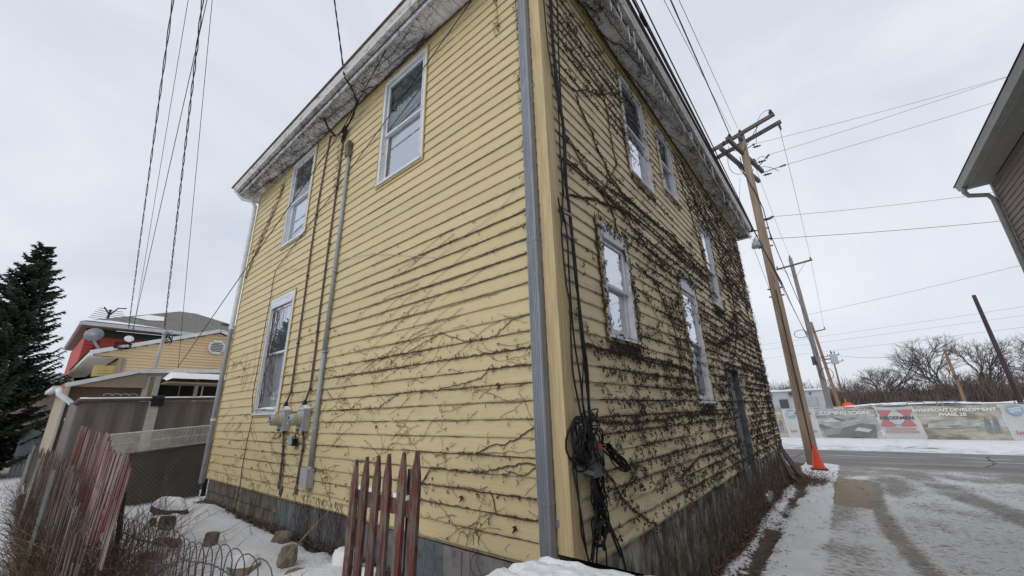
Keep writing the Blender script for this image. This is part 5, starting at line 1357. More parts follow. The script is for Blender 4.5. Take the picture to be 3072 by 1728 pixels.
# fans: stems start near the downspout, follow a board edge, then run downhill to the left
for z0 in (2.70, 2.85, 3.15, 3.0, 2.55, 2.40, 2.25, 3.30):
    n = random.randint(1, 3)
    for q in range(n):
        zz_ = z0-0.007; L = random.uniform(2.0, 4.2)
        VL.walk(-0.26, zz_+random.uniform(-.01, .03), pi+random.uniform(0.02, 0.11), L, 0.04, 0.13, random.uniform(.0022, .0034), 0.75, 0.03, 0.35, 0.03, on_left, 0.016, 0.0)
for q in range(26):
    a = random.uniform(-2.6, -0.5); z = random.uniform(2.0, 3.3)-0.15*abs(a)*0.6
    VL.walk(a, z, pi+random.uniform(0.08, 0.38), random.uniform(0.5, 1.6), 0.035, 0.17, random.uniform(.002, .0028), 0.75, 0.03, 0.25, 0.03, on_left, 0.014, 0.0)
VL.walk(-1.3, 3.9, 0.04, 1.0, 0.04, 0.06, .0022, 0.8, 0, 0.6, 0.03, on_left, 0.014)
VL.walk(-3.3, 4.05, 0.0, 1.1, 0.04, 0.05, .0022, 0.8, 0, 0.6, 0.03, on_left, 0.014)
# lower tangle with hanging stalks
for k in range(1, 13):
    z = k*E_-0.007; a = -0.3
    while a > -8.4:
        dd_ = (0.95 if a > -5.4 else 0.55)*(1.0 if 1.0 < z < 1.95 else 0.62)*(1 if a > -5.4 or z < 1.3 else 0.2)
        if z < 0.2: dd_ *= 0.3
        L = random.uniform(0.4, 1.3)
        if random.random() < dd_: VL.walk(a, z, pi+random.uniform(-.05, .08), L, 0.04, 0.18, random.uniform(.0022, .0038), 0.75, 0.08, 0.5, 0.035, on_left, 0.024)
        a -= L*random.uniform(0.8, 1.3)
for q in range(190):
    a = random.uniform(-5.4, -0.3) if q % 4 else random.uniform(-8.5, -5.2); z = random.uniform(0.05, 2.05) if a > -5.4 else random.uniform(0.05, 1.2)
    if q % 12 == 0: z = random.uniform(1.9, 2.2)
    VL.walk(a, z, random.choice((pi, 0))+random.uniform(-.75, .75), random.uniform(0.15, 0.7), 0.032, 0.34, random.uniform(.0016, .0028), 0.65, 0.07, 0.15, 0.035, on_left, 0.022, 0.05)
for q in range(110):
    a = random.uniform(-5.3, -0.4); z = random.uniform(1.0, 2.05); VL.cluster(a, z, random.uniform(.025, .045), 4)
# curly loops left of the tall window and dead vine in the window recess
for q in range(9): VL.walk(random.uniform(-7.8, -6.9), random.uniform(1.3, 2.0), random.uniform(0.5, 2.4), random.uniform(0.4, 0.8), 0.035, 0.35, .0022, 0.15, 0.0, 0, 0.02, on_left, 0.02)
for q in range(16):
    x = random.uniform(-6.5, -6.3); P = [(x+random.uniform(-.03, .03)+0.10*(i/14 if q > 11 else 0)*3, -0.01-random.random()*.02, 1.3+1.9*i/14) for i in range(15)]
    VL.tw.tube(P, .003, 3, cap=False)
for q in range(14):
    x = -6.3+random.random()*0.25; P = [(x+i*random.uniform(0.005, .05), -0.02, 2.25-0.11*i+random.uniform(-.02, .02)) for i in range(8)]
    VL.tw.tube(P, .0028, 3, cap=False)
# dense berry column near the far corner under the eave, berries under the eave ends
for q in range(170):
    t = random.random(); a = -8.55+1.5*t+random.uniform(-.1, .1); z = 4.35+1.9*t+random.uniform(-.12, .12)
    VL.spur(a, z, .05, random.uniform(0, 6.28)); VL.cluster(a, z, 0.06, 6)
for q in range(90):
    t = random.random(); a = -4.42+random.uniform(-.16, .14); z = 5.0+1.2*t; VL.spur(a, z, .05, random.uniform(0, 6.28)); VL.cluster(a, z, .05, 4)
for q in range(40):
    a = -6.1+random.uniform(-.45, .5); z = 5.9+random.random()*.5; VL.spur(a, z, .05, random.uniform(0, 6.28)); VL.cluster(a, z, .05, 5)
for z, sgn in ((5.5, 1), (5.05, 1), (5.3, -1), (4.3, 1), (5.6, -1), (6.2, 0), (5.7, 0), (5.6, 0)):
    for q in range(7):
        a = (-0.25 if sgn else -0.60)+random.uniform(-.05, .05); VL.spur(a, z+random.uniform(-.1, .1), .05, random.uniform(0, 6.28)); VL.cluster(a, z+random.uniform(-.1, .1), .03, 3)
VL.tw.build('twigs', MT['vine_pale'], vl, kind='stuff'); VL.be.build('berry_stalks', MT['berry'], vl, kind='stuff')
# a few dead leaves still hanging
def leaf_mesh(b, s=0.03):
    b.faces([(0, 0, 0), (-s*.6, -.006, -s*.5), (-s*.25, .004, -s*.7), (0, -.012, -s*1.5), (s*.3, .003, -s*.75), (s*.65, -.008, -s*.45)], [(0, 1, 2), (0, 2, 3), (0, 3, 4), (0, 4, 5)])
for (a, z, s_) in [(-0.665, 1.37, 1.5), (-0.50, 0.24, 1.3), (-0.93, 0.44, 1.0), (-1.35, 0.80, .8), (-0.46, 0.45, .7), (-0.62, 0.43, .6), (-0.86, 0.58, .6), (-1.12, 0.40, 1.3), (-1.55, 0.52, .7), (-3.9, 2.35, 1.1), (-4.6, 2.3, 1.3), (-4.75, 2.5, 1.4),
                   (-5.0, 2.38, 1.2), (-2.0, 2.95, .8), (-3.4, 1.35, 1.0), (-5.9, 0.62, 1.1), (-6.8, 0.8, 1.0), (-6.3, 0.35, 1.2), (-7.2, 0.5, 1.0), (-7.8, 0.45, 1.0), (-5.5, 0.2, .9), (-2.6, 1.0, .9), (-8.0, 0.9, .9), (-7.6, 0.7, 1.1)]:
    o = inst('dead_leaf', 'leafL', leaf_mesh, MT['leaf'], vl, (a, -0.03, z)); o.scale = (s_*1.2,)*3; o.rotation_euler = (random.uniform(-.3, .3), random.uniform(-.5, .5), random.uniform(-.6, .6))

# ---- on the foundations
random.seed(91)
vf = thing('climbing_vine', 'mass of woody vine trunks and hanging roots against the alley foundation', 'vine', (0.05, 8.0, -0.85))
tw = MB()
for q in range(680):
    y = random.triangular(0.6, YF, 9.8); r = random.choice((.002, .003, .004, .006)); x = 0.03+random.random()*0.05
    fl = 0.4*smooth01((y-9.9)/1.4)
    z1 = random.uniform(-0.45, -0.02); P = []
    n = 8
    for i in range(n+1):
        t = i/n; P.append((x+fl*(1-t)**1.6+0.02*random.random(), y+0.16*fbm(q*3.3, t*3.0, 0, 3)+0.03*(random.random()-.5), -0.9+(z1+0.9)*t))
    tw.tube(P, [r*1.4, r*1.3, r*1.2, r, r, r*.9, r*.8, r*.7, r*.6], 3, cap=False)
for q in range(150):
    y = random.uniform(0.6, 7.0); P = [(0.04, y, -0.85)]
    for i in range(12): P.append((0.035+random.random()*.03, P[-1][1]+random.uniform(-.07, .07), P[-1][2]+random.uniform(.02, .10)))
    tw.tube(P, .0028, 3, cap=False)
tw.build('hanging_roots', MT['root'], vf, kind='stuff')
for (y, r) in ((10.9, .06), (10.4, .045), (9.9, .035), (8.9, .03), (7.5, .028), (5.6, .025), (3.2, .02), (1.9, .025), (1.1, .016), (11.25, .05)):
    m = MB(); f_ = 0.42*smooth01((y-9.7)/1.3)
    m.tube([(0.06+f_+.1*(y > 9.7), y+.05, -0.95), (0.07+f_*0.6, y+.03*sin(y*3), -0.65), (0.06+f_*0.2, y-.04*sin(y*5), -0.3), (0.05, y+.03, -0.08), (0.045, y+.08*sin(y*7), 0.06)], [r*1.4, r*1.0, r*.8, r*.5, r*.3], 7)
    m.build('trunk', MT['root'], vf, smooth=True)
vg = thing('climbing_vine', 'sparse bare vine stems on the yard side foundation behind the red picket gate', 'vine', (-3.0, 0.0, -0.45))
tw = MB()
for q in range(120):
    x = random.choice((random.uniform(-5.2, -2.4), random.uniform(-8.3, -0.2), random.uniform(-4.4, -3.2))); P = [(x, -0.0, -0.50)]
    for i in range(14): P.append((P[-1][0]+random.uniform(-.045, .045), -0.005-random.random()*.02, min(P[-1][2]+random.uniform(.015, .07), 0.1)))
    tw.tube(P, random.uniform(.0018, .0035), 3, cap=False)
tw.build('twigs', MT['vine'], vg, kind='stuff')
# ------------------------------------------------------------------ yard: picket gate, fences, stones
random.seed(101)
gate = thing('picket_gate', 'old red peeling picket gate section standing in the snow in front of the yellow wall', 'picket gate', (-0.8, -1.05, YARD))
GA = Vector((-1.235, -1.02)); GB = Vector((-0.36, -1.14)); gd = (GB-GA).normalized(); gn = Vector((gd.y, -gd.x))   # gn points to the camera side
tops = [0.80, 0.825, 0.845, 0.865, 0.885, 0.90]
for i in range(6):
    c = GA+(GB-GA)*(i/5)
    w = 0.043+0.004*random.random(); th = 0.011; zt = tops[i]+random.uniform(-.006, .006); zb = YARD+0.03; lean = random.uniform(-.012, .012)-0.03
    b = MB(); o0 = gn*0.022
    prof_ = [(-w, zb), (w, zb), (w, zt-0.17), (w*0.9, zt-0.15), (w*0.16, zt-0.012), (0, zt), (-w*0.16, zt-0.012), (-w*0.9, zt-0.15), (-w, zt-0.17)]
    F_ = []; Bk = []
    for (u, z) in prof_:
        s_ = u+lean*(z-zb)*-1.0
        p = c+gd*s_
        F_.append((p.x+(o0+gn*th).x, p.y+(o0+gn*th).y, z)); Bk.append((p.x+(o0-gn*th).x, p.y+(o0-gn*th).y, z))
    b.poly(F_); b.poly(Bk[::-1]); k = len(F_)
    for j in range(k): b.quad(F_[j], F_[(j+1) % k], Bk[(j+1) % k], Bk[j])
    b.build('picket', MT['red_wood'], gate)
for zr_, hh in ((0.55, 0.045), (-0.22, 0.045)):
    b = MB(); a3 = GA-gd*0.02; b3 = GB+gd*0.02; b.obox(((a3.x+b3.x)/2, (a3.y+b3.y)/2, zr_), (gd.x*0.46, gd.y*0.46, 0.018), (gn.x*0.010, gn.y*0.010, 0), (0, 0, hh)); b.build('rail', MT['red_wood'], gate)
for (u0, u1) in ((0.07, 0.14), (0.25, 0.30), (0.52, 0.56), (0.62, 0.80)):
    b = MB(); p0 = GA+gd*u0; p1 = GA+gd*u1; b.obox(((p0.x+p1.x)/2, (p0.y+p1.y)/2, 0.605+0.02*(u0+u1)/2), (gd.x*(u1-u0)/2, gd.y*(u1-u0)/2, 0.001), (gn.x*.013, gn.y*.013, 0), (0, 0, 0.012)); b.build('snow_on_rail', MT['snow'], gate)
for u, z1 in ((0.055, 0.55), (0.775, 0.78)):
    c = GA+gd*u-gn*0.035; b = MB(); b.box(c.x-0.022, c.x+0.022, c.y-0.022, c.y+0.022, YARD-0.1, z1); b.build('post', MT['door_grey'] if u > .5 else MT['bark'], gate)
b = MB(); c = GA-gd*0.06-gn*.03; b.box(c.x-0.016, c.x+0.016, c.y-0.01, c.y+0.01, YARD-0.1, 0.47); b.build('stake', MT['brown_lath'], gate)
b = MB(); c = GB-gn*0.25+gd*0.02
b.box(c.x-0.02, c.x+0.10, c.y-0.2, c.y+0.0, YARD-0.4, -0.02)
meta(b.build('dark_board', MT['bark'], loc=(c.x, c.y, YARD)), 'dark upright board standing between the red pickets and the pale foundation', 'board')

# old lath fence along the yard line, dense with dead vines (y about -2.15, running away from the camera)
lf = thing('lath_fence', 'faded red and white lath fence panel leaning over the dark lath fence, its top sagging', 'lath fence', (-5.5, -2.0, YARD))
def topz(x): 
    pts = [(-8.6, 1.10), (-6.9, 1.06), (-6.3, 1.00), (-5.2, 1.0), (-4.6, 0.93), (-4.1, 0.85), (-3.55, 0.84), (-3.2, 0.82), (-3.05, 0.72)]
    for (x0, z0), (x1, z1) in zip(pts, pts[1:]):
        if x <= x1: t = max(0, (x-x0)/(x1-x0)); return z0+(z1-z0)*t
    return 0.7
x = -8.4; i = 0
while x < -3.05:
    z1 = topz(x)+random.uniform(-.018, .014); z0 = YARD+random.uniform(0.05, .35) if x < -5.2 else YARD+random.uniform(0.35, .75)
    y = -2.08+0.03*sin(x*2)+random.uniform(-.012, .012); w = random.uniform(.025, .030); le = random.uniform(-.008, .008)
    b = MB(); b.beam((x, y, z0), (x+le, y+0.03, z1), w*2, 0.008, (0, 1, 0)); b.build('lath', MT['red_white'], lf)
    x += random.uniform(0.052, 0.058); i += 1
for z in (0.45, 0.0):
    b = MB(); b.tube([(xx_, -2.095+0.03*sin(xx_*2), z+0.1*topz(xx_)-.02) for xx_ in [-8.4+i*0.25 for i in range(22)]], .004, 4); b.build('binding_wire', MT['wire_fence'], lf)
lf2 = thing('lath_fence', 'dark weathered low lath fence woven with dead vines along the edge of the snowy lawn', 'lath fence', (-8, -2.2, YARD))
x = -17.5
while x < -2.95:
    h = 0.62 if x < -5.3 else 0.62-(x+5.3)*0.20
    z1 = h+random.uniform(-.10, .05)-(0.25 if x < -11 else 0)*random.random(); y = -2.22+random.uniform(-.03, .03)
    b = MB(); b.beam((x, y, YARD-.02), (x+random.uniform(-.04, .04), y+random.uniform(-.02, .02), z1), random.uniform(.026, .042), 0.009, (0, 1, 0)); b.build('lath', MT['brown_lath'], lf2)
    x += random.uniform(0.055, 0.085) if x > -10 else random.uniform(.08, .13)
for z in (0.35, -0.1):
    b = MB(); b.tube([(-17.5+i*0.6, -2.235, z+.02*sin(i*1.3)) for i in range(24)], .005, 4); b.build('binding_wire', MT['wire_fence'], lf2)
def tpost(x, y, z1, label, lean=(0, 0), z0=YARD-0.2):
    b = MB(); a = Vector((x, y, z0)); c = Vector((x+lean[0], y+lean[1], z1))
    d = (c-a).normalized(); n1 = d.cross(Vector((0, 1, 0))).normalized(); n2 = d.cross(n1)
    b.obox((a+c)/2, (c-a)/2, n1*0.019, n2*0.0035); b.obox((a+c)/2+n2*0.0135, (c-a)/2, n1*0.0035, n2*0.0095)
    for i in range(12):
        t = (i+0.5)/12; q = a.lerp(c, t)+n2*0.026; b.obox(q, d*0.006, n1*0.006, n2*0.004)
    return meta(b.build('fence_post', MT['tpost'], loc=(x, y, YARD)), label, 'fence post')
tpost(-5.30, -2.36, 0.62, 'pale steel fence post with flared top in front of the dark laths', (-.02, 0.0))
tpost(-4.55, -1.80, 0.42, 'leaning green steel fence post beside the dry brush', (0.22, -0.10))
tpost(-8.4, -2.38, 0.60, 'middle thin grey post on the lawn side of the lath fence', (-.06, 0))
tpost(-12.0, -2.40, 0.54, 'slim grey post farther along the lath fence', (-.1, 0))
tpost(-14.8, -2.30, 0.62, 'dark post at the far end of the lath fence', (-.1, 0))
# pole beside the leaning post
b = MB(); b.tube([(-4.63, -1.74, -0.6), (-4.40, -1.86, 0.40)], .022, 6)
meta(b.build('brown_stake', MT['bark'], loc=(-4.63, -1.74, -.5)), 'dark round stake leaning together with the green steel fence post', 'stake')

# chain-link fence with top rail between the house corner and the lath fence
cf = thing('chain_link_fence', 'low chain-link fence joining the yellow house corner to the lath fence', 'chain-link fence', (-9.3, -0.7, YARD))
b = MB(); b.tube([(-9.3, -1.62, 0.49), (-9.3, 0.12, 0.63)], .022, 6); b.build('top_rail', MT['wire_fence'], cf, smooth=True)
b = MB(); b.tube([(-9.3, 0.14, -0.7), (-9.3, 0.14, 0.66)], .045, 8); b.lathe((-9.3, 0.14, 0.66), [(.05, 0), (.05, .015), (.02, .03)]); b.build('post', MT['cable'], cf, smooth=True)
b = MB(); b.tube([(-9.3, -1.62, -0.7), (-9.3, -1.62, 0.52)], .03, 8); b.build('post', MT['galv'], cf, smooth=True)
b = MB(); s_ = 0.075; y0, y1 = -1.62, 0.12
k = -20
def rail(y): return 0.49+0.14*(y-y0)/(y1-y0)
while k < 44:
    for sg in (1, -1):
        ya_ = y0+k*s_; P = []
        for j in range(0, 32):
            yy_ = ya_+j*s_/2*1.0 if sg == 1 else ya_+1.2-j*s_/2; zz_ = YARD+j*0.0375
            if y0 <= yy_ <= y1 and zz_ < rail(yy_): P.append((-9.3+0.004*sg, yy_, zz_))
        if len(P) > 1: b.tube([P[0], P[-1]], .0042, 3, cap=False)
    k += 1
b.build('wire_mesh', MT['galv'], cf, kind='stuff')
b = MB()
P = []
for i in range(25):
    y = -1.60+1.7*i/24; P.append((y, YARD-.1)); 
b.quad((-9.43, -1.6, YARD-.2), (-9.43, 0.10, YARD-.2), (-9.43, 0.10, 0.60), (-9.43, -1.6, 0.46)); b.box(-9.345, -9.325, -1.0, 0.08, 0.14, 0.146)
b.build('privacy_sheet', MT['panel_grey'], cf)
# white wire shelf laid along the top
ws = thing('wire_shelf', 'long off-white wire shelf panel set along the top rail of the chain-link fence', 'wire shelf', (-9.36, -0.8, 0.6))
def shelf_z(y): return 0.555+0.085*(y+1.4)/1.5, 0.885+0.12*(y+1.76)/1.8
b = MB()
for f in (0.0, 0.5, 1.0):
    yA = -1.42-0.34*f; yB = 0.09-0.05*f
    zA = 0.535+(0.885-0.535)*f; zB = 0.66+(1.008-0.66)*f
    b.tube([(-9.37, yA, zA), (-9.37, yB, zB)], .010 if f != .5 else .007, 4)
b.build('long_rail', MT['white_wire'], ws)
b = MB(); n = 74
for i in range(n+1):
    t = i/n; yb = -1.42+1.51*t; yt = -1.76+1.80*t; b.tube([(-9.36, yb, 0.535+.125*t), (-9.36, yt, 0.885+.123*t)], .0062, 3, cap=False)
b.build('cross_wire', MT['white_wire'], ws, kind='stuff')

# woven wire fence with arched tops
af = thing('wire_fence', 'rusty purple-brown woven wire fence with a scalloped top sagging across the snow', 'wire fence', (-3.2, -1.6, YARD))
AP = [Vector((-4.3, -1.93)), Vector((-3.4, -1.82)), Vector((-2.8, -1.80)), Vector((-2.17, -1.80)), Vector((-1.6, -1.80)), Vector((-1.17, -1.78)), Vector((-0.7, -1.72))]
def along(s_):
    L = 0
    for a, c in zip(AP, AP[1:]):
        l = (c-a).length
        if L+l >= s_: return a.lerp(c, (s_-L)/l)
        L += l
    return AP[-1]
TL = sum((c-a).length for a, c in zip(AP, AP[1:]))
def htop(s_): return 0.17+0.21*s_/TL+0.02*sin(s_*5)
step = 0.15; n = int(TL/step)
for i in range(n-1):
    s0 = i*step; s1 = s0+step*1.7; P = []
    def crimp(k): return 0.0045*(1 if k % 2 else -1)
    c0, c1 = along(s0), along(min(s1, TL)); h = htop(s0)-0.07
    for k in range(10): t = k/10; P.append((c0.x+crimp(k), c0.y+crimp(k+1), YARD+(h-YARD)*t))
    for k in range(9):
        an = pi*k/8; q = c0.lerp(c1, 0.5-0.5*cos(an)); P.append((q.x+random.uniform(-.002, .002), q.y, h+0.10*sin(an)+random.uniform(-.002, .002)))
    for k in range(9, -1, -1): t = k/10; P.append((c1.x+crimp(k), c1.y+crimp(k), YARD+(h-YARD)*t))
    b = MB(); b.tube(P, .0034, 4, cap=False); b.build('arched_wire', MT['wire_fence'], af, smooth=True)
for hz in (-0.13, -0.27, -0.43, -0.58):
    P = []; m_ = int(TL/0.035)
    for i in range(m_+1):
        s_ = TL*i/m_; q = along(s_); P.append((q.x, q.y-0.003, htop(s_)+hz*1.0+0.03+0.006*(1 if i % 2 else -1)*0.7))
    b = MB(); b.tube(P, .0048, 4, cap=False); b.build('cross_wire', MT['wire_fence'], af)

# dry brush and straw
def brush(name, label, c, n, rad, h, spread, r=0.0028, m='grass', seed=0, kind=None, droop=0.25, cat='brush'):
    rr = random.Random(seed); b = MB()
    for i in range(n):
        x = c[0]+rr.gauss(0, rad[0]); y = c[1]+rr.gauss(0, rad[1]); z = YARD-0.02
        d = Vector((rr.gauss(0, spread), rr.gauss(0, spread), 1)).normalized(); L = h*rr.uniform(0.35, 1.1); P = [Vector((x, y, z))]
        k = 7
        for j in range(k):
            d = (d+Vector((rr.gauss(0, .16), rr.gauss(0, .16), -droop*rr.random()*.6))).normalized(); P.append(P[-1]+d*L/k)
        b.tube(P, [r*(1-0.6*j/k) for j in range(k+1)], 3, cap=False)
        if rr.random() < .5:
            q = P[rr.randint(2, 5)]; e = q+Vector((rr.gauss(0, .06), rr.gauss(0, .06), rr.uniform(.0, .12))); b.tube([q, (q+e)/2+Vector((0, 0, .01)), e], [r*.7, r*.6, r*.4], 3, cap=False)
    o = b.build(name, MT[m], loc=(c[0], c[1], YARD)); meta(o, label, cat, None, 'stuff')
    if kind: o['kind'] = kind
    return o
brush('dry_brush', 'arching tangle of tan dead stems around the leaning green post', (-4.5, -1.75), 330, (0.55, 0.14), 1.0, 0.85, 0.0042, 'grass', 3)
brush('dry_brush', 'brown dead stems matted against the lower lath fence', (-4.3, -2.12), 420, (0.75, 0.07), 0.75, 0.40, 0.003, 'vine_pale', 4)
brush('dry_brush', 'tall pale stalks rising before the chain-link fence', (-5.7, -1.25), 26, (0.5, 0.22), 1.25, 0.40, 0.0045, 'grass', 5, droop=0.05)
brush('dry_brush', 'matted dead vines along the foot of the dark lath fence', (-7.2, -2.31), 900, (2.4, 0.045), 0.66, 0.32, 0.0032, 'vine_pale', 6)
brush('dry_brush', 'tan dead stems arching over the lawn in front of the near lath fence', (-4.6, -2.34), 200, (0.7, 0.05), 0.75, 0.55, 0.003, 'grass', 16)
brush('dry_brush', 'low dead twigs by the near end of the arched wire fence', (-3.6, -1.60), 120, (0.5, 0.12), 0.45, 0.55, 0.0026, 'vine_pale', 8)
rr = random.Random(9); b = MB()
for i in range(900):
    x = rr.uniform(-17, -1.5); y = -2.25-abs(rr.gauss(0, .45)) if i % 3 else rr.uniform(-6, -2.3); z = gbase(x, y)+0.02
    for j in range(2): b.tube([(x, y, z), (x+rr.gauss(0, .03), y+rr.gauss(0, .03), z+rr.uniform(.02, .07))], .0015, 3, cap=False)
b.build('grass_blades', MT['grass'], kind='stuff')
b = MB(); b.tube([(-6.5, -2.75, 0.0), (-5.6, -2.55, -0.10), (-5.0, -2.45, -0.22), (-4.6, -2.4, -0.35), (-4.5, -2.38, -0.46)], .005, 4)
for i in range(16): x = -6.4+i*.12; b.tube([(x, -2.72+.02*i, -0.01-.02*i), (x+.02, -2.72+.02*i, 0.03-.02*i)], .002, 3)
meta(b.build('bramble_stem', MT['leaf'], loc=(-5, -2.5, -.3)), 'single reddish bramble stem arching over the lawn snow', 'bramble')

# stones, stumps and scraps in the snow
def rock(label, x, y, z, sx, sy, sz, seed, m='rock', snow=0.0, cat='rock', name='rock', rot=0.0):
    rr = random.Random(seed); bm = bmesh.new(); bmesh.ops.create_icosphere(bm, subdivisions=3, radius=1.0)
    for v in bm.verts:
        p = v.co.copy(); f = 1+0.30*mnoise.noise(p*1.3+Vector((seed, 0, 0)))+0.12*mnoise.noise(p*3.5+Vector((0, seed, 0)))
        q = Vector((p.x*f*sx, p.y*f*sy, p.z*f*sz))
        if p.z > 0.55: q.z = min(q.z, sz*0.72+0.06*sz*mnoise.noise(p*4))
        v.co = Vector((q.x*cos(rot)-q.y*sin(rot), q.x*sin(rot)+q.y*cos(rot), q.z))
    me = bpy.data.meshes.new(name); bm.to_mesh(me); me.materials.append(MT[m])
    o = bpy.data.objects.new(name, me); COL.objects.link(o); o.location = (x, y, z); meta(o, label, cat); ORG[o.name] = Vector((x, y, z))
    if snow:
        for v in bm.verts:
            if v.normal.z > 0.25: v.co.z += snow*smooth01((v.normal.z-0.25)/0.6); v.co.x *= 1.03; v.co.y *= 1.03
        bmesh.ops.delete(bm, geom=[v for v in bm.verts if v.normal.z < 0.22], context='VERTS')
        m2 = bpy.data.meshes.new('snow_cap'); bm.to_mesh(m2); m2.materials.append(MT['snow']); m2.polygons.foreach_set('use_smooth', [True]*len(m2.polygons))
        s_ = bpy.data.objects.new('snow_cap', m2); COL.objects.link(s_); s_.parent = o
    bm.free(); return o
rock('tan flat-topped stone against the foundation leaves, the farther of two upright stones', -4.36, -0.20, -0.40, .15, .11, .12, 1)
rock('upright grey stone tilted beside the dead weeds, the nearer of two upright stones', -3.44, -0.50, -0.37, .10, .10, .16, 2, rot=.4)
rock('snow-topped broken tan stone near the arched wire fence', -3.62, -0.86, -0.40, .17, .15, .12, 3, snow=.03)
rock('brown blocky stone lying left of the red pickets', -2.90, -0.62, -0.42, .13, .09, .09, 4, rot=.8)
rock('tall brown stone with a snow cap right behind the first red picket', -2.55, -0.30, -0.36, .17, .13, .20, 5, snow=.025)
rock('tan stone behind the gap of the second and third pickets', -1.9, -0.45, -0.36, .15, .12, .15, 6, snow=.04)
rock('small grey stone low behind the middle pickets', -1.45, -0.42, -0.38, .12, .12, .12, 7, snow=.03)
rock('dark stone behind the last red picket', -1.05, -0.55, -0.40, .16, .12, .14, 8, snow=.03)
rock('rough brown stone at the bottom end of the wire fence', -2.15, -1.15, -0.44, .15, .12, .10, 9)
rock('low brown stone beside the wire fence end, half in snow', -2.5, -0.98, -0.45, .13, .10, .08, 14, snow=.02)
rock('long snow-covered log end lying by the black fence post', -7.6, -0.75, -0.33, .50, .16, .15, 10, m='bark', snow=.08, cat='log', name='log', rot=.15)
rock('dark slate shard poking out of the snow', -6.6, -0.95, -0.36, .15, .05, .14, 11, m='insul', rot=.5)
rock('small dark chip beside the snowy log', -7.0, -1.05, -0.38, .07, .04, .08, 12, m='bark', rot=.2)
def stump(x, y, z, r, h, label):
    b = MB(); b.lathe((x, y, z), [(r*1.15, -0.1), (r, 0), (r*.95, h)], (0.05, 0.1, 1), 11)
    meta(b.build('stump', MT['brown_lath'], loc=(x, y, z)), label, 'stump')
stump(-5.05, -0.80, -0.45, .085, .15, 'short square-cut wooden stump in the snow midway to the foundation')
rock('russet brick-like lump tilted behind the arched wires, the upper of the pair', -5.3, -1.20, -0.36, .22, .07, .07, 21, m='leaf', rot=.55, cat='debris', name='debris_lump')
rock('russet lump lying lower behind the arched wires', -4.95, -1.42, -0.40, .14, .07, .07, 22, m='leaf', rot=.5, cat='debris', name='debris_lump')
b = MB(); b.tube([(-3.35, -0.62, -0.42), (-3.05, -0.45, -0.05), (-2.9, -0.35, 0.12)], [.012, .009, .006], 5)
meta(b.build('stick', MT['grass'], loc=(-3.3, -.6, -.42)), 'long pale stick leaning from the snow toward the blue-grey foundation', 'stick')
rr = random.Random(12); b = MB()
for i in range(22):
    x = rr.uniform(-7.5, -2.2); y = rr.uniform(-1.3, -0.3); an = rr.uniform(0, 6.28); L = rr.uniform(.05, .22); z = YARD+0.10+0.05*rr.random()
    b.tube([(x, y, z-.05), (x+L*cos(an)*.5, y+L*sin(an)*.3, z), (x+L*cos(an), y+L*sin(an)*.6, z+L*.35)], [.004, .003, .002], 3)
b.build('fallen_twigs', MT['vine'], kind='stuff')
# leaf litter along both foundations
rr = random.Random(14); b = MB()
def leafq(x, y, z, s_):
    a = rr.uniform(0, 6.28); t = rr.uniform(-.6, .6); u = Vector((cos(a), sin(a), t*.6)).normalized()*s_; v = Vector((-sin(a), cos(a), rr.uniform(-.6, .6))).normalized()*s_*.7
    c = Vector((x, y, z)); b.faces([c-u, c-v*.8+u*.1, c+u, c+v], [(0, 1, 2), (0, 2, 3)])
for i in range(1500): leafq(rr.uniform(XL, -0.3), min(0.01, -abs(rr.gauss(0, .055))), YARD+0.06+rr.random()*.05, rr.uniform(.012, .028))
for i in range(3600): 
    y = rr.uniform(0.2, 11.8); x = 0.03+abs(rr.gauss(0, .12)); leafq(x, y, LOW+0.04+rr.random()*.05, rr.uniform(.012, .028))
for i in range(2200): 
    a = rr.gauss(0, .55); c_ = rr.gauss(0, .7); leafq(0.35+a*.7, 11.0+c_, LOW+0.10+rr.random()*.04, rr.uniform(.014, .03))
for i in range(900): y = rr.uniform(2, 11); leafq(0.42+rr.gauss(0, .13), y, LOW+0.03, rr.uniform(.008, .02))
for i in range(350): leafq(rr.uniform(0.3, 4), rr.uniform(3, 13), LOW+.035, rr.uniform(.006, .014))
for i in range(500): leafq(rr.uniform(-16, -4), -2.25-abs(rr.gauss(0, .25)), YARD+.05, rr.uniform(.012, .025))
b.build('fallen_leaves', MT['leaf_brown'], kind='stuff')
# traffic cone
cn_ = thing('traffic_cone', 'red-orange traffic cone standing against the foot of the tall utility pole', 'traffic cone', (0.63, 13.42, LOW))
b = MB(); b.lathe((0.63, 13.42, LOW+0.05), [(0.175, 0), (0.17, 0.02), (0.035, 0.66), (0.03, 0.69)], (0.012, 0, 1), 20); b.build('cone_body', MT['cone'], cn_, smooth=True)
b = MB(); b.obox((0.63, 13.42, LOW+0.035), (.21, .03, 0), (-.03, .21, 0), (0, 0, .02)); b.build('base', MT['black_rubber'], cn_)

# parked hatchback under the snow, nose towards the camera side of the alley
car = thing('parked_car', 'black hatchback with a snow-covered roof parked tight beside the house corner', 'car', (1.12, -2.7, LOW))
CX, YR, YN = 1.13, -0.62, -4.75       # centre line, rear and front ends
def cz(h): return LOW+h
secs = []   # y, half width at sill, belt, roof; heights
st = [(-0.64, .70, .78, .60, .42, .80, .84), (-0.72, .80, .82, .62, .30, .95, 1.02), (-0.95, .84, .85, .60, .22, .98, 1.22), (-1.22, .85, .86, .565, .20, .98, 1.375), (-1.60, .86, .87, .585, .20, .97, 1.415),
      (-2.2, .86, .87, .60, .20, .95, 1.425), (-2.75, .86, .87, .58, .20, .94, 1.40), (-3.05, .86, .865, .56, .20, .93, 1.33), (-3.55, .86, .86, .62, .20, .92, 1.05), (-3.85, .86, .85, .70, .20, .90, .955), (-4.3, .84, .82, .68, .22, .82, .90), (-4.62, .78, .74, .60, .26, .68, .80), (-4.75, .66, .62, .5, .34, .55, .66)]
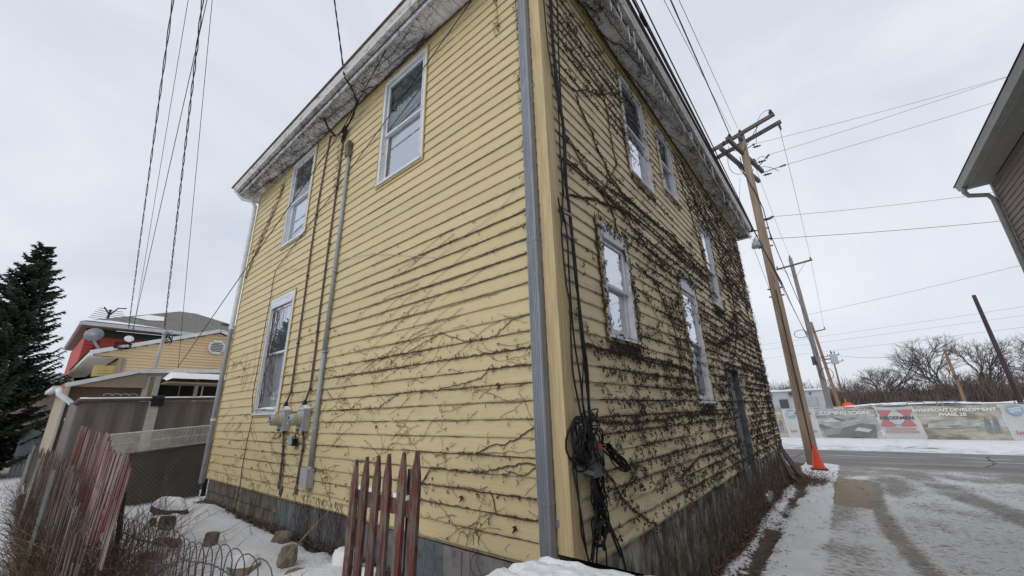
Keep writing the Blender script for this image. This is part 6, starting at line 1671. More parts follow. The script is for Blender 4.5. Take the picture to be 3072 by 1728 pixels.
b = MB(); V = []; m_ = 13
for (y, ws_, wb_, wr_, zs_, zb_, zr_) in st:
    ring = [(-ws_*.9, zs_), (-ws_, zs_+.15), (-wb_, (zs_+zb_)/2+.05), (-wb_*.985, zb_), (-(wr_+ (wb_-wr_)*.25), zb_+(zr_-zb_)*.62), (-wr_*.93, zr_-.02), (0, zr_)]
    ring = ring+[(-u, z) for u, z in ring[-2::-1]]
    for u, z in ring: V.append((CX+u, y, cz(z)))
b.faces(V, [(i*m_+k, i*m_+k+1, (i+1)*m_+k+1, (i+1)*m_+k) for i in range(len(st)-1) for k in range(m_-1)]+[tuple(reversed(range(m_))), tuple((len(st)-1)*m_+k for k in range(m_))]
        +[(i*m_+m_-1, i*m_, (i+1)*m_, (i+1)*m_+m_-1) for i in range(len(st)-1)])
cb_ = b.build('body', MT['car'], car, smooth=True)
b = MB()
for sgn in (-1, 1):      # side windows
    for (ya_, yb_) in ((-1.35, -2.05), (-2.15, -2.95)):
        P = []
        for y, zz_ in ((ya_, 1.0), (yb_, .98), (yb_+(0.12 if yb_ < -2.5 else 0), 1.30), (ya_-0.05, 1.31)):
            wb_, wr_ = .86, .58; t = (zz_-.97)/(1.40-.97); P.append((CX+sgn*((wb_*.985+(wr_*.93-wb_*.985)*t*0.95)+.018), y, cz(zz_)))
        b.poly(P)
b.build('side_window', MT['car_glass'], car)
b = MB(); b.poly([(CX-.60, -0.80, cz(1.06)), (CX+.60, -0.80, cz(1.06)), (CX+.50, -1.12, cz(1.355)), (CX-.50, -1.12, cz(1.355))]); b.build('rear_window', MT['car_glass'], car)
b = MB(); b.poly([(CX-.68, -3.62, cz(1.05)), (CX+.68, -3.62, cz(1.05)), (CX+.53, -3.08, cz(1.37)), (CX-.53, -3.08, cz(1.37))]); b.build('windscreen', MT['car_glass'], car)
for (wx, wy) in ((-.80, -1.25), (.80, -1.25), (-.80, -3.95), (.80, -3.95)):
    m = MB(); m.lathe((CX+wx-.1, wy, cz(.31)), [(.20, 0), (.30, .0), (.315, .03), (.315, .17), (.30, .2), (.20, .2)], (1, 0, 0), 22); w_ = m.build('wheel', MT['black_rubber'], car)
    m = MB(); m.lathe((CX+wx-.105, wy, cz(.31)), [(.0, 0), (.19, .0), (.19, .21), (.0, .21)], (1, 0, 0), 14); m.build('rim', MT['rim'], w_)
for sgn in (-1, 1):
    m = MB(); m.obox((CX+sgn*.66, -0.66, cz(.86)), (.09, 0, 0), (0, .03, 0), (0, 0, .12)); m.build('tail_light', MT['red_lens'], car)
    m = MB(); m.obox((CX+sgn*.55, -4.66, cz(.64)), (.13, 0, 0), (0, .06, 0), (0, 0, .06)); m.build('headlight', MT['rim'], car)
    m = MB(); m.obox((CX+sgn*.95, -2.98, cz(1.02)), (.08, 0, 0), (0, .05, 0), (0, 0, .06)); m.build('wing_mirror', MT['car'], car)
# snow lying on the roof in an uneven sheet with the black edge showing
P = []; ny_, nx_ = 100, 64
def roof_z(u, y):
    for s0, s1 in zip(st, st[1:]):
        if s1[0] <= y <= s0[0]:
            t = (y-s0[0])/(s1[0]-s0[0]); wr_ = s0[3]+(s1[3]-s0[3])*t; zr_ = s0[6]+(s1[6]-s0[6])*t
            k = abs(u)/(wr_*.93); return zr_-.02*min(1, k) if k <= 1 else zr_-.02-(k-1)*.5
    return 1.4
ok = {}
for i in range(ny_+1):
    y = -1.17-1.85*i/ny_
    for j in range(nx_+1):
        u = -.57+1.14*j/nx_
        nn_ = 0.035*fbm(u*5, y*5, 1, 3); e = min((u+.505+nn_)/.09, (.505-u+nn_)/.09, (-1.235-y+nn_)/.07)
        corner = hypot(max(0, abs(u)-.33)/.18, max(0, y+1.42)/.19)
        th = 0.040*smooth01(max(-1, min(1, e*1.2)))*(1 if corner < 1 else 0.0)-(0.006 if e < 0.05 else 0)
        th += 0.011*fbm(u*7, y*7, 3, 3)-0.006+0.004*fbm(u*30, y*30, 5, 3)
        th -= 0.05*smooth01(1-abs(y+1.345+0.02*fbm(u*6, 1, 2, 3))/0.022)*smooth01((fbm(u*4, 3, 9, 3)+0.12)/0.2)
        th -= 0.05*smooth01(1-abs(y+1.50+0.03*fbm(u*6, 4, 2, 3))/0.03)*smooth01((fbm(u*5, 8, 9, 3)-0.02)/0.15)
        g_ = fbm(u*2.6, y*7+4, 8, 4); th -= 0.045*smooth01((g_-0.10)/0.25)*smooth01((-0.0+y+1.62)/0.25+0.25)
        P.append((CX+u, y, cz(roof_z(u, y)+th)))
b = MB(); b.faces(P, [(i*(nx_+1)+j, i*(nx_+1)+j+1, (i+1)*(nx_+1)+j+1, (i+1)*(nx_+1)+j) for i in range(ny_) for j in range(nx_)])
b.build('snow_on_roof', MT['snow'], car, smooth=True)
P = []
for i in range(20):
    y = -3.75-0.85*i/19
    for j in range(16):
        u = -.6+1.2*j/15; P.append((CX+u, y, cz(.96-.10*(i/19)**1.5-.04*(u/.6)**2+.035*smooth01(min(1, (0.6-abs(u))/.12))+.006*fbm(u*6, y*6, 0, 2))))
b = MB(); b.faces(P, [(i*16+j, i*16+j+1, (i+1)*16+j+1, (i+1)*16+j) for i in range(19) for j in range(15)]); b.build('snow_on_bonnet', MT['snow'], car, smooth=True)

rr = random.Random(71); b = MB()
for i in range(420):
    x = rr.uniform(0.45, 4.2); y = rr.uniform(2.4, 12.5); an = rr.uniform(0, 6.28); L = rr.uniform(.015, .10)*(1 if i % 12 else 2.2); z = LOW+.045
    b.tube([(x, y, z), (x+L*cos(an), y+L*sin(an), z+.004)], .0028, 3, cap=False)
b.build('fallen_twigs', MT['vine'], kind='stuff')
# ------------------------------------------------------------------ neighbours on the left
def lap_boards_x(name, parent, material, xf, y0, y1, z0, z1, e, clip=None, key=''):
    """lap siding on a wall facing +x; clip(z) gives the y-range"""
    k = 0; z = z0
    while z < z1-0.01:
        zt = min(z+e, z1); ya, yb = (y0, y1) if clip is None else clip(z, zt)
        if yb-ya > 0.05:
            b = MB(); b.faces([(xf, ya, z), (xf, yb, z), (xf+.030, yb, z), (xf+.030, ya, z), (xf+.003, ya, zt), (xf+.003, yb, zt)], [(3, 2, 5, 4), (0, 1, 2, 3)])
            b.build(name, material, parent)
        z += e
# -- screened enclosure wall right behind the chain-link fence
enc = thing('screen_enclosure', 'brown-grey ribbed fabric enclosure wall with a snowy black top rail behind the chain-link fence', 'enclosure', (-10.5, -0.8, YARD))
b = MB(); P = []
n = 64
for i in range(n+1):
    y = -2.02+2.42*i/n; o = 0.028*sin(i*0.62)+0.008*sin(i*2.2)
    for z in (YARD-.2, 0.4, 1.0, 1.56): P.append((-10.5+o*(1 if z < 1.4 else .3), y, z))
b.faces(P, [(i*4+k, (i+1)*4+k, (i+1)*4+k+1, i*4+k+1) for i in range(n) for k in range(3)])
b.build('fabric_wall', MT['panel_grey'], enc, smooth=True)
b = MB(); b.box(-10.47, -10.44, -0.92, -0.74, YARD-.2, 1.56); b.build('seam_strip', MT['taupe_trim'], enc)
b = MB(); b.tube([(-10.50, -2.06, 1.50), (-10.47, -2.02, 1.57), (-10.46, -1.9, 1.595), (-10.46, 0.42, 1.655)], .050, 8); b.build('top_rail', MT['cable_brown'], enc, smooth=True)
b = MB(); b.tube([(-10.46, -0.90, 1.615), (-10.46, -0.68, 1.62)], .075, 8); b.box(-10.40, -10.385, -.90, -.68, 1.45, 1.60); b.build('black_clamp', MT['cable'], enc)
b = MB(); P = []
for i in range(41):
    y = -2.02+2.42*i/40
    zc = 1.578+.06*(i/40)+.045
    for k in range(5): an = pi*k/4; P.append((-10.46-.052*cos(an), y, zc-0.015+(.028+.008*fbm(y*3, 0, 0, 2))*sin(an)))
b.faces(P, [(i*5+k, (i+1)*5+k, (i+1)*5+k+1, i*5+k+1) for i in range(40) for k in range(4) if not (18 < i < 22)])
b.build('snow_on_rail', MT['snow'], enc, smooth=True)
b = MB(); b.tube([(-10.5, 0.36, YARD-.2), (-10.5, 0.36, 1.6)], .03, 6); b.build('post', MT['cable_brown'], enc)
b = MB(); P = []
for i in range(9):
    an = i/8*pi/2
    for z in (YARD-.2, 1.55): P.append((-10.5-0.35*sin(an), -2.02-0.05+0.05*cos(an)-0.25*sin(an)*0.2, z))
b.faces(P, [(i*2, i*2+2, i*2+3, i*2+1) for i in range(8)]); b.build('rounded_end', MT['panel_grey'], enc, smooth=True)

# -- carport / patio roof with vertical metal side
cp = thing('carport', 'low tan carport with snowy white roof edge, vertical metal siding and dark windows', 'carport', (-12.5, -0.7, YARD))
def zcp(y): return 2.02+(y+2.14)*(2.40-2.02)/(1.17) if y < -0.97 else 2.41+(y+.97)*0.075
b = MB(); b.beam((-12.45, -2.20, 2.0), (-12.45, -0.97, 2.40), .05, .10); b.beam((-12.45, -0.97, 2.40), (-12.45, 1.4, 2.55), .05, .10); b.build('fascia', MT['white'], cp)
b = MB(); b.faces([(-12.5, -2.2, 2.03), (-12.5, -.97, 2.43), (-12.5, 1.4, 2.58), (-16.9, 1.4, 2.75), (-16.9, -.97, 2.65), (-16.9, -2.2, 2.2)], [(0, 1, 4, 5), (1, 2, 3, 4)]); b.build('roof', MT['snow'], cp)
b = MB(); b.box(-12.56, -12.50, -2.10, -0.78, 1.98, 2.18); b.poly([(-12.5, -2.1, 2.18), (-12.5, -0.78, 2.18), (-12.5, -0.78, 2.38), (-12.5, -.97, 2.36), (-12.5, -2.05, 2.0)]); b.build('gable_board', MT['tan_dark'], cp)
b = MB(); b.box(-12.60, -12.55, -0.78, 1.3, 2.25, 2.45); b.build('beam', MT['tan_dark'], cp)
b = MB(); b.box(-12.75, -12.70, -2.12, -0.80, YARD, 2.02); b.build('back_panel', mat('brown_shade_panel', (0.17, 0.12, 0.085), (0.14, 0.10, 0.07), (3, 3, 3), 0.9), cp)
b = MB()
for i in range(4): y = -1.50+i*.16; b.tube([(-12.62, y+.08+.08*cos(a), 1.78+.05*sin(a)) for a in [pi*k/8 for k in range(9)]], .008, 4)
b.build('scalloped_valance', MT['white'], cp)
for y0_, y1_ in ((-0.80, -0.70), (-0.60, -0.48), (0.30, 0.38)):
    b = MB(); b.box(-12.62, -12.54, y0_, y1_, YARD, 2.3); b.build('post', MT['taupe_trim'], cp)
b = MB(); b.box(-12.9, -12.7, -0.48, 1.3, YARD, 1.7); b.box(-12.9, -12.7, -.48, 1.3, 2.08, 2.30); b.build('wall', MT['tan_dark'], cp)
for y0_, y1_ in ((-0.45, 0.0), (0.02, 0.52), (0.56, 1.2)):
    b = MB(); b.box(-12.80, -12.78, y0_, y1_, 1.70, 2.08); b.build('window', MT['dark'], cp)
    b = MB(); b.box(-12.72, -12.70, y0_+.02, y1_-.02, 1.74, 1.76); b.build('pane', MT['pane'], cp)
# side wall of vertical ribbed metal, seen at a grazing angle
for i in range(30):
    x = -12.5-i*0.15; b = MB(); b.box(x-.075, x-.005, -2.14, -2.10, YARD-.1, 1.98); b.box(x-.155, x-.075, -2.12, -2.09, YARD-.1, 1.98); b.build('metal_strip', MT['tan'] if i % 2 else MT['taupe_trim'], cp)
b = MB(); b.beam((-12.45, -2.32, 1.93), (-17, -2.32, 2.05), .12, .10); b.build('gutter', MT['white'], cp)
b = MB(); b.tube([(-12.40, -2.28, 1.92), (-12.36, -2.26, 1.80), (-12.30, -2.05, 1.62), (-12.28, -1.96, 1.50), (-12.28, -1.95, 0.3)], .055, 8); b.box(-12.25, -12.22, -2.06, -1.84, 1.20, 1.25); b.build('downspout', MT['white'], cp, smooth=True)
# snow-capped box roof in front of the windows
b = MB(); P = []
for i in range(13):
    for k in range(6):
        P.append((-11.9-.9*k/5, -0.48+1.62*i/12, 2.10+(.30*sin(pi*(.12+.76*k/5)))*(1 if 0 < i < 12 else .4)+.01*fbm(i*.6, k, 0, 2)))
b.faces(P, [(i*6+k, (i+1)*6+k, (i+1)*6+k+1, i*6+k+1) for i in range(12) for k in range(5)]); b.build('snow_slab', MT['snow'], cp, smooth=True)
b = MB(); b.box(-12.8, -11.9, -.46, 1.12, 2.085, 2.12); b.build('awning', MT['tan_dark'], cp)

# -- tan garage with gable
ga = thing('garage', 'tan vinyl-sided garage with a white-trimmed gable and octagonal louvred vent', 'garage', (-17, 0, YARD))
PK = (1.68, 4.46); EL = (-1.60, 3.36); ER = (4.9, 3.40)
def gclip(z, zt):
    if zt < 3.36: return (-0.98 if z < 3.2 else -1.45, 4.8)
    fl = EL[0]+(zt-EL[1])/(PK[1]-EL[1])*(PK[0]-EL[0]); fr = ER[0]-(zt-ER[1])/(PK[1]-ER[1])*(ER[0]-PK[0]); return (fl, fr)
b = MB(); b.poly([(-17.01, -.98, YARD), (-17.01, 4.8, YARD), (-17.01, 4.8, 3.34), (-17.01, PK[0], 4.42), (-17.01, EL[0]+.1, 3.33), (-17.01, -.98, 3.2)]); b.box(-24, -17.02, -0.97, 4.8, YARD, 3.2); b.build('wall', MT['tan'], ga)
lap_boards_x('siding_board', ga, MT['tan'], -17.0, 0, 0, 2.0, 4.35, 0.105, gclip)
b = MB(); b.beam((-16.93, -1.70, 3.34), (-16.93, PK[0], 4.52), .06, .13); b.beam((-16.93, PK[0], 4.52), (-16.93, 4.9, 3.45), .06, .13); b.build('rake_board', MT['white'], ga)
b = MB(); b.faces([(-16.9, -1.75, 3.40), (-16.9, PK[0], 4.59), (-24.5, PK[0], 4.59), (-24.5, -1.75, 3.4), (-16.9, 5.0, 3.45), (-24.5, 5.0, 3.45)], [(0, 1, 2, 3), (1, 4, 5, 2)]); b.build('roof', MT['roof_grey'], ga)
b = MB(); b.beam((-16.95, -1.66, 3.30), (-23, -1.92, 2.75), .10, .12); b.quad((-16.95, -1.66, 3.24), (-23, -1.95, 2.70), (-23, -1.45, 2.85), (-16.95, -1.02, 3.22)); b.build('soffit', MT['soffit'], ga)
b = MB(); b.box(-17.4, -16.99, -1.50, -0.99, 2.05, 2.95); 
for i in range(8): b.box(-16.99, -16.975, -1.44, -1.06, 2.1+i*.1, 2.17+i*.1)
b.build('window_shutter', MT['trim_yellow'], ga)
b = MB(); b.box(-16.98, -16.95, -0.99, -0.88, 2.0, 3.22); b.box(-16.985, -16.955, -.87, -.80, 2.0, 3.22); b.build('corner_trim', MT['tan_dark'], ga)
ov = [(-16.96, 1.66+.29*cos(pi/8+i*pi/4), 3.86+.29*sin(pi/8+i*pi/4)) for i in range(8)]
b = MB(); b.poly(ov); 
b2 = [(-16.90, y, z) for _, y, z in ov]; b.poly(b2)
for i in range(8): b.quad(ov[i], ov[(i+1) % 8], b2[(i+1) % 8], b2[i])
v_ = b.build('gable_vent', MT['white'], ga)
for i in range(6):
    z = 3.69+i*.062; w = .20 if 0 < i < 5 else .15; m = MB(); m.box(-16.898, -16.885, 1.66-w, 1.66+w, z, z+.025); m.build('louvre', MT['insul'], v_)
b = MB(); b.tube([(-15, -0.30, 2.4), (-15, -0.28, 3.85)], .042, 8); b.lathe((-15, -.28, 3.85), [(.07, 0), (.08, .05), (.06, .12), (0, .14)]); b.tube([(-15, -.25, 3.9), (-14.95, -.12, 3.95), (-14.9, -.1, 3.85)], .03, 6)
meta(b.build('service_mast', MT['pvc'], loc=(-15, -.3, 2.4), smooth=True), 'leaning grey steel service mast in front of the tan garage gable', 'mast')
b = MB()
for q in range(6): b.tube([(-14.9, -.15+.3*sin(q+k*.7)*.3, 3.75-.1*k*.6+.05*q*.3) for k in range(5)], .012, 4)
meta(b.build('wire_tangle', MT['cable'], loc=(-14.9, -.15, 3.7)), 'short black wire tangle at the top of the grey service mast', 'cables')
b = MB()
for q in range(5): b.tube([(-16.8, -1.0+.22*sin(q*1.3+k*.9), 3.62+.12*cos(q+k*1.1)) for k in range(7)], .012, 4)
meta(b.build('wire_tangle', MT['cable'], loc=(-16.8, -1, 3.6)), 'black tangle of drop wires by the garage roof edge', 'cables')
dish = thing('satellite_dish', 'pale grey satellite dish on an arm above the garage roof', 'satellite dish', (-17, -1.53, 3.45))
b = MB(); b.lathe((-17.0, -1.72, 3.90), [(0.24, 0.07), (0.20, 0.035), (0.10, 0.01), (0.0, 0.0)][::-1], (0.93, -0.25, 0.30), 18); o = b.build('reflector', MT['alu'], dish, smooth=True)
b = MB(); b.tube([(-17.02, -1.70, 3.75), (-16.98, -1.60, 3.58), (-16.98, -1.50, 3.43)], .035, 6); b.build('mount_arm', MT['pvc'], dish)
b = MB(); b.tube([(-16.95, -1.65, 3.65), (-16.5, -1.78, 3.85)], .012, 4); b.build('feed_arm', MT['pvc'], dish)
d2 = thing('satellite_dish', 'small grey antenna bracket beside the wire tangle at the garage roof', 'satellite dish', (-17, -.85, 3.75))
b = MB(); b.tube([(-17, -.86, 3.6), (-17, -.86, 3.85)], .02, 5); b.lathe((-16.98, -.88, 3.86), [(0, 0), (.1, .02), (.13, .06)], (1, 0, .5), 10); b.build('bracket', MT['white'], d2)

# -- orange-red house with hip roof behind
rh = thing('red_house', 'orange-red two-storey house with dark green trim and a grey hip roof partly under snow', 'house', (-24.5, 2, YARD))
b = MB(); b.box(-33, -24.6, -1.56, 6.5, YARD, 5.15); b.build('wall', MT['orange_red'], rh)
lap_boards_x('siding_board', rh, MT['orange_red'], -24.59, -1.56, 3.2, 3.0, 5.0, 0.16)
b = MB(); b.box(-24.57, -24.53, -1.60, 6.5, 4.99, 5.32); b.build('green_frieze', MT['green_trim'], rh)
b = MB(); b.box(-24.5, -23.98, -1.80, 6.9, 5.33, 5.37); b.box(-33.5, -24.5, -1.80, -1.26, 5.33, 5.37); b.build('soffit', MT['tan_dark'], rh)
b = MB(); b.beam((-23.95, -1.82, 5.45), (-23.95, 6.9, 5.45), .10, .16); b.beam((-23.95, -1.84, 5.45), (-33.5, -1.84, 5.45), .10, .16); b.build('gutter', MT['white'], rh)
zE = 5.53; Rp = (-28.6, 2.4, 7.6)
b = MB(); b.poly([(-23.9, -1.85, zE), (-23.9, 7.1, zE), (-28.6, 3.0, 7.55), (-28.6, 2.2, 7.55)]); b.poly([(-33.5, -1.85, zE), (-23.9, -1.85, zE), (-28.6, 2.2, 7.55)]); b.poly([(-33.5, 7.1, zE), (-28.6, 3.0, 7.55), (-23.9, 7.1, zE)]); b.build('roof', MT['roof_grey'], rh)
def roofpt(y, t): # point on the front slope: t 0 eave .. 1 ridge
    return (-23.9-4.7*t, y, zE+2.02*t+.03)
b = MB(); b.poly([roofpt(-1.8, 0.01), roofpt(1.0, 0.01), roofpt(0.1, .06), roofpt(-0.9, .10), roofpt(-1.3, .08)]); b.poly([roofpt(-0.1, .36), roofpt(0.5, .30), roofpt(1.15, .36), roofpt(1.25, .55), roofpt(.6, .56)]); b.build('snow_patch', MT['snow'], rh)
b = MB(); b.lathe((-26.5, 4.1, 6.35), [(.10, 0), (.10, .25), (.2, .26), (.2, .38)], n=10); b.build('roof_vent', MT['insul'], rh)
b = MB(); b.tube([(-24.52, -1.22, 5.0), (-24.50, -1.10, 4.7), (-24.5, -1.25, 4.4), (-24.5, -1.3, 1.0)], .05, 6); b.build('downspout', mat('dark_red_pipe', (0.16, 0.03, 0.025), (0.12, .02, .02), (3, 3, 3)), rh)
an = thing('tv_antenna', 'dark branching television antenna on the red house roof', 'antenna', (-25.5, -.95, 5.9))
b = MB(); b.tube([(-25.5, -.98, 5.75), (-25.5, -.95, 6.5)], .05, 6)
for k in range(6):
    z = 6.0+.09*k; L = .75-.06*k; b.tube([(-25.5, -.95-L*.9, z+.06*k*.2+.02), (-25.5, -.95, z), (-25.5, -.95+L, z-.08+.02*k)], .012, 4)
b.tube([(-25.5, -.95, 6.25), (-25.5, -1.2, 6.6)], .03, 4); b.tube([(-25.5, -.93, 6.25), (-25.5, -.7, 6.62), (-25.5, -.4, 6.66)], .03, 4); b.build('elements', MT['wire'], an)
# -- further left: low snowy roof, grey-blue fence panel, far hedge
b = MB(); b.box(-40, -32, -9.0, -1.3, YARD, 3.0); b.poly([(-31.8, -9.5, 3.0), (-31.8, -1.2, 3.2), (-36, -1.2, 4.2), (-36, -9.5, 4.0)])
fw = b.build('wall', MT['pipe_grey'], None, loc=(-36, -4, YARD)); fw.name = 'low_shed'; meta(fw, 'low grey outbuilding with snowy roof glimpsed behind the spruce', 'shed')
b = MB(); b.poly([(-31.75, -9.5, 3.04), (-31.75, -1.2, 3.24), (-36, -1.2, 4.24), (-36, -9.5, 4.04)]); b.build('snow_patch', MT['snow'], fw)
fp = thing('board_fence', 'pale blue-grey fence panel standing at the far end of the lath fence', 'fence panel', (-19.5, -2.4, YARD))
for i in range(10):
    m = MB(); y = -2.55+i*.09; m.box(-19.5, -19.47, y, y+.085, YARD-.1, 1.0-abs(i-2)*.045); m.build('board', mat('blue_grey_board', (.22, .26, .28), (.17, .2, .22), (4, 4, 2), rnd=.1) if i == 0 else bpy.data.materials['blue_grey_board'], fp)
hd = brush('hedge', 'dark low evergreen hedge beyond the lawn at the left edge', (-34, -8), 1, (0.1, 0.1), 1, 1, .002, 'needle', 1, cat='hedge')
bpy.data.objects.remove(hd)

# -- spruce
def spruce(base, H, R, label, seed):
    rr = random.Random(seed); t = thing('spruce_tree', label, 'tree', base)
    bx, by, bz = base
    b = MB(); b.tube([(bx, by, bz), (bx, by, bz+H*.5), (bx+.05, by, bz+H*.97)], [.17, .10, .015], 8); b.build('trunk', MT['bark'], t)
    lb = MB(); nd = MB(); z = bz+0.5
    while z < bz+H*0.985:
        f = 1-(z-bz)/H; rad = R*(0.10+0.95*f**0.85)*(rr.uniform(.85, 1.1)); nbr = int(7+10*f)
        if f < .13: rad *= .8; nbr = 5
        for i in range(nbr):
            an = rr.uniform(0, 2*pi); L = rad*rr.uniform(0.70, 1.15); d = Vector((cos(an), sin(an), 0)); P = []; k = 7
            for j in range(k+1):
                u = j/k; lift = (0.25*(1-f)+0.05)*L*u - 0.30*f*L*sin(pi*u*.8)*.8 + 0.16*L*u**3
                P.append(Vector((bx, by, z+rr.uniform(-.05, .05)))+d*(L*u)+Vector((0, 0, lift)))
            lb.tube(P, [.02*(1-.8*j/k)+.004 for j in range(k+1)], 3, cap=False)
            side = d.cross(Vector((0, 0, 1)))
            m = int(7+L*17)
            for j in range(m):
                u = 0.12+0.88*j/m; q = P[min(k-1, int(u*k))].lerp(P[min(k, int(u*k)+1)], u*k-int(u*k))
                for sg in (-1, 1):
                    tl = (0.10+0.30*L*.5*(1-u*.75))*rr.uniform(.6, 1.15); td = (side*sg*rr.uniform(.5, 1)+d*rr.uniform(.5, 1.0)+Vector((0, 0, rr.uniform(-.45, .22)))).normalized(); e = q+td*tl
                    w = 0.032+0.018*rr.random(); up = Vector((rr.uniform(-.3, .3), rr.uniform(-.3, .3), 1))*w; sd2 = td.cross(Vector((0, 0, 1))).normalized()*w
                    nd.faces([q, q+td*tl*.45+sd2, e, q+td*tl*.45-sd2, q+td*tl*.45+up], [(0, 1, 2), (0, 2, 3), (0, 4, 2)])
                    if tl > .22:
                        for w_ in range(3):
                            q2 = q.lerp(e, rr.uniform(.2, .9)); e2 = q2+(td+side*rr.uniform(-1, 1)+Vector((0, 0, rr.uniform(-.8, .3)))).normalized()*rr.uniform(.07, .16); nd.faces([q2, q2.lerp(e2, .5)+sd2*.7, e2, q2.lerp(e2, .5)-sd2*.7], [(0, 1, 2, 3)])
            tip = P[-1]; nd.faces([tip-d*.08+side*.025, tip+d*.12+Vector((0, 0, .05)), tip-d*.08-side*.025], [(0, 1, 2)])
        z += 0.085+0.10*f
    lb.build('branches', MT['bark'], t, kind='stuff'); nd.build('needles', MT['needle'], t, kind='stuff')
    return t
spruce((-20.3, -3.50, YARD), 8.1, 2.05, 'big dark green spruce tree beside the snowy lawn, nearest to the red house', 4)
spruce((-22.3, -6.2, YARD), 7.2, 2.3, 'second dark spruce cut by the left edge of the view', 9)
# hedge as clumps
rr = random.Random(55); nd = MB()
for i in range(9000):
    x = -27+rr.gauss(0, 1.0); y = rr.uniform(-9, -2.6); z = YARD+rr.random()*1.0; s_ = .07
    a = Vector((rr.gauss(0, 1), rr.gauss(0, 1), rr.gauss(0, 1))).normalized()*s_; c = Vector((rr.gauss(0, 1), rr.gauss(0, 1), rr.gauss(0, 1))).normalized()*s_; p = Vector((x, y, z)); nd.tri(p, p+a, p+c)
o = nd.build('hedge', MT['needle'], loc=(-27, -6, YARD)); meta(o, 'low dark evergreen hedge behind the spruce trunk', 'hedge')
# ------------------------------------------------------------------ taupe house on the right
XB, YB, ZB = 5.00, 8.98, 5.34
tb = thing('taupe_house', 'taupe vinyl-sided house with aluminium gutter and downspout cutting in at the right edge', 'house', (XB, 5, LOW))
b = MB(); b.box(XB+.02, XB+7, -4, YB-.0, LOW-.2, ZB); b.build('wall', MT['brown_siding'], tb)
k = 0
while k < 54:
    z = LOW+0.25+k*.112; 
    if z+.112 > ZB: break
    key = 'tboard'
    inst('siding_board', key, lambda b: b.faces([(0, -4, 0), (0, YB-.06, 0), (-.018, YB-.06, 0), (-.018, -4, 0), (-.002, YB-.06, .112), (-.002, -4, .112)], [(2, 3, 5, 4), (3, 2, 1, 0)]), MT['brown_siding'], tb, (XB, 0, z)); k += 1
b = MB(); b.box(XB-.03, XB+.019, YB-.058, YB+.03, LOW, ZB); b.build('corner_trim', MT['taupe_trim'], tb)
y = YB+0.05
while y > -3.8:
    inst('soffit_panel', 'tsof', lambda b: (b.box(-.34, -.021, -.295, 0, 0, .012), [b.box(-.34, -.021, -.295+q*.05, -.292+q*.05, -.004, -.0005) for q in range(6)]), MT['taupe_trim'], tb, (XB, y, ZB+.002)); y -= .30
b = MB(); b.box(XB-.365, XB-.342, -4, YB+.07, ZB-.02, ZB+.16); b.box(XB-.02, XB+6, YB+.05, YB+.07, ZB-.02, ZB+.16); b.build('fascia', MT['taupe_trim'], tb)
b = MB(); V = []; NN = 10
pr_ = [(0.0, .01), (.085, .0), (.10, .05), (.125, .12), (.11, .125), (.0, .12)]
for i in range(NN+1):
    y = -4+(YB+4.05)*i/NN
    for (o, h) in pr_: V.append((XB-.367-o, y, ZB+.0+h))
n = len(pr_); b.faces(V, [(i*n+k, (i+1)*n+k, (i+1)*n+k+1, i*n+k+1) for i in range(NN) for k in range(n-1)]); b.poly([V[NN*n+k] for k in range(n)]); b.build('gutter', MT['taupe_trim'], tb)
b = MB(); b.poly([(XB-.51, -4.2, ZB+.13), (XB-.51, YB+.1, ZB+.13), (XB+3.3, YB-2, ZB+2.4), (XB+3.3, -4.2, ZB+2.4)]); b.poly([(XB-.51, YB+.1, ZB+.13), (XB+7, YB+.1, ZB+.13), (XB+3.3, YB-2, ZB+2.4)]); b.build('roof', MT['shingle'], tb)
b = MB(); b.tube([(XB-.42, YB-.12, ZB+.02), (XB-.42, YB-.10, ZB-.10), (XB-.37, YB-.05, ZB-.17), (XB-.12, YB-.02, ZB-.24), (XB-.07, YB-.02, ZB-.36), (XB-.07, YB-.02, LOW+.2)], .045, 8); b.build('downspout', MT['taupe_trim'], tb, smooth=True)
b = MB(); b.box(XB-.05, XB-.019, 4.2, 6.55, ZB-.30, ZB-.03); b.box(XB-.05, XB-.019, 6.40, 6.55, 2.9, ZB-.301); b.box(XB-.05, XB-.019, 4.2, 4.35, 2.9, ZB-.301); wt = b.build('window', MT['taupe_trim'], tb)
b = MB(); b.box(XB-.028, XB-.0195, 4.351, 6.399, 2.9, ZB-.302); b.build('pane', MT['car_glass'], wt)

# ------------------------------------------------------------------ banner fence across the road
FY = 28.3
bf = thing('site_fence', 'temporary chain-link site fence hung with printed mesh banners across the road', 'fence', (3, FY, LOW))
x = -14.0; i = 0
while x < 22:
    b = MB(); b.tube([(x, FY+.05, LOW-.2), (x+random.uniform(-.04, .04), FY+.05, LOW+1.86)], .03, 6); b.build('post', MT['tpost'], bf); x += 2.45
b = MB(); b.tube([(-14, FY+.05, LOW+1.72), (22, FY+.05, LOW+1.74)], .02, 5); b.build('top_rail', MT['tpost'], bf)
b = MB(); 
for i in range(480):
    xa_ = -14+i*.075
    for sg in (1, -1): b.tube([(xa_+(0 if sg > 0 else .86), FY+.055, LOW), (xa_+(.86 if sg > 0 else 0), FY+.055, LOW+1.72)], .0035, 3, cap=False)
b.build('wire_mesh', MT['galv'], bf, kind='stuff')

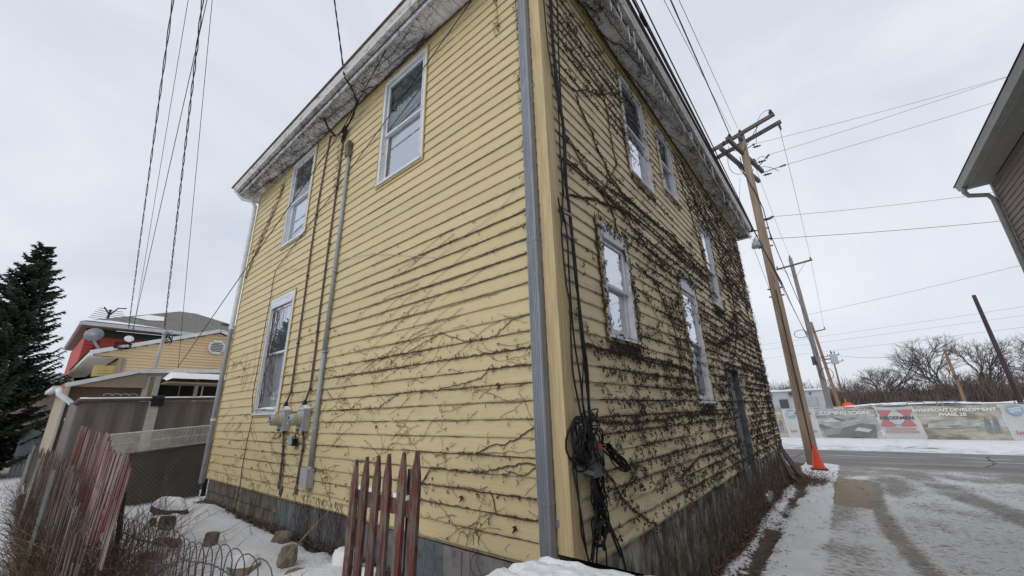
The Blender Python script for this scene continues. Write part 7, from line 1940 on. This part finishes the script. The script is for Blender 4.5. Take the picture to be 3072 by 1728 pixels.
def print_mat(name, cols, scale, seed):
    m = bpy.data.materials.new(name); m.use_nodes = True
    N, Lk = m.node_tree.nodes, m.node_tree.links; bs = N['Principled BSDF']; bs.inputs['Roughness'].default_value = .7
    g = N.new('ShaderNodeNewGeometry'); mp_ = N.new('ShaderNodeMapping'); mp_.inputs['Scale'].default_value = scale; mp_.inputs['Location'].default_value = (seed, 0, seed)
    Lk.new(g.outputs['Position'], mp_.inputs['Vector']); nz = N.new('ShaderNodeTexNoise'); nz.inputs['Scale'].default_value = 1; nz.inputs['Detail'].default_value = 5
    Lk.new(mp_.outputs['Vector'], nz.inputs['Vector']); rp_ = N.new('ShaderNodeValToRGB'); e = rp_.color_ramp.elements
    e[0].position = .36; e[0].color = V3(cols[0]); e[1].position = .64; e[1].color = V3(cols[-1])
    for k, c in enumerate(cols[1:-1]): q = e.new(.36+.28*(k+1)/(len(cols)-1)); q.color = V3(c)
    Lk.new(nz.outputs['Fac'], rp_.inputs['Fac'])
    n2 = N.new('ShaderNodeTexNoise'); n2.inputs['Scale'].default_value = 1; n2.inputs['Detail'].default_value = 3
    mp2 = N.new('ShaderNodeMapping'); mp2.inputs['Scale'].default_value = (scale[0]*4, 1, scale[2]*3); Lk.new(g.outputs['Position'], mp2.inputs['Vector']); Lk.new(mp2.outputs['Vector'], n2.inputs['Vector'])
    hs = N.new('ShaderNodeMixRGB'); hs.blend_type = 'OVERLAY'; hs.inputs['Fac'].default_value = .55; Lk.new(rp_.outputs['Color'], hs.inputs['Color1']); Lk.new(n2.outputs['Fac'], hs.inputs['Color2'])
    Lk.new(hs.outputs['Color'], bs.inputs['Base Color'])
    return m
MT['bn_grey'] = mat('pale_grey_banner_mesh', (0.58, 0.585, 0.57), (0.50, 0.51, 0.50), (1.4, 1, 1.2), 0.7)
MT['bn_street'] = print_mat('printed_street_scene', [(.20, .21, .22), (.36, .37, .37), (.44, .44, .42), (.34, .35, .30), (.50, .51, .50)], (.9, 1, 2.6), 3)
MT['bn_park'] = print_mat('printed_park_scene', [(.22, .20, .17), (.37, .34, .27), (.45, .43, .37), (.38, .36, .26), (.47, .48, .47)], (.6, 1, 2.2), 11)
MT['ink_white'] = mat('white_print', (.80, .80, .78), None, (1, 1, 1), .7)
MT['ink_red'] = mat('red_print', (.50, .19, .20), None, (1, 1, 1), .7)
MT['ink_dark'] = mat('black_print', (.09, .10, .12), None, (1, 1, 1), .7)
MT['ink_blue'] = mat('light_blue_print', (.28, .39, .47), None, (1, 1, 1), .7)
MT['ink_navy'] = mat('navy_print', (.20, .22, .26), None, (1, 1, 1), .7)
MT['ink_jean'] = mat('jeans_blue_print', (.24, .28, .33), None, (1, 1, 1), .7)
MT['ink_skin'] = mat('faded_pinkish_print', (.36, .26, .22), None, (1, 1, 1), .7)
MT['ink_road'] = mat('dark_road_print', (.16, .165, .17), (.22, .22, .22), (3, 1, 3), .7)
RX = Matrix.Rotation(pi/2, 4, 'X')
def banner(x0, x1, mk, label, skew=0.0, zt=1.72):
    b = MB(); n = 26; P = []; rows = 4; rnd = random.Random(int(x0*10))
    for i in range(n+1):
        t = i/n; x = x0+(x1-x0)*t
        for k in range(rows+1):
            u = k/rows; z = LOW+.02+(zt-.02)*u - (0.05*sin(pi*t)*(u) if k == rows else 0)
            P.append((x+skew*(1-u), FY-.02-.03*fbm(x*1.3, z*1.5, 2, 2), z))
    b.faces(P, [(i*(rows+1)+k, (i+1)*(rows+1)+k, (i+1)*(rows+1)+k+1, i*(rows+1)+k+1) for i in range(n) for k in range(rows)])
    return meta(b.build('banner', MT[mk], loc=(x0, FY, LOW)), label, 'banner')
def TX(par, body, size, x, z, mk, name='lettering', bold=.006, sx=1.0): return text_obj(name, body, size, (x, FY-.075, z), RX, MT[mk], par, bold=bold, sx=sx)
def disc_ring(par, x, z, r0, r1, mk, name='emblem', n=28, a0=0, a1=2*pi, y=FY-.072):
    b = MB()
    for i in range(n):
        p, q = a0+(a1-a0)*i/n, a0+(a1-a0)*(i+1)/n
        b.quad((x+r0*cos(p), y, z+r0*sin(p)), (x+r1*cos(p), y, z+r1*sin(p)), (x+r1*cos(q), y, z+r1*sin(q)), (x+r0*cos(q), y, z+r0*sin(q)))
    return b.build(name, MT[mk], par)
def couple(par, x):
    b = MB(); y = FY-.07
    for dx, w in ((-.13, .09), (.15, .08)):
        b.poly([(x+dx-w, y, LOW+.72), (x+dx+w, y, LOW+.72), (x+dx+w*.9, y, LOW+1.02), (x+dx-w*.9, y, LOW+1.02)])
    b.build('printed_coat', MT['ink_navy'], par)
    b = MB()
    for dx in (-.19, -.08, .09, .20): b.poly([(x+dx-.04, y+.002, LOW+.36), (x+dx+.03, y+.002, LOW+.36), (x+dx+.05, y+.002, LOW+.73), (x+dx-.05, y+.002, LOW+.73)])
    b.build('printed_trousers', MT['ink_jean'], par)
    b = MB()
    for dx in (-.13, .15):
        b.poly([(x+dx+.05*cos(a), y+.001, LOW+1.08+.06*sin(a)) for a in [2*pi*k/10 for k in range(10)]])
    b.build('printed_face', MT['ink_skin'], par)
def emblem(par, x):
    disc_ring(par, x, LOW+1.42, .0, .26, 'ink_blue'); 
    b = MB(); y = FY-.0745
    for k in range(3):
        for i in range(8):
            xa_, xb_ = x-.20+.05*i, x-.15+.05*i; f = lambda u: LOW+1.34+.08*k+.035*sin((u-x)*14)
            b.quad((xa_, y, f(xa_)), (xb_, y, f(xb_)), (xb_, y, f(xb_)+.028), (xa_, y, f(xa_)+.028))
    b.build('emblem_waves', MT['ink_white'], par)
# from left to right
bA = banner(-7.5, -3.5, 'bn_street', 'leftmost printed banner, mostly hidden behind the vine-covered house')
bB = banner(-3.5, -1.62, 'bn_park', 'banner left of the pole showing a walking couple and white letters', .12)
TX(bB, 'DEVELOPMENT', .17, -2.3, LOW+1.42, 'ink_white'); TX(bB, 'PHASE 2B', .17, -2.5, LOW+1.22, 'ink_white'); couple(bB, -1.95)
bC = banner(-1.60, 0.02, 'bn_grey', 'pale banner with light blue round emblem, crossed by the tall pole', .12)
emblem(bC, -1.15); TX(bC, 'Riverfront', .20, -0.55, LOW+1.42, 'ink_dark'); TX(bC, 'Lane', .20, -1.18, LOW+.40, 'ink_red'); TX(bC, 'Collins', .20, -.35, LOW+.40, 'ink_red')
bD = banner(0.04, 2.78, 'bn_street', 'street scene banner with white COMING SOON! lettering, right of the cone', .10)
TX(bD, 'COMING SOON!', .27, 1.45, LOW+1.40, 'ink_white', sx=1.15)
b = MB(); y = FY-.068; b.poly([(.35, y, LOW+.10), (2.6, y, LOW+.08), (2.7, y, LOW+.75), (2.0, y, LOW+.82), (1.2, y, LOW+.55), (.3, y, LOW+.40)]); b.build('printed_road', MT['ink_road'], bD)
b = MB()
for i in range(7): b.poly([(.25+.02*i, y-.003, LOW+.15+.05*i), (1.0+.05*i, y-.003, LOW+.28+.07*i), (1.0+.05*i, y-.003, LOW+.30+.07*i), (.25+.02*i, y-.003, LOW+.17+.05*i)])
b.poly([(1.7, y-.003, LOW+.45), (2.3, y-.003, LOW+.35), (2.5, y-.003, LOW+.5), (1.9, y-.003, LOW+.62)]); b.poly([(.3, y-.003, LOW+.95), (.8, y-.003, LOW+1.15), (1.2, y-.003, LOW+.93), (.9, y-.003, LOW+.9), (.5, y-.003, LOW+.88)])
b.build('printed_lines', MT['bn_grey'], bD)
bE = banner(2.80, 4.42, 'bn_grey', 'pale contractor banner with a red X-shaped emblem, right of the COMING SOON! banner', .22)
cx_, cz_ = 3.62, LOW+1.10
b = MB(); y = FY-.070
for sx_ in (-1, 1):
    for sz_ in (-1, 1):
        b.poly([(cx_+sx_*.18, y, cz_+sz_*.10), (cx_+sx_*.56, y, cz_+sz_*.10), (cx_+sx_*.74, y, cz_+sz_*.42), (cx_+sx_*.08, y, cz_+sz_*.42), (cx_+sx_*.28, y, cz_+sz_*.26)])
b.build('emblem', MT['ink_red'], bE)
disc_ring(bE, cx_, cz_, .0, .33, 'bn_grey', 'emblem_gap', y=FY-.0725)
TX(bE, 'HAGERMAN', .225, cx_+.02, cz_, 'ink_dark', bold=.010, sx=1.12); TX(bE, 'A CONSTRUCTION', .125, cx_+.06, LOW+.53, 'ink_red', bold=.003, sx=1.1); TX(bE, 'SOLUTIONS PROVIDER', .125, cx_+.08, LOW+.38, 'ink_red', bold=.003, sx=1.05)
bF = banner(4.44, 7.45, 'bn_park', 'park scene banner with RIVERFRONT DEVELOPMENT lettering and a walking couple', .12)
TX(bF, 'RIVERFRONT DEVELOPMENT', .215, 5.85, LOW+1.47, 'ink_white', sx=1.08); TX(bF, 'PHASE 2B', .22, 5.8, LOW+1.25, 'ink_white', sx=1.08); couple(bF, 7.05)
b = MB(); y = FY-.068; b.poly([(4.7, y, LOW+.55), (6.6, y, LOW+.62), (6.7, y, LOW+.95), (5.6, y, LOW+.98), (4.8, y, LOW+.80)]); b.build('printed_path', MT['bn_street'], bF)
bG = banner(7.47, 10.2, 'bn_grey', 'rightmost pale banner with blue emblem, round dark seal and red names', .12)
emblem(bG, 7.95); TX(bG, 'Riverfront', .22, 9.0, LOW+1.42, 'ink_dark'); disc_ring(bG, 8.72, LOW+.92, .17, .30, 'ink_navy'); disc_ring(bG, 8.72, LOW+.92, .0, .14, 'ink_white', 'seal_centre')
TX(bG, 'Lane\u2019', .22, 7.95, LOW+.38, 'ink_red'); TX(bG, 'Collins', .22, 9.35, LOW+.38, 'ink_red')
bH = banner(10.25, 14.5, 'bn_street', 'street scene banner continuing past the right edge')

# ------------------------------------------------------------------ things beyond the fence
wb = thing('warehouse', 'low pale blue-grey metal warehouse with snowy roof beyond the far lot', 'warehouse', (-12, 57, LOW))
b = MB(); b.box(-26, -0.25, 57, 72, LOW, 2.78); b.build('wall', MT['bldg_white'], wb)
P = []; b = MB()
for i in range(27):
    x = -26.2+26.2*i/26
    for k in range(3): P.append((x, 56.8+k*4, 2.80+.12*abs(fbm(x*.4, 3, 0, 2))+.15*k))
b.faces(P, [(i*3+k, (i+1)*3+k, (i+1)*3+k+1, i*3+k+1) for i in range(26) for k in range(2)]); b.box(-26.2, -.1, 56.78, 56.95, 2.68, 2.86); b.build('roof', MT['snow'], wb)
b = MB(); b.box(-4.75, -3.85, 56.93, 56.98, LOW+1.0, 1.75); b.build('window', MT['insul'], wb)
b = MB(); b.box(-2.6, -.9, 56.94, 56.98, LOW+1.0, 1.85); b.build('door', MT['pvc'], wb)
b = MB(); b.obox((-3.25, 56.7, 2.35), (.35, 0, 0), (0, .2, -.05), (0, 0, .14)); b.build('wall_light', MT['insul'], wb)
b = MB(); b.lathe((-5.6, 56.9, 2.15), [(.12, 0), (.12, .1)], (0, -1, 0), 10); b.lathe((-1.5, 56.9, 2.35), [(.12, 0), (.12, .1)], (0, -1, 0), 10); b.build('round_lamp', MT['insul'], wb)
b = MB(); b.box(-6.2, -3.2, 56.2, 56.3, LOW+1.35, LOW+1.5); b.box(-6.1, -6.0, 56.2, 56.3, LOW, LOW+1.5); b.box(-3.4, -3.3, 56.2, 56.3, LOW, LOW+1.5); b.build('railing', MT['arm_wood'], wb)
# stacked pipes behind the fence
for i, (x0, x1, z, r) in enumerate(((0.5, 3.2, .30, .16), (2.0, 6.6, .42, .15), (2.4, 6.9, .70, .13), (5.0, 8.6, .40, .16), (-1.6, 0.6, .28, .15), (3.2, 8.2, .88, .10), (8.2, 9.6, .45, .2))):
    b = MB(); b.tube([(x0, 35+i*.15, z-.1), (x1, 35+i*.15, z+.0)], r, 8); o = b.build('pipe', MT['pipe_grey'], loc=(x0, 35+i*.15, z))
    meta(o, ('grey pipe low behind the COMING SOON! banner top', 'snowy grey pipe just above the contractor banner', 'longest grey-green pipe on the snowy stack', 'grey pipe right of the stack centre', 'short grey pipe left of the orange sign', 'thin upper pipe on top of the snowy stack', 'thick stub of pipe at the right of the stack')[i], 'pipe')
b = MB(); P = []
for i in range(50):
    x = 1.2+7.6*i/49
    for k in range(4): P.append((x, 34.7+k*.5, .68+.30*sin(pi*i/49)**.5+.10*sin(pi*k/3)+.05*fbm(x*2.5, k, 0, 2)))
b.faces(P, [(i*4+k, (i+1)*4+k, (i+1)*4+k+1, i*4+k+1) for i in range(49) for k in range(3)]); o = b.build('snow_pile', MT['snow'], smooth=True, kind='structure')
for x, lab in ((4.65, 'blue-grey hoop rail above the contractor banner, the left one'), (6.0, 'blue-grey hoop rail standing right of the other')):
    b = MB(); b.tube([(x, 33.6, 0), (x, 33.6, .98), (x+.08, 33.6, 1.05), (x+.75, 33.6, 1.05), (x+.83, 33.6, .98), (x+.83, 33.6, 0)], .035, 6); meta(b.build('hoop_rail', MT['ink_navy'], loc=(x, 33.6, 0)), lab, 'rail')
os_ = thing('warning_sign', 'fluorescent orange warning sign sagging on its stand above the banner fence', 'warning sign', (1.72, 37.2, LOW))
b = MB(); b.poly([(1.72+.37*cos(a)*(1.0 if sin(a) > 0 else .9), 37.2, .90+.27*sin(a)) for a in [2*pi*k/18 for k in range(18)]]); b.poly([(1.72+.37*cos(a), 37.23, .90+.27*sin(a)) for a in [2*pi*k/18 for k in range(18)]][::-1]); b.build('sign_sheet', MT['orange_bright'], os_)
b = MB(); b.poly([(1.72+.2*cos(a), 37.18, .93+.13*sin(a)) for a in [2*pi*k/14 for k in range(14)]]); b.build('sign_centre', mat('pale_orange_print', (.95, .16, .07), None, (1, 1, 1)), os_)
b = MB(); b.tube([(1.70, 37.25, LOW), (1.62, 37.25, 1.45)], .03, 5); b.build('stand', MT['yellow_post'], os_)
for x, z, lab in ((13.4, 2.5, 'left yellow post far behind the fence on the right'), (13.75, 2.6, 'taller yellow post next to the left yellow one'), (15.2, 1.6, 'short yellow post near the dark leaning pole')):
    b = MB(); b.tube([(x+.35, 50, LOW), (x, 50, z)], .06, 6); meta(b.build('yellow_post', MT['yellow_post'], loc=(x, 50, LOW)), lab, 'post')

# bare trees: trunk with recursive limbs
def bare_tree(base, H, label, seed, spread=.55, m='bare_tree', lv=6):
    rr = random.Random(seed); t = thing('bare_tree', label, 'tree', base); tk = MB(); br = MB()
    def grow(p, d, L, r, lev):
        k = 4 if lev < 5 else 3; P = [p]; dd = d.copy()
        for j in range(k):
            dd = (dd+Vector((rr.gauss(0, .13), rr.gauss(0, .13), rr.gauss(.03, .08)))).normalized(); P.append(P[-1]+dd*L/k)
        (tk if lev <= 1 else br).tube(P, [r*(1-.35*j/k) for j in range(k+1)], 6 if lev <= 1 else 3, cap=False)
        if lev >= lv: return
        n = 3 if lev else 4
        for j in range(n):
            q = P[-1] if j < 2 else P[rr.randint(1, k-1)]
            nd_ = (dd+Vector((rr.gauss(0, spread), rr.gauss(0, spread), rr.gauss(.05, spread*.45)))).normalized()
            grow(q, nd_, L*rr.uniform(.62, .86), r*.62, lev+1)
    grow(Vector(base), Vector((rr.gauss(0, .06), 0, 1)), H*.27, H*.024, 0)
    tk.build('trunk', MT[m], t); br.build('branches', MT[m], t, kind='stuff')
for i, (x, y, H, lab) in enumerate(((4.9, 66, 9.6, 'bare round-crowned tree standing out above the thicket left of centre'), (11.6, 66, 10.4, 'broad bare tree behind the distant leaning pole'), (14.4, 67, 10.0, 'bare tree right of the broad one'),
        (19.2, 68, 9.8, 'tall bare tree at the right edge behind the dark pole'), (1.2, 73, 7.4, 'small bare tree just right of the second pole'), (-6.6, 74, 7.2, 'bare tree poking above the warehouse roof'), (-2.6, 74, 6.8, 'slim bare tree behind the warehouse right end'),
        (8.6, 75, 5.9, 'low bare tree in the gap between the two big crowns'), (16.9, 73, 7.5, 'thin bare tree between the dark pole and the broad crown'))):
    bare_tree((x, y, LOW), H, lab, 40+i, lv=7 if i < 4 else 6)
rr = random.Random(66); b = MB()
for i in range(14000):
    x = rr.uniform(-14, 32); y = rr.uniform(63, 72); top = 3.3+1.0*fbm(x*.25, 3, 0, 3)+.8*fbm(x*1.1, 9, 0, 2); h = (top+.85)*(rr.uniform(.5, 1.0) if rr.random() < .8 else rr.uniform(.9, 1.25))
    d = Vector((rr.gauss(0, .20), 0, 1)); P = [Vector((x, y, LOW))]
    for k in range(4): d = (d+Vector((rr.gauss(0, .18), rr.gauss(0, .1), 0))).normalized(); P.append(P[-1]+d*h/4)
    b.tube(P, [.035, .03, .024, .016, .008], 3, cap=False)
b.build('thicket', MT['thicket'], kind='stuff')
b = MB(); P = []
for i in range(120):
    x = -60+150*i/119; 
    for z in (LOW, 2.4+.7*fbm(x*.3, 7, 0, 3)): P.append((x, 75.5, z))
b.faces(P, [(i*2, i*2+2, i*2+3, i*2+1) for i in range(119)])
for q in range(6):
    P = []
    for i in range(140):
        x = -70+170*i/139
        for z in (LOW, 1.9+.5*q*.3+.8*fbm(x*.5, q*3, 0, 3)): P.append((x, 76+q*3, z))
    b.faces(P, [(i*2, i*2+2, i*2+3, i*2+1) for i in range(139)])
b.build('far_woods', MT['thicket'], kind='stuff')
